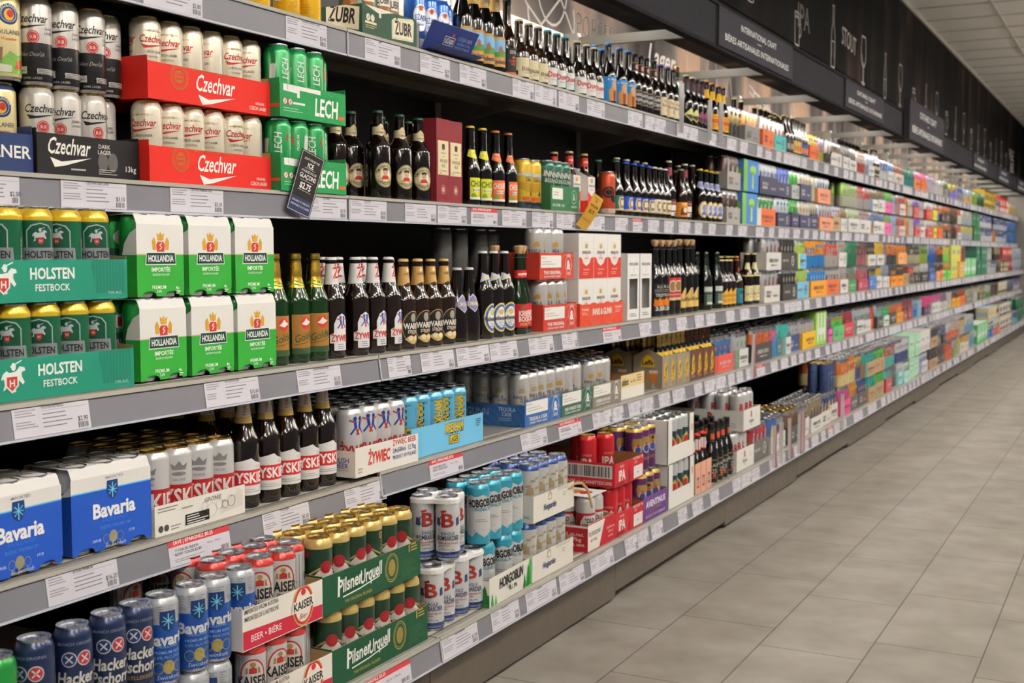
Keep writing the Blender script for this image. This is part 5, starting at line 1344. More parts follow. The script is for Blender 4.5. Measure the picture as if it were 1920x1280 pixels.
for nm, col, txt, body, foot, yc, w, _ in fs:
    f = ampfront(w, col, txt)
    for i in range(6):
        f.L([(-w / 2 + 20 + i * 44, 2), (-w / 2 + 50 + i * 40, 90)], .6, '#a9b4bc', 1)
    s = D().T('TEQUILA', -64, 54, 12, '#dfe4ea', 2, w=62).T('CASK', -64, 38, 12, '#dfe4ea', 2, w=36).lines(-96, 24, -30, 2, 6, 2, '#a9b8cc').T('GUNN', -170, 44, 22, '#8aa4c8', 2, w=80)
    for i in range(12):
        s.O(-200, -60, 60 + i * 24, 50 + i * 20, .9, '#6f8fb8', 1, 24, a0=.1, a1=1.6)
    tray(w, 385, 82, 70, col, f, s if nm == 'blue' else None, inside='#8a6a4c', top_edge='#9a8468').put('%s cardboard tray with white ampersand badge on fourth shelf' % nm, -1.728, yc, ZS[3] + .0115, 0, 'cardboard trays')
    row(innis('~#c99a50' if nm != 'blue' else '~#b9a078', foot=foot), 'silver white can in the %s ampersand tray' % nm, span(yc - .0965, 4, .0643), -1.766, ZS[3] + .015, G % 'fourth', rz=-.9, jit=.5, depth=5, dx=.066)
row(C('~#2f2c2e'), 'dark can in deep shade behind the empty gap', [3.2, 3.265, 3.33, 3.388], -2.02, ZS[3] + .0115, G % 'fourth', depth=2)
f = D().R(-118, 0, 118, 44, '#e6e0d2').T('abbot', -76, 66, 26, '#4a3020', 2, w=64, sh=.1, b=.04).T('ale 100', 0, 64, 10, '#6a4a34', 2, w=50).lines(40, 80, 104, 2, 10, 4, '#8a6a4c').lines(40, 60, 104, 1, 10, 4, '#8a6a4c')
tray(236, 385, 92, 74, '#dcc690', f, inside='#9a6f48', top_edge='#c9a878').put('pale yellow and white open tray, nearly empty, beside bottle carriers', -1.728, 4.338, ZS[3] + .0115, .0, 'cardboard trays')
row(C([(0, '~#3f2a5a'), (60, '~#6a4a8a')], D().E(0, 100, 20, 24, '~#c9a858'), lid='^c9a35a'), 'purple can with gold badge at back of pale yellow tray', span(4.25, 3, .066), -1.90, ZS[3] + .015, G % 'fourth', depth=2)
row(C('~#2a2c30', D().T('STOUT', 0, 110, 14, '~#d8d4cc', 2, w=50)), 'black stout can at the back of the pale yellow tray', [4.44], -1.92, ZS[3] + .0155, G % 'fourth')
gf = '^c9a95a'
def leffe(foil):
    d = D()
    rr = random.Random(3)
    for i in range(26):
        x, y = rr.uniform(-44, 44), rr.uniform(4, 50)
        d.P([(x, y), (x + 5, y + 1.5), (x + 3, y + 4)], '#6a5424' if foil[2] == 'c' else '#b09a86')
    return bottle(bprof(232, 26.8, 110, 160, 15), BB, [('neck_label', D().R(-34, 0, 34, 16, '#d8b02c'), 128, 0)], (foil, 'foil', 166, d))
def lf_front(w, sub):
    f = D()
    for sx in (-1, 1):
        x = sx * w * .25
        f.P([(x - 18, 30), (x - 8, 24), (x + 2, 30), (x + 18, 36), (x + 18, 70), (x + 12, 100), (x, 116), (x - 12, 100), (x - 18, 66)], '#d9ad1f').T('Leffe', x, 66, 18, '#3a2c14', 2, w=52, rot=72, sh=.2, b=.04).T(sub, x + 6, 17, 7, '#4a3c2c' if sub == 'BLONDE' else '#cfc0a8', 2, w=24).O(x, 100, 5, 6, 1, '#3a2c14', 2).P([(x - 26, 18), (x - 16, 18), (x - 14, 40), (x - 28, 40)], '#c8843c').R(x - 22, 6, x - 20, 18, '#d8c8b0')
    return f
sd = D().P([(-94, 88), (-32, 88), (-38, 118), (-54, 134), (-63, 137), (-72, 134), (-88, 118)], '#d9ad1f').T('Leffe', -63, 106, 20, '#2f2410', 2, w=48, sh=.1, b=.06).T('BLONDE', -63, 80, 6, '#5a4c3a', 2, w=30).P([(-56, 62), (-20, 62), (-24, 34), (-36, 20), (-42, 20), (-53, 34)], '#c8762c', 2).P([(-56, 62), (-20, 62), (-19, 74), (-57, 74)], '#e0d2bc', 2).R(-41, 4, -36, 20, '#d8c8b0', 2).E(-38, 4, 12, 2, '#d8c8b0', 2).P([(-92, 60), (-66, 60), (-68, 34), (-78, 22), (-88, 34)], '#b8682c', 2)
for i, (nm, col, fo, ys) in enumerate((('grey', '#8f8370', '^c9a95a', (4.742, 4.913)), ('brown', '#5a3a2e', '^6a4436', (5.085, 5.258)))):
    k = basket(168, 125, 132, col, leffe(fo), 3, lf_front(170, 'BLONDE' if i == 0 else 'BRUNE'), sd, peak=30, inside='#8a7358')
    for y, o in zip(ys, ('left', 'right')):
        put_basket(k, '%s card bottle carrier with yellow arch badge, %s of two' % (nm, o), -1.728, y, ZS[3] + .0115, 'bottle carriers')
        put_basket(k, '%s card bottle carrier behind the front one, %s of two' % (nm, o), -1.862, y - .004, ZS[3] + .0115, 'bottle carriers')

# --- bottom shelf ---------------------------------------------------
nv = '~#1e2c4e'
a = D().T('MUNICH ORIGINAL', 0, 138, 5, '~#8a96b0', 2, w=64).E(-13, 112, 13, 13, '~#c9ccd4').E(-13, 112, 11, 11, '~#26386a', 2).E(13, 112, 13, 13, '~#c9ccd4').E(13, 112, 11, 11, '~#b8383a', 2).L([(-19, 106), (-7, 118)], 2.4, '~#e0e0e0', 3).L([(-7, 106), (-19, 118)], 2.4, '~#e0e0e0', 3).L([(7, 106), (19, 118)], 2.4, '~#e0e0e0', 3).L([(19, 106), (7, 118)], 2.4, '~#e0e0e0', 3)
a.T('Hacker', 0, 80, 20, '~#dcd8cc', 2, w=66, sh=.1, b=.05).T('Pschorr', 0, 56, 20, '~#dcd8cc', 2, w=70, sh=.1, b=.05).T('KELLERBIER', 0, 36, 7, '~#a8844a', 2, w=50).E(66, 96, 14, 18, '~#3a4a70').lines(56, 70, 84, 6, 6, 1.5, '~#8a96b0')
hk = C([(0, '~#2a3858'), (8, nv)], a, lid='^c9cbd0')
row(hk, 'navy can with blue and red round badges', [1.369, 1.449, 1.526, 1.592], -1.585, ZS[4] + .1665, G % 'bottom', rz=-.75, jit=.35)
row(hk, 'navy can standing under the round badge cans', [1.369, 1.449, 1.526, 1.592], -1.585, ZS[4], G % 'bottom', rz=-.7, jit=.4)
row(C('~#1f8a3a', lid='^c9c9cc'), 'bright green can at the lower left corner', [1.293], -1.585, ZS[4] + .160, G % 'bottom')
row(C('~#1f8a3a', lid='^c9c9cc'), 'green can underneath the one at the lower left corner', [1.293], -1.585, ZS[4], G % 'bottom') if False else None
a = D().P([(-15, 158 - 20), (15, 158 - 20), (16, 116), (9, 105), (0, 100), (-9, 105), (-16, 116)], '~#16386e', 3).L([(0, 104), (0, 134)], 2.2, '~#7fd0e8', 4).L([(-9, 112), (9, 128)], 1.6, '~#7fd0e8', 4).L([(9, 112), (-9, 128)], 1.6, '~#7fd0e8', 4).L([(-12, 120), (12, 120)], 1.6, '~#7fd0e8', 4)
a.T('Bavaria', 0, 86, 20, '~#e6e6e6', 3, w=82, b=.07).T('HOLLAND', 0, 73, 5, '~#8fb4e0', 2, w=40).T('PREMIUM BEER', 0, 62, 5, '~#8fb4e0', 2, w=54).T('5.0% ALC./VOL', 0, 53, 5, '~#8fb4e0', 2, w=54).E(0, 34, 11, 13, '~#a89a58', 2).O(-19, 33, 10, 11, 1.6, '~#a89a58', 2).O(19, 33, 10, 11, 1.6, '~#a89a58', 2).T('Swinkels', 0, 16, 8, '~#e0e4ea', 3, w=44, sh=.35, b=-.02).T('500 mL', 0, 6, 5, '~#cfd8e8', 2, w=26)
for i in range(10):
    a.lines(-100 + i * 20, 146, -84 + i * 20, 5, 5, 1.2, '~#8d9096')
    a.T('Bavaria', -80 + i * 40, 124, 9, '~#8d9298', 1, w=34) if abs(-80 + i * 40) > 24 and i < 5 else None
bc = C([(0, '~#1c4f9e'), (114, '~#b4b7bb')], a, lid='^cfd1d4')
yb = [1.657, 1.736, 1.797, 1.861]
row(bc, 'blue and silver can with shield, upper of the two tiers', yb, -1.585, ZS[4] + .1665, G % 'bottom', rz=-.75, jit=.5)
row(bc, 'blue and silver can with shield, lower of the two tiers', yb, -1.585, ZS[4], G % 'bottom', rz=-.75, jit=.5)
ks = '~#c6c4c2'
a = D()
for i in range(21):
    a.R(-98 + i * 9.6, 20, -95.5 + i * 9.6, 142, '~#8f8e8e') if abs(-98 + i * 9.6) > 30 else None
a.P([(-30, 12), (30, 12), (30, 100), (22, 126), (0, 140), (-22, 126), (-30, 100)], '~#d6d2cc').O(0, 102, 27, 36, 3.4, '~#b8342c', 2, 26, a0=-.2, a1=PI + .2).P([(-8, 108), (8, 108), (8, 118), (0, 122), (-8, 118)], '~#b8342c', 3).P([(-16, 108), (-10, 108), (-10, 120), (-14, 120)], '~#a8844a', 3).P([(16, 108), (10, 108), (10, 120), (14, 120)], '~#a8844a', 3).E(0, 126, 6, 5, '~#a8844a', 3)
a.T('KAISER', 0, 92, 20, '~#26221f', 3, w=64, b=.06).T('Bier', 0, 72, 12, '~#6a4a34', 3, sh=.3).lines(-20, 42, 20, 4, 5, 1.4, '~#8a8680', 3).T('KAISER', 74, 92, 16, '~#26221f', 3, w=44, b=.05)
ka = C([(0, ks), (146, '~#c23a34')], a, lid='^cfcfd2')
f = D().P([(-130, 2), (130, 2), (130, 30), (-130, 40)], '#b8283c').T('BEER • BIÈRE', -58, 21, 13, '#f0e6de', 2, w=96).T('IMPORTED FROM AUSTRIA', -72, 78, 9, '#4a4440', 2, w=106).T('IMPORTÉE DE L’AUTRICHE', -72, 63, 9, '#4a4440', 2, w=106)
f.E(62, 46, 36, 44, '#c9a858', 3, 26).E(62, 46, 33, 41, '#b8302f', 4, 26).E(62, 46, 27, 35, '#e6dccc', 5, 26).P([(22, 34), (102, 38), (98, 62), (26, 58)], '#e9e2d4', 6).T('KAISER', 62, 48, 17, '#2a2522', 7, w=66, rot=3, b=.05).T('Bier', 62, 24, 11, '#8a5a3c', 7, sh=.3).E(62, 74, 8, 7, '#b8302f', 6)
kk = tray(262, 395, 84, 84, '#e2dcd0', f, inside='#a5845e', top_edge='#b8946a')
zk = ZS[4] + T2
for t, yc, nm in ((1, 1.9705, 'upper'), (0, 2.003, 'lower')):
    z = ZS[4] + t * T2
    kk.put('%s white cardboard tray with red stripe and oval badge' % nm, -1.548, yc, z, .0, 'cardboard trays')
    row(ka, 'white striped can, red rim, in %s oval badge tray' % nm, span(yc - .0975, 4, .065), -1.586, z + .0035, G % 'bottom', rz=-.8, jit=.7, depth=5 if t else 1, dx=.066)
row(ka, 'white striped can in deep shade behind the blue and silver cans', [1.76, 1.83], -1.76, ZS[4] + T2, G % 'bottom', rz=-.5)
m = tray(262, 395, 92, 92, '#3a3432', None, D().R(-110, 20, -30, 62, '#6a2426').T('24 x 500ml', -70, 42, 14, '#8a4a48', 2, w=66), inside='#2e2622')
m.put('dark tray marked 24 x 500ml in deep shade on bottom shelf', -1.74, 1.68, ZS[4] + T2, 0, 'cardboard trays')

pg = '~#1c3c28'
a0_ = D().P([(-30, 0), (30, 0), (30, 58), (16, 72), (0, 74), (-16, 72), (-30, 58)], '~#dedad2').E(0, 78, 14, 14, '~#a8242c', 3).O(0, 78, 10, 10, 1.2, '~#7d1820', 4).T('Pilsner', -2, 50, 15, '~#2a2622', 4, w=50, rot=8, sh=.1, b=.03).T('Urquell', 2, 34, 14, '~#2a2622', 4, w=50, rot=8, sh=.1, b=.03).P([(-40, 60), (-14, 74), (14, 74), (40, 60), (40, 64), (16, 78), (-16, 78), (-40, 64)], '~#b9a25c', 2)
a = D().add(a0_, 0, 22).add(a0_, 101, 22).add(a0_, -101, 22)
a.E(40, 128, 6, 8, '~#b9a25c', 2).E(40, 128, 4, 6, '~#8a3030', 3).E(-44, 128, 6, 8, '~#a8242c', 2).lines(40, 112, 54, 4, 8, 2, '~#a89858')
pu = C([(0, '~#b9a25c'), (12, pg), (140, '~#cdb26a')], a, lid='^d0b366', tab='^a08a4a')
f = D().T('Pilsner', -96, 54, 30, '#e4e2d8', 2, w=92, rot=4, sh=.12, b=.05).T('Urquell', -14, 56, 30, '#e4e2d8', 2, w=86, rot=4, sh=.12, b=.05).L([(-126, 26), (-60, 30), (20, 40)], 3.2, '#e4e2d8', 2).P([(-146, 30), (-138, 30), (-136, 74), (-144, 76)], '#e4e2d8', 2).T('THE ORIGINAL PILSNER', -66, 14, 7, '#b8964a', 2, w=108)
f.O(72, 46, 28, 34, 2, '#b8964a', n=28).O(72, 46, 23, 29, 1.2, '#b8964a', n=28).E(72, 46, 15, 20, '#8f7a3c').lines(112, 50, 186, 7, 6, 1, '#4f6a44').R(146, 66, 150, 84, '#c9a458').lines(154, 82, 186, 3, 7, 3, '#b8964a')
kp = tray(398, 262, 86, 88, '#16492f', f, inside='#a5845e', top_edge='#b3905a')
for t, yc, nm in ((0, 2.334, 'lower'), (1, 2.302, 'upper')):
    z = ZS[4] + t * T2
    kp.put('%s dark green tray with white script and gold seal' % nm, -1.548, yc, z, 0, 'cardboard trays')
    row(pu, 'dark green and gold can in the %s gold seal tray' % nm, span(yc - .163, 6, .0652), -1.586, z + .0035, G % 'bottom', rz=-.75, jit=.5, depth=4 if t else 2, dx=.0655)

# four-packs held by a white plastic ring carrier
a = D().T('B', -1, 104, 34, '~#26284a', 2, w=32, b=.05).T('B', 0, 105, 34, '~#b8382c', 3, w=30, b=.03).P([(-18, 122), (-4, 126), (-6, 131), (-20, 128)], '~#b8382c', 3).O(-8, 103, 16, 15, 2.6, '~#b8382c', 3, 16, a0=PI * .55, a1=PI * 1.5).P([(-34, 92), (-22, 88), (-22, 108), (-32, 112)], '~#33487a').P([(34, 92), (22, 88), (22, 108), (32, 112)], '~#33487a').T('EAGLE', 0, 70, 8, '~#2f3560', 3, w=34).T('BOMBARDIER', 0, 58, 12, '~#2f3560', 3, w=62, b=.03).T('PREMIUM BRITISH ALE', 0, 45, 5, '~#c2583c', 3, w=56).lines(-20, 38, 20, 1, 4, 1.4, '~#c2583c', 3).T('5.2% alc./vol.', 0, 29, 4.5, '~#4a4f6a', 3, w=34).T('BRITISH INGREDIENTS', 0, 12, 4.5, '~#b9c0d8', 3, w=74)
a.lines(52, 128, 78, 12, 7, 2, '~#5a5f78', 2).bars(50, 30, 80, 44, '~#33487a', 12, 2)
ec = can_whole([(0, '~#2a3f78'), (22, '~#d3d3d3')], a, CHT, CR, n=28)
P4 = .0668
m = MB()
zt, zb2 = (CHT - 12) / 1000, (CHT - 15) / 1000
n4 = 40
out = []
for i in range(n4):
    t = 2 * PI * i / n4
    c, s_ = math.cos(t), math.sin(t)
    k = 1 / (abs(c) ** 5 + abs(s_) ** 5) ** .2
    wv = 1 - .05 * abs(math.cos(2 * t)) ** 6
    out.append((c * k * .0655 * wv, s_ * k * .0655 * wv))
m.face([(x, y, zt + .003) for x, y in out], '#dcdad6')
m.face([(x, y, zb2) for x, y in out][::-1], '#c9c7c3')
for i in range(n4):
    j = (i + 1) % n4
    (x0, y0), (x1, y1) = out[i], out[j]
    m.face([(x0 * 1.01, y0 * 1.01, zb2 - .004), (x1 * 1.01, y1 * 1.01, zb2 - .004), (x1, y1, zt + .003), (x0, y0, zt + .003)], '#dcdad6', True)
for sx in (-1, 1):
    for sy in (-1, 1):
        m.lathe([(.0300, zt + .0028, '#dcdad6'), (.0285, zt + .0065, '#e4e2de'), (.0265, zt + .0062, '#e4e2de')], 28, sx * P4 / 2, sy * P4 / 2)
eb = Kind('can_multipack', 'four-pack of cans', m.mesh('ring_carrier'))
eb.cans = [(sx * P4 / 2, sy * P4 / 2) for sx in (-1, 1) for sy in (-1, 1)]
eb.canmesh = ec
put_pack(eb, 'white four-pack with red letter B and white ring carrier, upper one', -1.618, 2.700, ZS[4] + CHT / 1000 + .003, 'four-packs in ring carriers', rz=.35, turn=-.95, cz=0)
put_pack(eb, 'white four-pack with red letter B, bottom left under the upper one', -1.622, 2.645, ZS[4], 'four-packs in ring carriers', rz=.1, turn=-.7, cz=0)
put_pack(eb, 'white four-pack with red letter B, bottom right beside teal splash tray', -1.622, 2.792, ZS[4], 'four-packs in ring carriers', rz=-.1, turn=-.6, cz=0)

tl = '~#3a9fb8'
a = D().P([(-101, 150), (-101, 132), (-88, 138), (-80, 126), (-66, 136), (-50, 124), (-36, 134), (-20, 128), (0, 134), (18, 126), (34, 134), (52, 124), (70, 136), (86, 126), (101, 132), (101, 150)], tl).P([(-101, 0), (-101, 30), (-84, 44), (-72, 30), (-62, 46), (-50, 26), (-30, 20), (-20, 34), (4, 18), (24, 30), (44, 22), (60, 52), (74, 34), (90, 40), (101, 30), (101, 0)], tl)
a.T('HOBGOBLIN', 0, 112, 20, '~#22201f', 3, w=86, rot=3, b=.08).T('ORIGINAL IPA', 0, 95, 9, '~#2f8aa4', 3, w=58, b=.04).lines(-22, 66, 22, 2, 5, 1.4, '~#6a767c', 2).P([(60, 52), (72, 54), (68, 90), (74, 112), (60, 104), (56, 80)], '~#236a80', 2).T('HOBGOBLIN', -70, 80, 14, '~#22201f', 3, w=80, rot=90, b=.06)
hb = C([(0, '~#3a9fb8'), (6, '~#d6d6d4'), (146, '~#3f9fb6')], a, lid='^cfd1d4')
f = D().T('HOBGOBLIN', 2, 54, 26, '#2a2724', 3, w=150, rot=2, sh=.12, b=.08).T('5.0%', -14, 32, 10, '#2a2724', 3, w=22).T('ALC IPA', 12, 26, 12, '#2a2724', 3, w=52, b=.04)
tr = []
def fir(d, x, y, h, m):
    q = [(0, 0)]
    for i in range(5):
        q += [(h * (.34 - .06 * i), h * .18 * i), (h * (.2 - .035 * i), h * (.18 * i + .14))]
    q += [(0, h)]
    q = [(x + a_, y + b_) for a_, b_ in q] + [(x - a_, y + b_) for a_, b_ in q[::-1][1:-1]]
    return d.P(q, m, 2)
fir(f, 112, 4, 62, '#2f8a3a'); fir(f, 88, 2, 40, '#276f33'); fir(f, 126, 2, 84, '#3a9a40'); fir(f, -118, 2, 34, '#2f8a3a'); fir(f, -96, 2, 26, '#3a9a40')
s = D().R(-200, 0, 0, 34, '#2f7a36')
for i in range(8):
    fir(s, -14 - i * 22, 10, 50 - 6 * (i % 3), '#2f8a3a' if i % 2 else '#246a30')
tray(268, 395, 80, 72, '#dcd8cc', f, s, inside='#a5845e').put('white tray with dark lettering and green fir trees', -1.540, 2.966, ZS[4], .03, 'cardboard trays')
yo = span(2.862, 4, .066)
row(hb, 'teal and white can with dark lettering, lower tier', yo, -1.586, ZS[4] + .0035, G % 'bottom', rz=-.8, jit=.4)
row(hb, 'teal and white can with dark lettering, upper tier', yo, -1.586, ZS[4] + T2, G % 'bottom', rz=-.8, jit=.3, depth=2)
hs = '~#c9c8c4'
a = D().T('Hoegaarden', 0, 60, 20, '~#26345e', 3, w=88, sh=.1, b=.07).P([(-12, 76), (12, 76), (10, 96), (0, 100), (-10, 96)], '~#b0a078', 2)
rr = random.Random(5)
for i in range(14):
    x, y = rr.uniform(-95, 95), rr.uniform(90, 136)
    a.E(x, y, 9, 4, '~#a89c78', 1, 10).L([(x - 12, y - 5), (x + 12, y + 6)], 1.4, '~#a89c78', 1)
he = C([(0, '~#c9c8c4'), (6, hs), (146, '~#2a4684')], a, lid='^cfd1d4')
f = D().T('Hoegaarden', -30, 36, 18, '#3a4468', 3, w=86, sh=.1, b=.05).P([(-44, 52), (-18, 52), (-20, 74), (-31, 78), (-42, 74)], '#b8a884', 2).P([(-40, 56), (-22, 56), (-31, 72)], '#e6e0d2', 3).lines(20, 74, 130, 2, 5, 2, '#a8a296').lines(60, 56, 84, 2, 7, 3, '#a8a296').L([(-140, 40), (140, 44)], .8, '#c9c2b4')
kho = tray(282, 395, 78, 80, '#ddd8cc', f, D().T('% alc./vol.', -40, 18, 10, '#6a6660', 2, w=56), inside='#a5845e', top_edge='#c9b69a')
for t, yc, nm in ((0, 3.252, 'lower'), (1, 3.266, 'upper')):
    z = ZS[4] + t * T2
    kho.put('%s white tray with small navy lettering and crest' % nm, -1.546 - .004 * t, yc, z, 0, 'cardboard trays')
    row(he, 'silver can with navy rim in the %s crest tray' % nm, span(yc - .099, 4, .066), -1.588, z + .0035, G % 'bottom', rz=-.75, jit=.4, depth=6 if t else 1, dx=.066)
# torn strip of card hanging from the upper crest tray
tag(link('card_strip', MB().tube([(0, 0, 0), (.012, .03, .012), (.022, .06, .01), (.03, .085, -.012), (.034, .1, -.045), (.036, .11, -.075)], .0042, '#b89a68', 6).mesh('card_strip'), None, (-1.552, 3.36, ZS[4] + T2 + .062)), 'torn tan card strip dangling off the upper crest tray', 'card strip')
# red tray with shrink-wrapped cans
a = D().P([(-24, 26), (24, 26), (36, 44), (36, 84), (24, 104), (-24, 104), (-36, 84), (-36, 44)], '~#dedad2', 2).P([(-27, 22), (27, 22), (40, 42), (40, 86), (27, 108), (-27, 108), (-40, 86), (-40, 42)], '~#b8242c', 1).T('"OLD', -4, 88, 14, '~#2a2624', 3, w=34, b=.05).T('SPECKLED', 0, 70, 14, '~#2a2624', 3, w=62, b=.05).T('HEN"', 4, 52, 14, '~#2a2624', 3, w=36, b=.05).lines(-18, 38, 20, 2, 5, 1.6, '~#b8242c', 3)
ohc = can_whole([(0, '~#b8242c'), (112, '~#d0cdca')], a, CHT, CR, n=24)
m = MB().box(-.1325, -.198, .118, 0, .198, .1675, '#dcd9d4')
m = MB()
m.box(-.137, -.066, .003, -.1355, .066, .166, '#dcd9d4').box(-.137, -.066, .166, -.002, .066, .1675, '#dcd9d4').box(-.136, .0648, .01, -.04, .066, .166, '#dcd9d4')
m.art(D().R(20, -30, 70, 30, '#c8742c', 1).E(90, 0, 20, 30, '#b8342c', 1), lambda u, v, l: (-.137 + u, v, .1676 + .0002 * l))
ok_ = Kind('can_multipack', 'four-pack of cans', m.mesh('card_wrap'))
ok_.cans = [(-.034 - i * .066, -.033 + j * .066) for i in range(2) for j in range(2)]
ok_.canmesh = ohc
f = D().P([(-112, 2), (-20, 2), (26, 86), (-112, 86)], '#e2ddd0').T('"OLD SPECKLED HEN"', -58, 56, 13, '#4a4440', 2, w=98, b=.03).T('BEER • BIÈRE', -64, 34, 8, '#b8283c', 2, w=50).T('24x500ml cans', 74, 50, 9, '#e8c8c0', 2, w=66).T('500 ml', 74, 36, 9, '#e8c8c0', 2, w=40).T('e cans', 74, 22, 9, '#e8c8c0', 2, w=40)
s = D().T('5.2% alc./vol.', -56, 56, 11, '#e8dcd4', 2, w=84).T('13.7kg', -50, 40, 11, '#e8dcd4', 2, w=56).T('24x500mL cans', -62, 24, 11, '#e8dcd4', 2, w=100).R(-395, 78, 0, 84, '#e2ddd0')
tray(224, 395, 90, 86, '#b3202c', f, s, inside='#a5845e', top_edge='#e2ddd0').put('red and white tray with octagon badge packs beside crest trays', -1.548, 3.622, ZS[4], 0, 'cardboard trays')
for i, (x, y) in enumerate(((-1.556, 3.584), (-1.705, 3.584), (-1.556, 3.672))):
    if i < 2:
        put_pack(ok_, 'white wrapped four-pack of octagon badge cans, %s' % ('front' if i == 0 else 'behind the front one'), x, y + .035, ZS[4] + .0035, 'octagon badge four-packs', turn=-.9, cz=0)
# eagle ipa
a = D().T('IPA', 0, 72, 28, '~#eee6dc', 3, w=46, b=.06).T('EAGLE', 0, 98, 7, '~#e0b8a8', 3, w=32).T('BEER•BIÈRE', 0, 52, 5, '~#e0b8a8', 3, w=36).P([(-20, 18), (20, 18), (14, 34), (0, 40), (-14, 34)], '~#8f1820', 2).R(56, 70, 82, 84, '~#d8d0cc')
ip = C('~#c2202a', a, lid='^c9a548', tab='^b08f3c')
f = D().T('IPA', -70, 36, 34, '#eee6dc', 3, w=58, b=.06).T('EAGLE', -70, 66, 8, '#e8c0b4', 3, w=36).P([(-16, 2), (6, 2), (2, 40), (0, 66), (-6, 40), (-12, 30)], '#8f1822').P([(-130, 2), (-40, 2), (-60, 16), (-110, 14)], '#8f1822').R(36, 6, 120, 48, '#dedad4', 2).lines(62, 22, 96, 1, 5, 5, '#b0aca6', 3).T('Poids/Weight: 13kg', 76, 76, 10, '#eee0d8', 3, w=92).lines(42, 64, 80, 2, 6, 2.4, '#e0b0a8')
s = D().R(-190, 30, -10, 74, '#d8d4ce').bars(-182, 34, -18, 70, '#262422', 26).T('24x500 ml e CANNETTES/CANS', -96, 14, 11, '#e8d0c8', 2, w=170, b=.03)
ke = tray(261, 395, 80, 82, '#b8242e', f, s, inside='#8a5f38', top_edge='#c2303a')
ke.put('lower red tray marked IPA beside the octagon badge tray', -1.548, 3.866, ZS[4], 0, 'cardboard trays')
row(ip, 'red can marked IPA in the lower red tray', span(3.77, 4, .066), -1.588, ZS[4] + .0035, G % 'bottom', rz=-.8, jit=.4)
ke.put('upper red tray marked IPA, nearly empty, with kraft inside', -1.546, 3.858, ZS[4] + T2, 0, 'cardboard trays')
for nm, y, x in (('front left', 3.728, -1.665), ('front right', 3.80, -1.63), ('back', 3.775, -1.715)):
    ip.put('red can marked IPA in the upper tray, %s of three' % nm, x, y + .04, ZS[4] + T2 + .0035, -.75 if nm != 'front left' else -1.2, G % 'bottom')
row(ip, 'red can in deep shade behind the crest trays', [3.40, 3.47], -1.90, ZS[4] + T2, G % 'bottom')
pv = '~#5a2a62'
a = D().E(0, 96, 22, 24, '~#a88a4a').E(0, 84, 15, 17, '~#e0dcd8', 2).E(0, 84, 12, 14, '~#3450a0', 3).E(0, 100, 6, 6, '~#c23a34', 4).T('AVENTINUS', 0, 46, 12, '~#b8924a', 3, w=70).P([(-26, 100), (-14, 116), (0, 108), (14, 116), (26, 100), (20, 126), (-20, 126)], '~#a88a4a')
av = C([(0, '~#4a2452'), (10, pv), (148, '~#c9a548')], a, lid='^cfcfd0')
f = D().T('AVENTINUS', 0, 58, 22, '#e8e0ec', 2, w=196, b=.06).T('WEIZENDOPPELBOCK', 0, 36, 9, '#a8844a', 2, w=110).T('PRODUCT OF GERMANY', 0, 14, 9, '#cfc2d8', 2, w=200)
tray(236, 395, 88, 90, '#5f3a7a', f, None, inside='#8a6a4c').put('purple cardboard tray with white lettering', -1.548, 4.116, ZS[4], 0, 'cardboard trays')
row(av, 'purple can with gold rim in the purple tray', span(4.046, 3, .067), -1.588, ZS[4] + .0035, G % 'bottom', rz=-.7, jit=.3)
row(av, 'purple can with gold rim stacked on the upper tier', span(4.03, 4, .0643), -1.600, ZS[4] + T2, G % 'bottom', rz=-.7, jit=.3, depth=4, dx=.066)
# white display cartons with a cut-away front
a = D().P([(-40, 20), (40, 20), (40, 110), (-40, 110)], '~#1f3f48').P([(-30, 60), (0, 96), (30, 60), (0, 30)], '~#c9b060', 2).E(0, 64, 14, 16, '~#b8342c', 3)
wc = C([(0, '~#c9c9c8'), (16, '~#c2c4c4')], a, lid='^8a8c90')
m = MB().box(-.39, -.146, 0, 0, .146, .003, '#e2dfd8').box(-.39, -.146, .003, 0, -.143, .165, '#e2dfd8', {'+y': KRAFT}).box(-.39, .143, .003, 0, .146, .165, '#e2dfd8', {'-y': KRAFT})
m.box(-.39, -.146, .003, -.387, .146, .165, '#e2dfd8', {'+x': KRAFT}).box(-.003, -.146, .003, 0, .146, .062, '#e2dfd8', {'-x': KRAFT}).box(-.003, -.146, .062, 0, -.10, .165, '#e2dfd8').box(-.003, .10, .062, 0, .146, .165, '#e2dfd8')
m.art_left(D().E(-60, 96, 12, 20, '#c9a884', 1), 0, -.146, 0).art_front(D().E(122, 110, 12, 16, '#c9a884', 1), 0, 0, 0)
kw = Kind('display_carton', 'carton', m.mesh('display_carton'))
for t, nm in ((0, 'lower'), (1, 'upper')):
    z = ZS[4] + t * T2
    kw.put('%s white display carton with cut-away front on bottom shelf' % nm, -1.545, 4.386 - .01 * t, z, 0, 'display cartons')
    row(wc, 'dark picture can inside the %s white display carton' % nm, span(4.288 - .01 * t, 4, .0646), -1.584, z + .0035, G % 'bottom', rz=-.6, depth=3 if t else 1)
pb = bottle(bprof(225, 30, 108, 162, 15), BG, [('neck_label', D().R(-46, 0, 46, 46, '#e0dcd6').R(-46, 0, 46, 5, '#c8382f', 2).R(-8, 5, -3, 46, '#c8382f', 2), 158, 0)], ('#c8382f', 'crown'))
f = D().P([(-15, 20), (15, 20), (12, 64), (-12, 64)], '#8a4a3c').R(-8, 30, 8, 54, '#e0c8b8', 2).R(-3, 34, 3, 62, '#5a4a58', 3)
s = D()
for i in range(7):
    s.L([(-20 - i * 14, 6), (-40 - i * 12, 112)], 3, '#c8604c')
kpk = basket(64, 122, 120, '#dca58c', pb, 1, f, s, peak=-24, inside='#b8866c')
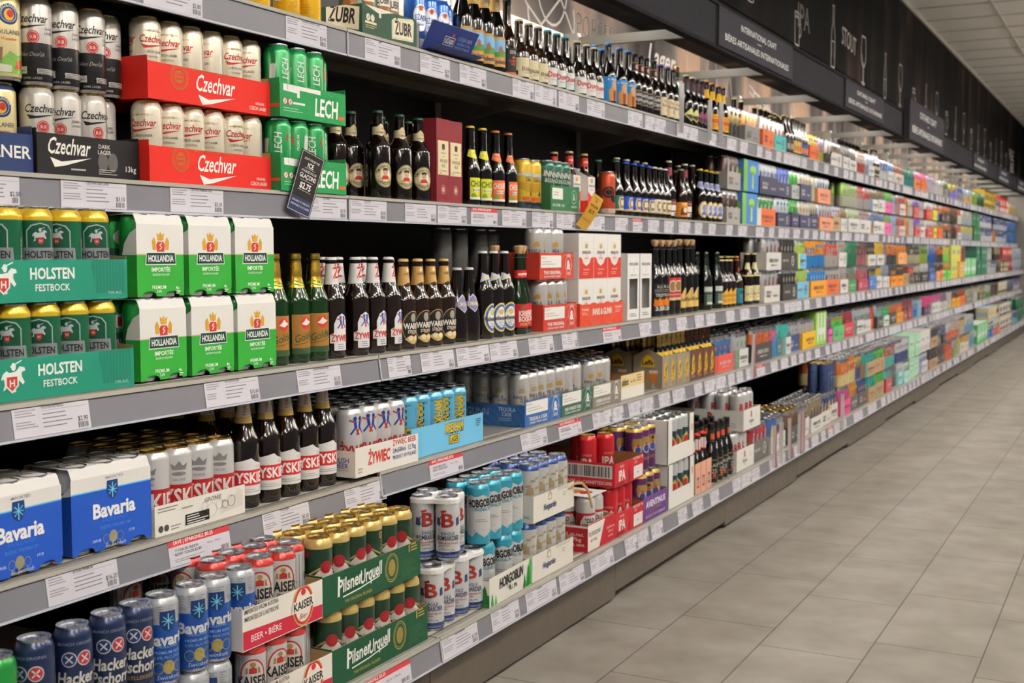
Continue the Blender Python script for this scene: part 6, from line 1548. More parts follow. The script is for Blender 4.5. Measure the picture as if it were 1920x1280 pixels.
for i, (y, o) in enumerate(((4.60, 'left'), (4.668, 'middle'), (4.736, 'right'))):
    put_basket(kpk, 'salmon pink bottle carrier on the bottom shelf, %s of three' % o, -1.552, y, ZS[4], 'salmon pink bottle carriers')
a = D().R(-44, 0, 44, 86, '#1c1a1a').T('BLACK', 0, 60, 13, '#b8b2a8', 2, w=52, b=.04).T('25', 0, 36, 18, '#b8b2a8', 2).R(-44, 80, 44, 83, '#8a7a4a', 2).R(-44, 6, 44, 9, '#8a7a4a', 2).E(0, 18, 8, 7, '#c8502c', 2)
bb = bottle(bprof(248, 31, 115, 175, 15), BB, [('label', a, 14, 0), ('neck_label', D().R(-44, 0, 44, 50, '#2a2828').R(-10, 10, 10, 34, '#c8502c', 2), 170, 0)], ('#2c2a2c', 'crown'))
row(bb, 'slim black bottle with orange neck mark', [4.86, 4.93, 5.0, 5.07], -1.586, ZS[4], 'bottles on the bottom shelf', rz=-.6, jit=.6, depth=4, dx=.068)
a = D().T('R', 0, 100, 30, '~#b8342f', 3, w=24, b=.08).T('Rickards', 0, 72, 12, '~#3a3836', 3, w=60, b=.02).lines(-16, 56, 16, 2, 6, 2, '~#8a8886')
rk = C('~#c9c9c8', a, lid='^cfcfd2')
f = D().T('R', -10, 66, 26, '#b8342f', 2, w=20, b=.08).T('Rickards', -8, 36, 14, '#4a4846', 2, w=66).T('RED', -8, 20, 8, '#6a6866', 2, w=20).lines(60, 60, 100, 3, 8, 2, '#b8b4ae')
s = D().T('R', -150, 56, 40, '#b8342f', 2, w=30, b=.08).lines(-200, 50, -170, 3, 8, 2, '#b8b4ae').lines(-60, 30, -20, 3, 8, 3, '#a8a49e')
kr_ = tray(262, 390, 92, 90, '#e0dcd4', f, s, inside='#a5845e', top_edge='#e0dcd4')
for t, yc, xx, nm in ((0, 5.248, -1.552, 'lower'), (1, 5.318, -1.545, 'upper')):
    z = ZS[4] + t * T2
    kr_.put('%s white tray with tall red letter R' % nm, xx, yc, z, 0, 'cardboard trays')
    row(rk, 'white can with red R in %s letter R tray' % nm, span(yc - .0985, 4, .0655), xx - .04, z + .0035, G % 'bottom', rz=-.6, jit=.3, depth=4 if t else 2, dx=.066)
FAR = """
1 0 5.830 6.036 C 1f1c18 8a6c2c
1 0 6.054 6.313 T 7d7a78 e08a2c d8d4cc
1 0 6.353 6.571 T e0602c c0bfbe e08a4c
1 0 6.624 6.859 T 3ab4b0 c0bfbe b8402c
1 0 6.870 7.023 N 2a2a2c 8a8478
1 0 7.035 7.208 N d8b03c b8602c
1 0 7.220 7.401 N 2c3f8a d8702c
1 0 7.414 7.659 T e8602c e8c83c 3a90d0
1 0 7.673 7.802 C a8b83c 8a5a9a
1 0 7.816 7.964 C 3a3432 c9c4bc
1 0 7.979 8.291 T dad6d0 2a2624 b8862c
1 0 8.307 8.749 T dad6d0 4a4644 8a8a8c
1 0 8.767 9.043 C a8322c c9b8b0
1 0 9.062 9.335 T dcdad6 c9d0dc 5a7ab8
1 0 9.355 9.561 N b8a888 2a2626
1 0 9.582 9.907 C d8d8dc 2c3a70
1 0 9.929 10.206 T d8d6d4 4a8ac8 5a4ab0
1 0 10.229 10.622 T dccabc 8a5a3c c8483c
1 0 10.647 11.098 C 1f7a80 1f5a48
1 0 11.126 11.768 T e8702c d84a8a e89a5c
1 0 11.798 12.312 C d4ccd4 b09ac0
1 0 12.346 12.798 C d8d4d0 c8c0bc
1 0 12.834 13.243 T 8a8680 5a7a54 4a6a44
1 0 13.281 13.842 T 7d6ac8 b09a2c c9b84c
1 0 13.883 14.358 T 8a8680 2f6ab0 2f6ab0
1 0 14.403 15.009 T c9a060 a8bccc 8aa0b8
1 0 15.058 15.613 C 8ab83c 7aa834
1 0 15.665 16.264 C 1f4a24 2f6a34
1 0 16.321 17.473 H d8b42c 6a5a2c
1 0 17.537 18.143 C d0d0d0 3a4a8a
1 0 18.212 19.323 H d8392c e0d8d0
1 0 19.402 20.483 C c09a6c d8b44c
2 0 5.788 6.009 T a09a94 3a2420 c9c4bc
2 0 6.027 6.295 B 3a78c8 6ab43c 8ac83c
2 0 6.305 6.670 T e8602c 2c8a34 d8dcd0
2 0 6.692 6.967 T 2a2a48 d0d4d8 3a90d0
2 0 6.979 7.149 T 2c2c50 3fae3c d8d8d4
2 0 7.161 7.444 T 2c2c50 d8d2bc c8402c
2 0 7.458 7.635 T 2c2c50 d8d0b8 2a2a2a
2 0 7.649 8.014 T f0946c b8c0c8 c8483c
2 0 8.029 8.248 T b8946a d8d4dc 7d5aa0
2 0 8.264 8.460 T d8d8d4 b8905a 3a3a3a
2 0 8.477 8.844 T d8d4d0 c4ccac 9ab84c
2 0 8.862 9.241 T d8d0cc b8b4b4 c84a3c
2 0 9.261 9.801 T e0dad4 5a86c0 8a6a34
2 0 9.823 10.140 T e85ca0 6aae4c d84a8a
2 0 10.163 10.329 C a8c8dc 7ab0d8
2 0 10.353 10.703 T dcd0cc a85a54 c8483c
2 0 10.728 10.912 C e88a3c e0a05c
2 0 10.939 11.157 C d8d4cc c4c0b4
2 0 11.185 11.470 T d85a5c 7d4ab0 c8b8d0
2 0 11.500 11.801 T dcdad8 b8b8b8 c8c8c8
2 0 11.831 12.149 T d8403c d8d4d0 c83a34
2 0 12.181 12.448 T e8d82c d8d4d0 c83a34
2 0 12.482 12.797 T e8592c c89a2c 3a80c0
2 0 12.833 13.395 T 3a3634 c86a2c 8a5a44
2 0 13.435 13.921 C 4a3424 6a4a34
2 0 13.963 14.265 T d0c8c4 b8503c d8582c
2 0 14.309 15.196 C a8b4c0 d8c84c
2 0 15.246 15.920 B 1f5a34 2a6a40 3a7a4c
2 0 15.974 17.260 C d8d8dc 4a4a8a
2 0 17.323 17.712 C e0882c c8702c
2 0 17.778 19.211 C c4ccd8 2c3a70
2 0 19.288 20.703 C 3a70b8 2f70c8
2 1 5.781 6.001 T a09a94 3a2420 c9c4bc
2 1 6.019 6.286 B 3a78c8 6ab43c 8ac83c
2 1 6.306 6.671 T 2a2a48 a8acb0 4a6ac0
2 1 6.682 6.956 T 2a2a48 3a58c0 c9d0e0
2 1 6.968 7.137 T a8b0a8 3fae3c 2f9a34
2 1 7.162 7.432 T 2c2c50 d8d2bc c8402c
2 1 7.445 7.608 C d0d0ac c4c8a0
2 1 7.636 7.984 T f0946c b8c0c8 2a5a80
2 1 8.313 8.809 C ccccb4 8ab84c
2 1 8.827 9.223 C b8b4b4 c84a3c
2 1 9.242 9.759 T e0dad4 7a6434 3a80c0
2 1 9.781 10.119 T e85ca0 5aae4c b8c84c
2 1 10.142 10.308 C a8c8dc 7ab0d8
2 1 10.332 10.654 T dcd0cc a85a54 c8483c
2 1 10.680 10.889 C e88a3c e0783c
2 1 10.915 11.133 C d0ccc0 c4c0b4
2 1 11.161 11.445 T d85a5c 7d4ab0 8a4ac0
2 1 11.475 11.744 C c8c8c8 a8a8a8
2 1 11.805 12.089 T d8403c d8d4d0 c83a34
2 1 12.154 12.420 T e8d82c d8d4d0 c83a34
2 1 12.454 12.732 C 3a78b8 d8842c
2 1 12.804 13.364 T 3a3634 c86a2c 6a4a3c
2 1 13.403 13.889 C 4a3424 6a4a34
2 1 13.930 14.231 T d0c8c4 d8582c d8582c
2 1 14.275 15.160 C a8b4c0 c8c0a8
2 1 15.209 15.881 B 1f5a34 2a6a40 3a7a4c
2 1 15.935 17.217 C d8d8dc 4a4a8a
2 1 17.733 19.162 C c4ccd8 2c3a70
2 1 19.239 20.648 C 3a70b8 2f70c8
3 0 6.183 6.484 T d6d2cc b8b8b8 8a3c34
3 0 6.495 6.800 T 2a2624 1f1c1c b8b09c
3 0 6.812 7.093 T 6ab4d8 a8cc5c c8d42c
3 0 7.106 7.506 T f09a1c 1f80d8 c0c8d0
3 0 7.520 7.887 T e0602c b8b4b0 3a3634
3 0 7.902 8.123 T dcd8d4 b0a8a4 b86a4c
3 0 8.139 8.423 T 1f8a4c 6a8a7c 8a5a40
3 0 8.440 8.781 T a8304a a85a64 d04a5a
3 0 8.799 9.067 T 3a6ab8 2a2a2c d8d06c
3 0 9.087 9.351 T d8d4d0 d8a81c e0c04c
3 0 9.372 9.629 T dcd8d4 8a94b0 b0a4a8
3 0 9.651 10.160 T f08a1c 2f3a3c e0762c
3 0 10.184 10.484 T a8865a 5a342a b8382c
3 0 10.510 10.746 T 4a4440 c8382c d0b0a0
3 0 10.773 11.078 T 2a2826 b8b490 c8c0a0
3 0 11.107 11.490 T 2a2826 d0d0d0 a8a8a8
3 0 11.551 11.898 T 3a58b0 2f4a80 8a94c0
3 0 11.930 12.369 T e89a5c 2a2a2c c8602c
3 0 12.404 12.838 T 5ad84c c89a3c 5a8a4c
3 0 12.875 13.422 B d0cc6a d8b83c a8b45c
3 0 13.463 13.884 B e89a2c d0b04c d8d4b8
3 0 13.927 15.000 S 2fae54 d8e8d8 2fae54
3 0 15.051 16.069 B 1f5a44 2a6a50 3a7a5c
3 0 16.126 16.537 C d4d4d0 c0c0bc
3 0 16.597 17.096 C d0d4d8 3a4a8a
3 0 17.160 17.624 C 3a322a 8a7a5a
3 0 17.692 18.551 B 5a4a34 c8b88a d8c89a
3 0 18.626 19.169 B a82830 3a2a28 c8b8a8
3 0 19.249 20.900 C a8b8cc d0d8e0
3 1 6.164 6.452 T d6d2cc b8b8b8 8a3c34
3 1 6.474 6.800 T 2a2624 1f1c1c b8b09c
3 1 6.812 7.006 T 6ab4d8 a8cc5c c8d42c
3 1 7.018 7.506 C 1f80d8 f0961c
3 1 7.520 7.872 C b8b4b0 e0482c
3 1 7.887 8.107 T dcd8d4 b0a8a4 b86a4c
3 1 8.123 8.406 C 1f6a44 2a7a50
3 1 8.423 8.744 C a85a64 5a3a34
3 1 8.763 9.049 T d4d8e0 2a2a2c d8d06c
3 1 9.068 9.331 T d8d4d0 d8a81c e0c04c
3 1 9.352 9.565 C a89a9c 8a6a6c
3 1 9.587 9.924 C 2f3a3c d8702c
3 1 9.947 10.334 T f0a45c e87a1c d8682c
3 1 10.538 11.053 C b8b090 3a3630
3 1 11.081 11.463 C 9ab42c 5a8a3c
3 1 11.524 11.870 C 1f50b8 8a94b8
3 1 11.902 12.339 C 3a3634 d8702c
3 1 12.374 12.807 C 7ad84c d8cc3c
3 1 12.844 13.553 B d0cc6a d8c83c a8b45c
3 1 13.595 13.980 C a84a50 8a3a40
3 1 15.012 16.027 B 1f5a44 2a6a50 3a7a5c
3 1 16.084 16.494 C d4d4d0 c0c0bc
3 1 17.115 17.577 C 3a322a 8a7a5a
3 1 17.783 19.038 B c82830 5a3a34 c8b89a
3 1 19.197 20.657 C a8b8cc d0d8e0
4 0 5.360 5.645 T e2483c 2c6aa8 c8382c
4 0 5.671 5.865 T dcd8d4 c0bfbe 4a8a5a
4 0 5.976 6.301 T 2f2c2c d8602c c85a2c
4 0 6.311 6.427 C 3a8ad0 e05a8a
4 0 6.437 6.535 T 1f5a6a 3ac0b4 1f7a7a
4 0 6.546 6.680 T dcdad4 3ac0b4 2fa8a0
4 0 6.692 6.928 T 24386e b4b4b6 8a8a90
4 0 6.952 7.270 T f0b41c b4b4b6 f0b41c
4 0 7.283 7.558 S 8acc3c e0e4d8 8acc3c
4 0 7.572 7.717 T e85aa8 8a3a7d 6a2a6a
4 0 7.732 8.037 T 4cb86a 4ccc3c d8483c
4 0 8.053 8.349 T c8283a a02832 8a2028
4 0 8.366 8.944 T d4d2ce a8b4b4 4a6a64
4 0 8.963 9.120 C e8502c c8483c
4 0 9.140 9.364 T 2f2c2e 8ab8b8 4a5a5a
4 0 9.385 9.621 T d8dcd4 2fae6a 8ac8a0
4 0 9.642 9.936 T 2f2c2c c8702c 3a2a24
4 0 9.960 10.223 T f0961c d84a2c e8c02c
4 0 10.247 10.681 T 8a3a3c 7a3440 b8584c
4 0 10.708 10.953 C 1f80d8 8ab0d0
4 0 10.981 11.208 C 8ac0dc a8c8dc
4 0 11.237 11.597 T 4a2a4c e03a7a e03a7a
4 0 11.628 12.179 T dcd8d4 d84a8a 8a8a8a
4 0 12.213 12.634 T c8c4c0 8a8488 9a4a9a
4 0 12.670 13.005 C dcc8bc c8c4c0
4 0 13.044 13.520 T e8b02c 3a3a34 e8582c
4 0 13.562 14.119 T e8682c b8402c d8582c
4 0 14.164 14.770 T 6a6a5c c8b88a 5a8a80
4 0 14.819 15.270 C d8d0c8 c8b8a8
4 0 15.322 15.914 T 6a6444 b8a878 4a5a3c
4 0 15.970 16.612 C 4a9a4c c8c8c0
4 0 16.673 17.369 C 5a4030 4a3428
4 0 17.436 18.488 B c8bc9c 4a3a2c d8d0b8
4 0 18.562 19.420 C 4a545c 6a7480
4 0 19.502 21.000 C c8c8d0 6a5aa0
5 0 5.386 5.643 T 5a5652 b8242c 9aa0b0
5 0 5.662 5.794 T dcd8d4 3a5aa8 d8d84c
5 0 5.804 5.953 T dcdad6 8a8c90 3a3a3c
5 0 5.973 6.205 T 3a4440 6a4a2c 2a2422
5 0 6.227 6.407 T d8d4ce 8a8680 2a2624
5 0 6.418 6.682 T dcd8d2 8a7a5c 2a2624
5 0 6.694 7.115 T d8d4ce 24386e c9a858
5 0 7.171 7.403 T e8408a d8488a c03a7a
5 0 7.418 7.648 T 4a4648 c87a2c d8b43c
5 0 7.664 7.908 T 4a4444 2a3a78 d8a82c
5 0 7.925 8.150 T b08a64 1fa09a 2f8a8a
5 0 8.167 8.499 T b08a64 4ab43c 3a9a3c
5 0 8.518 8.734 T b8384a 4ab4a8 c84a3c
5 0 8.754 9.002 C 4a5458 6a7478
5 0 9.023 9.445 T a8e0dc d8d8d4 3ab4b0
5 0 9.468 9.955 B 9accaa a8d8b4 c0e4c8
5 0 10.007 10.379 T d8d4d0 d0d0d8 7a7ac8
5 0 10.407 10.808 T b08a64 2f2c2c 4a4444
5 0 10.838 11.302 T 2f2c2c 5a4a4a 3a3636
5 0 11.335 11.736 C e0603c c8503c
5 0 11.771 12.239 T 8a9a5c c0b8b0 6a6a64
5 0 12.277 12.907 T d8ccb8 e0b84c d8804c
5 0 12.949 13.510 C 5a9ac8 b8c8c8
5 0 13.555 14.573 S 3aae54 d8e8d8 3aae54
5 0 14.625 15.109 T 2a5ab0 c8d0d8 3a8a4c
5 0 15.165 15.804 T c8402c d8d8d8 8a8a8a
5 0 15.865 17.249 B d8ccbc 6a5a44 3a3028
5 0 17.321 18.148 C 6aa8c8 3a4a8a
5 0 18.227 19.141 C 1f6a4c 2a7a5a
5 1 6.872 7.059 P 22386e 2a4078
5 1 7.156 7.600 C e8d090 e0702c
5 1 7.616 7.792 C 2f4070 e0b03c
5 1 7.808 8.114 T b08a64 1fa09a 2f8a8a
5 1 8.131 8.479 T b08a64 4ab43c 3a9a3c
5 1 8.498 8.897 C 4ab4a8 c84a3c
5 1 8.918 9.399 C 24387a d8d8dc
5 1 9.445 9.930 B a8d8b4 9accaa c0e4c8
5 1 9.981 10.492 B d4d2d0 b8b4b0 d8d4d0
5 1 10.520 10.899 T b08a64 2f2c2e 5a5458
5 1 10.929 11.337 T 3a3638 5a5a6a 7a8ac0
5 1 11.370 11.705 C e0603c c8d0d8
5 1 11.739 12.244 C d87a5c c8b8a8
5 1 12.281 12.709 C c8c0b0 e0b84c
5 1 12.749 13.296 C 6aa8d0 d0d0c8
5 1 14.635 15.405 B d8c090 8ab0c8 c8b080
5 1 15.819 17.057 B d0c8bc 5a4a38 3a3028
5 1 18.172 19.083 C 1f6a4c 2a7a5a
"""

# ------------------------------------------------------------------ goods on the shelves: far bays (multipacks a few pixels wide)
# columns: shelf, tier, where it starts and ends along the aisle, what it is, colours
import colorsys
def cname(h):
    r, g, b = [int(h[i:i + 2], 16) / 255 for i in (0, 2, 4)]
    H, s, v = colorsys.rgb_to_hsv(r, g, b)
    if v < .27: return 'black'
    if s < .13: return 'white' if v > .78 else ('silver' if v > .6 else 'grey')
    H *= 360
    d = 'dark ' if v < .5 else ('pale ' if s < .32 and v > .6 else '')
    for lim, n in ((12, 'red'), (24, 'rust' if v < .75 else 'orange'), (40, 'brown' if v < .72 else 'orange'), (52, 'tan' if s < .55 else 'yellow'), (68, 'yellow'), (92, 'lime'), (160, 'green'), (194, 'teal'), (255, 'blue'), (290, 'purple'), (340, 'pink'), (361, 'red')):
        if H < lim:
            return (d + n).replace('pale orange', 'peach').replace('dark orange', 'brown').replace('pale brown', 'beige').replace('dark yellow', 'olive')
SN = ['top shelf', 'second shelf', 'third shelf', 'fourth shelf', 'bottom shelf']
def low_can(m, x, y, z, h, r, a, b, lid='^c6c6ca', n=12, sh=False):
    m.lathe([(r * .8, z, a), (r, z + .008, a), (r, z + h * .45, b), (r, z + h * .86, '^c6c6ca' if sh else b), (r * .82, z + h * .965, lid), (r * .84, z + h * .985, lid), (r * .74, z + h, lid), (r * .7, z + h * .97, lid), (0, z + h * .97, lid)], n, x, y)
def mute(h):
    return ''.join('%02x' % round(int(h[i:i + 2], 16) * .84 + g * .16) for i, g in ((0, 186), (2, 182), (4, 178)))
def can_art(H, e, style, q):
    """the print on a far can: a patch, a name too small to read, a badge"""
    h = H * 1000
    d = D()
    wt, dk = '~#d8d4ce', '~#3a3836'
    if style == 0: d.R(-16, h * .5, 16, h * .72, e).bars(-11, h * .57, 11, h * .65, wt if q else dk, 5)
    elif style == 1: d.E(0, h * .66, 13, 15, e, 1, 12).bars(-8, h * .62, 8, h * .69, wt, 4).bars(-12, h * .46, 12, h * .52, wt if q else dk, 6)
    elif style == 2: d.P([(-18, h * .4), (16, h * .52), (6, h * .84), (-12, h * .7)], e).bars(-10, h * .72, 12, h * .78, dk if q else wt, 5)
    else: d.R(-18, h * .74, 18, h * .84, e).R(-18, h * .4, 18, h * .5, e).bars(-12, h * .56, 12, h * .68, dk if q else wt, 4)
    return d
rr = random.Random(4)
count = {}
fx = [-1.812, -1.812, -1.732, -1.732, -1.55]
for ln in FAR.strip().split('\n'):
    p = ln.split()
    lv, tier, y0, y1, k = int(p[0]) - 1, int(p[1]), float(p[2]), float(p[3]), p[4]
    if y0 > YE - .15:
        continue
    y1 = min(y1, YE - .03)
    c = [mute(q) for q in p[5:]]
    H = {0: .158, 1: .16, 2: .165, 3: .165, 4: .165}[lv]
    z = ZS[lv] + (.011 if lv == 3 else 0) + tier * .1668
    rows = 4 if lv == 3 or (lv == 4 and tier) else (3 if lv == 4 else 2)
    rows = 2 if k == 'P' else rows
    w0 = y1 - y0
    unit = {'T': .27, 'C': .2, 'B': .3, 'H': .3, 'S': .26, 'N': .2, 'P': .3}[k]
    n = max(1, round(w0 / unit))
    w = w0 / n - .002
    for i in range(n):
        y = y0 + (i + .5) * w0 / n
        x = fx[lv] + rr.uniform(-.012, .006)
        m = MB()
        A = c[0]; B = c[1] if len(c) > 1 else A; E = c[2] if len(c) > 2 else B
        hx = lambda s: '#' + s
        lc = lambda s: '~#' + s
        light = sum(int(A[q:q + 2], 16) for q in (0, 2, 4)) > 390
        silver = rr.random() < .55
        style = rr.randrange(4)
        ink = '#5a5654' if light else '#d2cdc4'
        if k in 'TCP':
            nc = max(2, round(w / .067)); r = min(.0325, w / nc / 2 - .0004)
            for a in range(rows):
                for b in range(nc):
                    yy = -w / 2 + (b + .5) * w / nc
                    ca, cb = (B, B) if k == 'T' else (A, B)
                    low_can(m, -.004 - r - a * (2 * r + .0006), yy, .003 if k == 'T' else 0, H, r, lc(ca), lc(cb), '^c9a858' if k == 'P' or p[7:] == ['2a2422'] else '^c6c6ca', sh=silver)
                    if a == 0:
                        m.art_cyl(can_art(H, lc(E if k == 'T' else A), style, (b + i) % 3), r, .003 if k == 'T' else 0, -.004 - r, yy, cut=.012)
            dd = .008 + rows * (2 * r + .0006)
            if k == 'T':
                hf = rr.choice((.078, .086, .092))
                m.box(-.002, -w / 2, 0, 0, w / 2, hf, hx(A), {'-x': KRAFT}).box(-dd, -w / 2, 0, -.002, -w / 2 + .002, hf, hx(A), {'+y': KRAFT}).box(-dd, w / 2 - .002, 0, -.002, w / 2, hf, hx(A)).box(-dd, -w / 2, 0, -.002, w / 2, .002, hx(A)).box(-dd, -w / 2, 0, -dd + .002, w / 2, hf, hx(A))
                W = w * 1000; h = hf * 1000
                d = D()
                s = rr.randrange(4)
                if s == 0: d.bars(-W * .32, h * .44, W * .3, h * .66, ink, 9).bars(-W * .2, h * .24, W * .2, h * .32, ink, 12)
                elif s == 1: d.O(W * .24, h * .5, h * .3, h * .3, h * .07, ink).bars(W * .24 - h * .16, h * .42, W * .24 + h * .16, h * .6, ink, 4).bars(-W * .4, h * .46, 0, h * .6, ink, 8)
                elif s == 2: d.bars(-W * .36, h * .52, -W * .04, h * .68, ink, 6).bars(-W * .36, h * .3, -W * .1, h * .46, ink, 5).bars(W * .08, h * .3, W * .36, h * .42, ink, 8)
                else: d.R(-W * .5, 0, -W * .28, h, hx(E)).bars(-W * .2, h * .42, W * .4, h * .62, ink, 10).bars(-W * .1, h * .24, W * .3, h * .32, ink, 12)
                m.art_front(d, 0, 0, 0, e=.0005)
            else:   # a clear film of rings keeps the cans together: a thin band at the neck
                m.box(-dd + .01, -w / 2 + r, H * .955, -.004 - r, w / 2 - r, H * .962, '#b9b9bb')
            nm, cat = ('filled_tray', 'tray of cans') if k == 'T' else ('can_multipack', 'multipack of cans')
            ds = '%s tray holding %s cans' % (cname(A), cname(B)) if k == 'T' else '%s and %s cans in a multipack' % (cname(A), cname(B))
        elif k in 'BHS':
            h = {'B': H * 1.0, 'H': .235, 'S': .2}[k]
            if lv in (1, 2) and k == 'B': h = H
            m.box(-.14, -w / 2, 0, 0, w / 2, h, hx(A), {'+z': hx(B)}, c=.002)
            W = w * 1000; hh = h * 1000
            d = D()
            if k == 'S':
                for q in (-.3, 0, .3): d.R(W * q - W * .07, hh * .1, W * q + W * .07, hh * .94, hx(B))
                d.R(-W * .4, hh * .3, W * .4, hh * .5, hx(B), 2)
            elif p[5] == '3a78c8':      # mushroom picture boxes
                d.R(-W / 2, 0, -W * .26, hh, hx(B)).E(W * .1, hh * .7, W * .2, hh * .14, hx(E), 2).P([(W * .04, hh * .1), (W * .16, hh * .1), (W * .13, hh * .66), (W * .07, hh * .66)], '#b8d86a', 2)
            else:
                d.R(-W / 2, hh * .08, W / 2, hh * .3, hx(B)).R(-W * .3, hh * .45, W * .3, hh * .75, hx(E)).bars(-W * .24, hh * .54, W * .24, hh * .66, ink, 8)
            m.art_front(d, 0, 0, 0, e=.0005).art_left(D().R(-130, hh * .4, -10, hh * .7, hx(B)), 0, -w / 2, 0, e=.0005)
            nm, cat = 'carton', 'carton'
            ds = '%s carton with %s print' % (cname(A), cname(B))
        else:
            nb = max(2, round(w / .064)); r = w / nb / 2 - .0006
            for a in range(2):
                for b in range(nb):
                    yy = -w / 2 + (b + .5) * w / nb
                    xx = -.004 - r - a * (2 * r + .001)
                    m.lathe([(r * .9, 0, BG), (r, .006, BG), (r, .1, BG), (r * .85, .125, BG), (r * .5, .155, AM), (.0135, .2, AM), (.0135, .212, '#b9a878'), (.0145, .2125, '#b9a878'), (.013, .219, '#b9a878'), (0, .2195, '#b9a878')], 14, xx, yy)
                    if a == 0:
                        m.art_cyl(D().R(-r * 1200, 18, r * 1200, 88, hx(A)).R(-r * 700, 30, r * 700, 60, hx(B), 2), r, 0, xx, yy, cut=.01)
            nm, cat = 'bottle_multipack', 'multipack of bottles'
            ds = 'brown bottles with %s labels' % cname(A)
        key = (lv, tier)
        count[key] = count.get(key, 0) + 1
        o = link(nm, m.mesh(nm), None, (x, y, z))
        RECTS.append((x - (.14 if k in 'BHS' else (.008 + rows * .065 if k != 'N' else .14)), y - w / 2, x, y + w / 2, z + .001, z + (H if k in 'TCP' else .235)))
        tn = '' if lv == 3 or (lv == 0) else (' upper tier' if tier else ' lower tier')
        tag(o, '%s, %s%s, number %d along' % (ds, SN[lv], tn, count[key]), cat, 'far multipacks on the ' + SN[lv])
# tall bottles standing behind the far packs on the top shelf
row(bottle(bprof(262, 31, 120, 180, 15), AM, [], ('#b9a878', 'crown')), 'tall amber bottle behind the small packs of the top shelf', [6.385, 6.512, 6.811, 6.888, 6.978, 7.047, 7.117, 7.188, 7.273, 7.360, 7.487, 7.618, 7.739], -1.925, ZS[0], B1)
row(bottle(bprof(255, 31, 120, 180, 15), BG, [], ('#3a3634', 'crown')), 'tall dark bottle behind the black and white packs of the top shelf', [8.921, 9.028, 9.138, 9.250, 9.364, 9.481, 9.601, 9.724, 9.849], -1.925, ZS[0], B1)

stand_all()

# ------------------------------------------------------------------ cards, dividers, price tags
m = MB().box(-.0006, -.036, 0, .0006, .036, .150, '#211d1b')
d = D().O(0, 0, 0, 0, 0, '#211d1b') if False else D()
for a, b in (((-33, 3), (33, 3)), ((33, 3), (33, 147)), ((33, 147), (-33, 147)), ((-33, 147), (-33, 3))):
    d.L([a, b], 1, '#d8d2ca')
d.R(-36, 0, 36, 38, '#2c3350', 0).T("DON'T FORGET THE", 0, 132, 5.5, '#e2dcd4', 2, w=46).T('ICE', 0, 119, 11, '#eee8e0', 2, w=18, b=.04).R(-16, 110, 16, 110.8, '#d8d2ca', 2).T("N'OUBLIEZ PAS LES", 0, 103, 5.5, '#e2dcd4', 2, w=46).T('GLAÇONS', 0, 91, 10.5, '#eee8e0', 2, w=50, b=.03).R(-20, 80, 20, 80.8, '#d8d2ca', 2).T('$2.75', 0, 68, 14, '#eee8e0', 2, w=34, b=.04).R(-20, 56, 20, 56.8, '#d8d2ca', 2).T('AVAILABLE AT CHECKOUT', 0, 28, 4.5, '#d0d0d8', 2, w=56).T('DISPONIBLE À LA CAISSE', 0, 18, 4.5, '#d0d0d8', 2, w=56)
m.art_front(d, .0007, 0, 0, e=.0003)
o = link('shelf_card', m.mesh('shelf_card'), None, (-1.772, 2.325, 1.262))
o.rotation_euler = (math.radians(-20), 0, math.radians(-14))
tag(o, 'black tilted card advertising ice at $2.75 on the second rail', 'sign')
m = MB()
gcol = '#c99a3c'
cv = lambda t: (.052 * math.sin(t * 1.5) , .0, .155 * t)
GW, GH = .029, .122
cv = lambda t: (.04 * math.sin(t * 1.5), .0, GH * t)
n = 10
for i in range(n):
    x0, _, z0 = cv(i / n); x1, _, z1 = cv((i + 1) / n)
    m.face([(x0, -GW, z0), (x0, GW, z0), (x1, GW, z1), (x1, -GW, z1)], gcol, True)
    m.face([(x1 - .001, -GW, z1), (x1 - .001, GW, z1), (x0 - .001, GW, z0), (x0 - .001, -GW, z0)], '#b88a34', True)
d = D().T("DON'T FORGET THE", 0, 110, 4, '#3a2c18', 1, w=36).T('ICE', 0, 100, 7, '#3a2c18', 1, w=11, b=.03).T('GLAÇONS', 0, 82, 8, '#3a2c18', 1, w=42, b=.03).T('$2.75', 0, 62, 11, '#3a2c18', 1, w=27, b=.04).T('AVAILABLE AT CHECKOUT', 0, 30, 4, '#5a4420', 1, w=44)
m.art(d, lambda u, v, l: (.04 * math.sin(v / GH * 1.5) + .0006, u, v), cutv=.008)
o = link('shelf_card', m.mesh('shelf_card'), None, (-1.772, 3.945, 1.258))
o.rotation_euler = (math.radians(-24), 0, math.radians(-16))
tag(o, 'gold curled card advertising ice, clipped to the second rail', 'sign')
def flag(lv, y, h, label, col='#d8d6d6', edge=None, lean=0.0):
    v = LV[lv - 1]
    m = MB().box(0, -.0008, -.05, .019, .0008, h, col)
    if edge:
        m.box(.0155, -.0010, -.05, .0192, .0010, h, edge)
    o = link('aisle_flag', m.mesh('aisle_flag'), None, (v['x'] + .006, y, v['z']))
    o.rotation_euler = (lean, 0, 0)
    tag(o, label, 'shelf flag', 'white strips standing out from the rails')
for lv, px_y, h, lb in ((1, 4.991, .16, 'white strip standing out from top rail by the maroon labels'), (1, 5.369, .13, 'first of two white strips by the yellow labels'), (1, 5.533, .14, 'second of two white strips by the yellow labels')):
    flag(lv, px_y, h, lb)
flag(4, 5.816, .17, 'white strip with red edge beside black tray on fourth rail', edge='#c83a44', lean=-.12)
for i, y in enumerate((5.587, 5.709, 5.866, 6.051, 6.126, 7.029)):
    flag(5, y, .15, 'white strip with red edge on the bottom rail, %s from near end' % ORD[i], edge='#c85a62' if i in (0, 2, 3, 4) else None, lean=.03 * (i % 3 - 1))
o = link('card_strip', MB().tube([(0, 0, .0), (.03, .0, .07), (.045, .03, .1), (.04, .07, .105)], .006, '#5a4c44', 6).mesh('handle_strap'), None, (-1.80, 7.75, ZS[0] + .0))
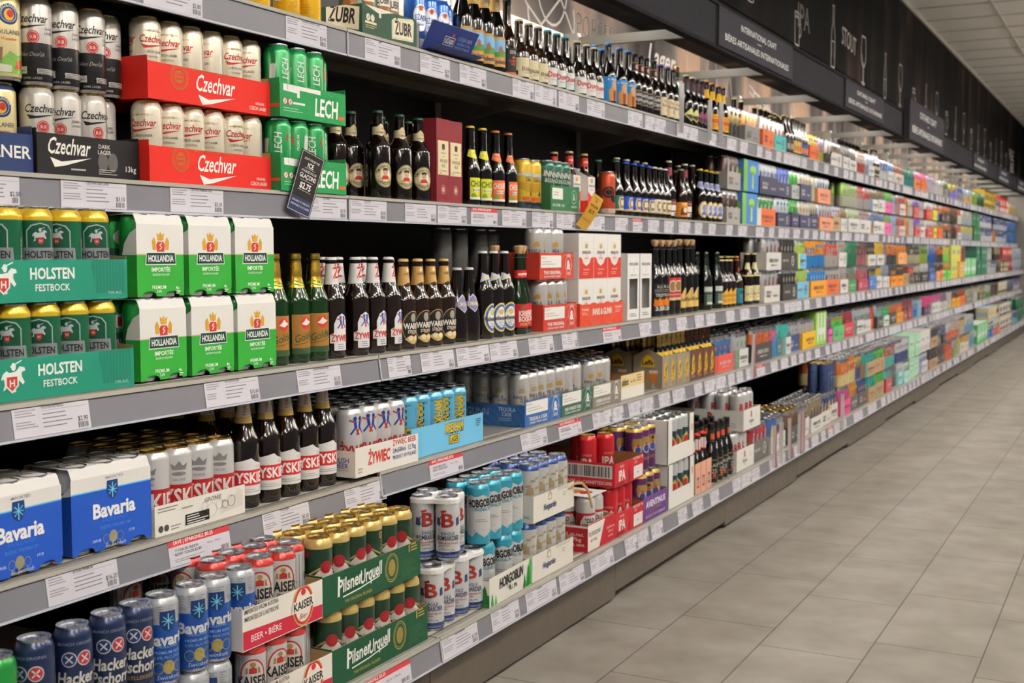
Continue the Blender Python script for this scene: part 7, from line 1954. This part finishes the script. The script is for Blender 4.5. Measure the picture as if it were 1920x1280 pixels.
tag(o, 'dark curved carrying strap on the top shelf rail', 'strap')

FARTAGS = []
def tg(lv, a, b, title, price, save=None, what=''):
    price_tag(lv, a, b, title, price, save, label=('red headed sale tag' if save else 'white price tag') + ' ' + what, group='price tags')
X1, X2, X3, X4, X5 = 'top rail', 'second rail', 'third rail', 'fourth rail', 'bottom rail'
tg(1, 1.858, 2.029, '', '$2.80', what='at the far left of the top rail')
tg(1, 2.312, 2.472, "TENNENT'S EXPORT LAGER", '$3.45', what='under the yellow cans, marked $3.45')
tg(1, 2.635, 2.803, 'ZUBR', '$3.05', what='under the cream badge tray, marked $3.05')
tg(1, 2.903, 3.065, 'LEZAJSK BEER', '$2.90', what='half under the torn navy flap')
tg(1, 3.120, 3.282, 'ANDECHS', '$4.15', what='under the gold village labels')
tg(1, 3.454, 3.608, 'ENAME BLOND', '$3.30', what='under the plain cream labels')
tg(1, 3.612, 3.779, 'DUVEL TRIPEL HOP', '$4.10', what='under the teal capped bottles')
tg(1, 3.796, 3.963, 'DUVEL', '$3.90', what='just past the rail joint under red lettered labels')
tg(1, 4.032, 4.192, 'ST. BERNARDUS', '$4.35', what='under the bright blue caps')
tg(2, 1.446, 1.542, '', '$2.50', what='cut by the left photo edge on second rail')
tg(2, 1.636, 1.800, 'CZECHVAR DARK LAGER', '$3.10', what='under the black tray, marked $3.10')
tg(2, 1.922, 2.085, 'CZECHVAR PREMIUM LAGER', '$3.30', what='under the lower red tray')
tg(2, 2.391, 2.548, 'LECH BEER', '$2.95', what='beside the tilted black ice card')
tg(2, 2.564, 2.730, 'KOZEL BEER', '$3.05', what='under the oval portrait bottles')
tg(2, 2.822, 2.985, '', '$3.15', what='nearly blank, left of the burgundy boxes')
tg(2, 2.993, 3.159, 'FULLERS VINTAGE ALE', '$12.95', what='under the burgundy boxes')
tg(2, 3.185, 3.353, 'LA CHOUFFE BLONDE', 'NOW / SOLDE $7.90', 'SAVE | ÉPARGNEZ $1.00', what='under the slim yellow label bottles')
tg(2, 3.385, 3.551, 'MC CHOUFFE', '$3.70', what='under the slim orange label bottles')
tg(2, 3.594, 3.756, 'LOCH LOMOND', '$4.45', what='under the landscape cans')
tg(2, 3.781, 3.935, 'IRISH CASK', '$4.10', what='left of the gold ice card')
tg(2, 4.037, 4.197, 'INNIS & GUNN', '$14.95', what='right of the gold ice card')
tg(3, 1.437, 1.607, 'HOLSTEN FESTBOCK', '$2.90', what='under the lower teal tray')
tg(3, 1.915, 2.086, 'HOLLANDIA LAGER', '$10.60', what='under the green white four-packs')
tg(3, 2.221, 2.390, 'GOLDEN PHEASANT BEER', '$3.30', what='under the gold foil green bottles')
tg(3, 2.595, 2.704, 'ZYWIEC BEER', '$3.10', what='at the third rail joint under dancers labels')
tg(3, 2.754, 2.928, 'WARKA BEER', '$3.15', what='under the black and gold labels')
tg(3, 2.943, 3.133, 'ORVAL TRAPPIST ALE', '$4.95', what='under the mauve diamond labels')
tg(3, 3.139, 3.314, 'WEIHENSTEPHANER', '$3.95', what='under the blue gold oval labels')
tg(3, 3.393, 3.570, 'BOON KRIEK', '$5.25', what='under the red labelled corked bottles')
tg(3, 3.635, 3.758, 'INNIS & GUNN', '$3.85', what='under the red ampersand tray')
tg(3, 3.977, 4.145, 'INNIS & GUNN', 'NOW / SOLDE $13.45', 'SAVE | ÉPARGNEZ $1.50', what='under the orange red tray')
tg(4, 1.499, 1.666, 'BAVARIA PREMIUM', '$16.20', what='under the blue six-packs, marked $16.20')
tg(4, 1.802, 1.983, 'TYSKIE BEER', 'NOW / SOLDE $2.80', 'SAVE | ÉPARGNEZ $0.25', what='under the white sketch tray')
tg(4, 2.093, 2.260, 'TYSKIE BEER', '$3.20', what='under the red white bottle labels')
tg(4, 2.402, 2.579, 'ZYWIEC BEER', '$2.95', what='left of the fourth rail step')
tg(4, 2.795, 2.977, 'WREXHAM LAGER', 'NOW / SOLDE $3.25', 'SAVE | ÉPARGNEZ $0.50', what='under the sky blue tray')
tg(4, 3.339, 3.524, 'INNIS & GUNN', '$4.05', what='under the blue ampersand tray')
tg(4, 3.613, 3.792, 'INNIS & GUNN', 'NOW / SOLDE $3.80', 'SAVE | ÉPARGNEZ $0.25', what='under the dark green ampersand tray')
tg(4, 3.891, 4.069, 'INNIS & GUNN', '$4.05', what='under the taupe ampersand tray')
tg(5, 2.141, 2.416, 'PILSNER URQUELL', 'NOW / SOLDE $2.90', 'SAVE | ÉPARGNEZ $0.25', what='under the lower dark green gold seal tray')
for i, (a, b, t, pr) in enumerate(((2.565, 2.745, 'EAGLE BOMBARDIER', '$12.40'), (2.822, 2.984, 'HOBGOBLIN IPA', '$3.45'), (3.027, 3.228, 'HOEGAARDEN', '$3.15'), (3.250, 3.429, 'HOEGAARDEN', '$12.95'), (3.479, 3.665, 'OLD SPECKLED HEN', '$3.55'))):
    tg(5, a, b, t, pr, what='on the bottom rail, %s past the near rail joint' % ORD[i])
rr = random.Random(9)
for lv, st in ((1, 4.42), (2, 4.30), (3, 4.33), (4, 4.06), (5, 3.76)):
    y = st
    i = 0
    while y < YE - .2:
        w = rr.choice((.104, .116, .128, .152))
        kk_ = math.floor((y - Y0) / BAY)
        if y + w > Y0 + (kk_ + 1) * BAY:
            y = Y0 + (kk_ + 1) * BAY + .012
            continue
        s = rr.random() < .05
        if y > 11.5:
            FARTAGS.append((lv, y, y + w)); y += w + rr.choice((.02, .05, .09, .16)); continue
        price_tag(lv, y, y + w, '', '$%d.%d5' % (rr.randint(3, 4), rr.randint(0, 9)) if y < 7 else '', ('SAVE | ÉPARGNEZ' if s else None), label='%s on the %s rail, number %d along the far bays' % ('red headed sale tag' if s else 'white price tag', ROWN[lv - 1], i + 1), group='price tags')
        i += 1
        y += w + rr.choice((.004, .03, .05, .06, .09, .16))

# the smallest price tags, at the far end of the rails, and the cans one cannot tell apart behind the front rows
m = MB()
for lv, a, b in FARTAGS:
    v = LV[lv - 1]
    t = v['t']; H = v['z'] - v['lo'] - .006
    dz = .011 if lv == 4 else 0
    q = lambda h: (v['x'] + math.sin(t) * (-H - .005 + h) + .0008, v['z'] + dz + math.cos(t) * (-H - .005 + h))
    (xa, za), (xb, zb) = q(0), q(H)
    m.face([(xa, a, za), (xa, b, za), (xb, b, zb), (xb, a, zb)], WT)
o = tag(link('far_price_tags', m.mesh('far_price_tags')), 'small white price tags along the rails at the far end', 'price tags')
o['kind'] = 'stuff'
m = MB()
def stamp(m, me, mx):
    b = len(m.v)
    m.v += [tuple(mx @ p.co) for p in me.vertices]
    mats = [k for s_ in me.materials for k, q in MATS.items() if q == s_]
    for p in me.polygons:
        m.f.append(tuple(b + i for i in p.vertices)); m.m.append(m.mi(mats[p.material_index])); m.sm.append(p.use_smooth)
for kind, x, y, z, a in BACKROWS:
    mx = Matrix.Translation((x, y, z)) @ Matrix.Rotation(a, 4, 'Z')
    stamp(m, kind.mesh, mx)
    for nm, me, sub_ in kind.parts:
        if nm in ('lid', 'cap'):
            stamp(m, me, mx)
o = tag(link('back_row_cans', m.mesh('back_row_cans')), 'cans and bottles in the dark rows behind the front ones', 'cans')
o['kind'] = 'stuff'
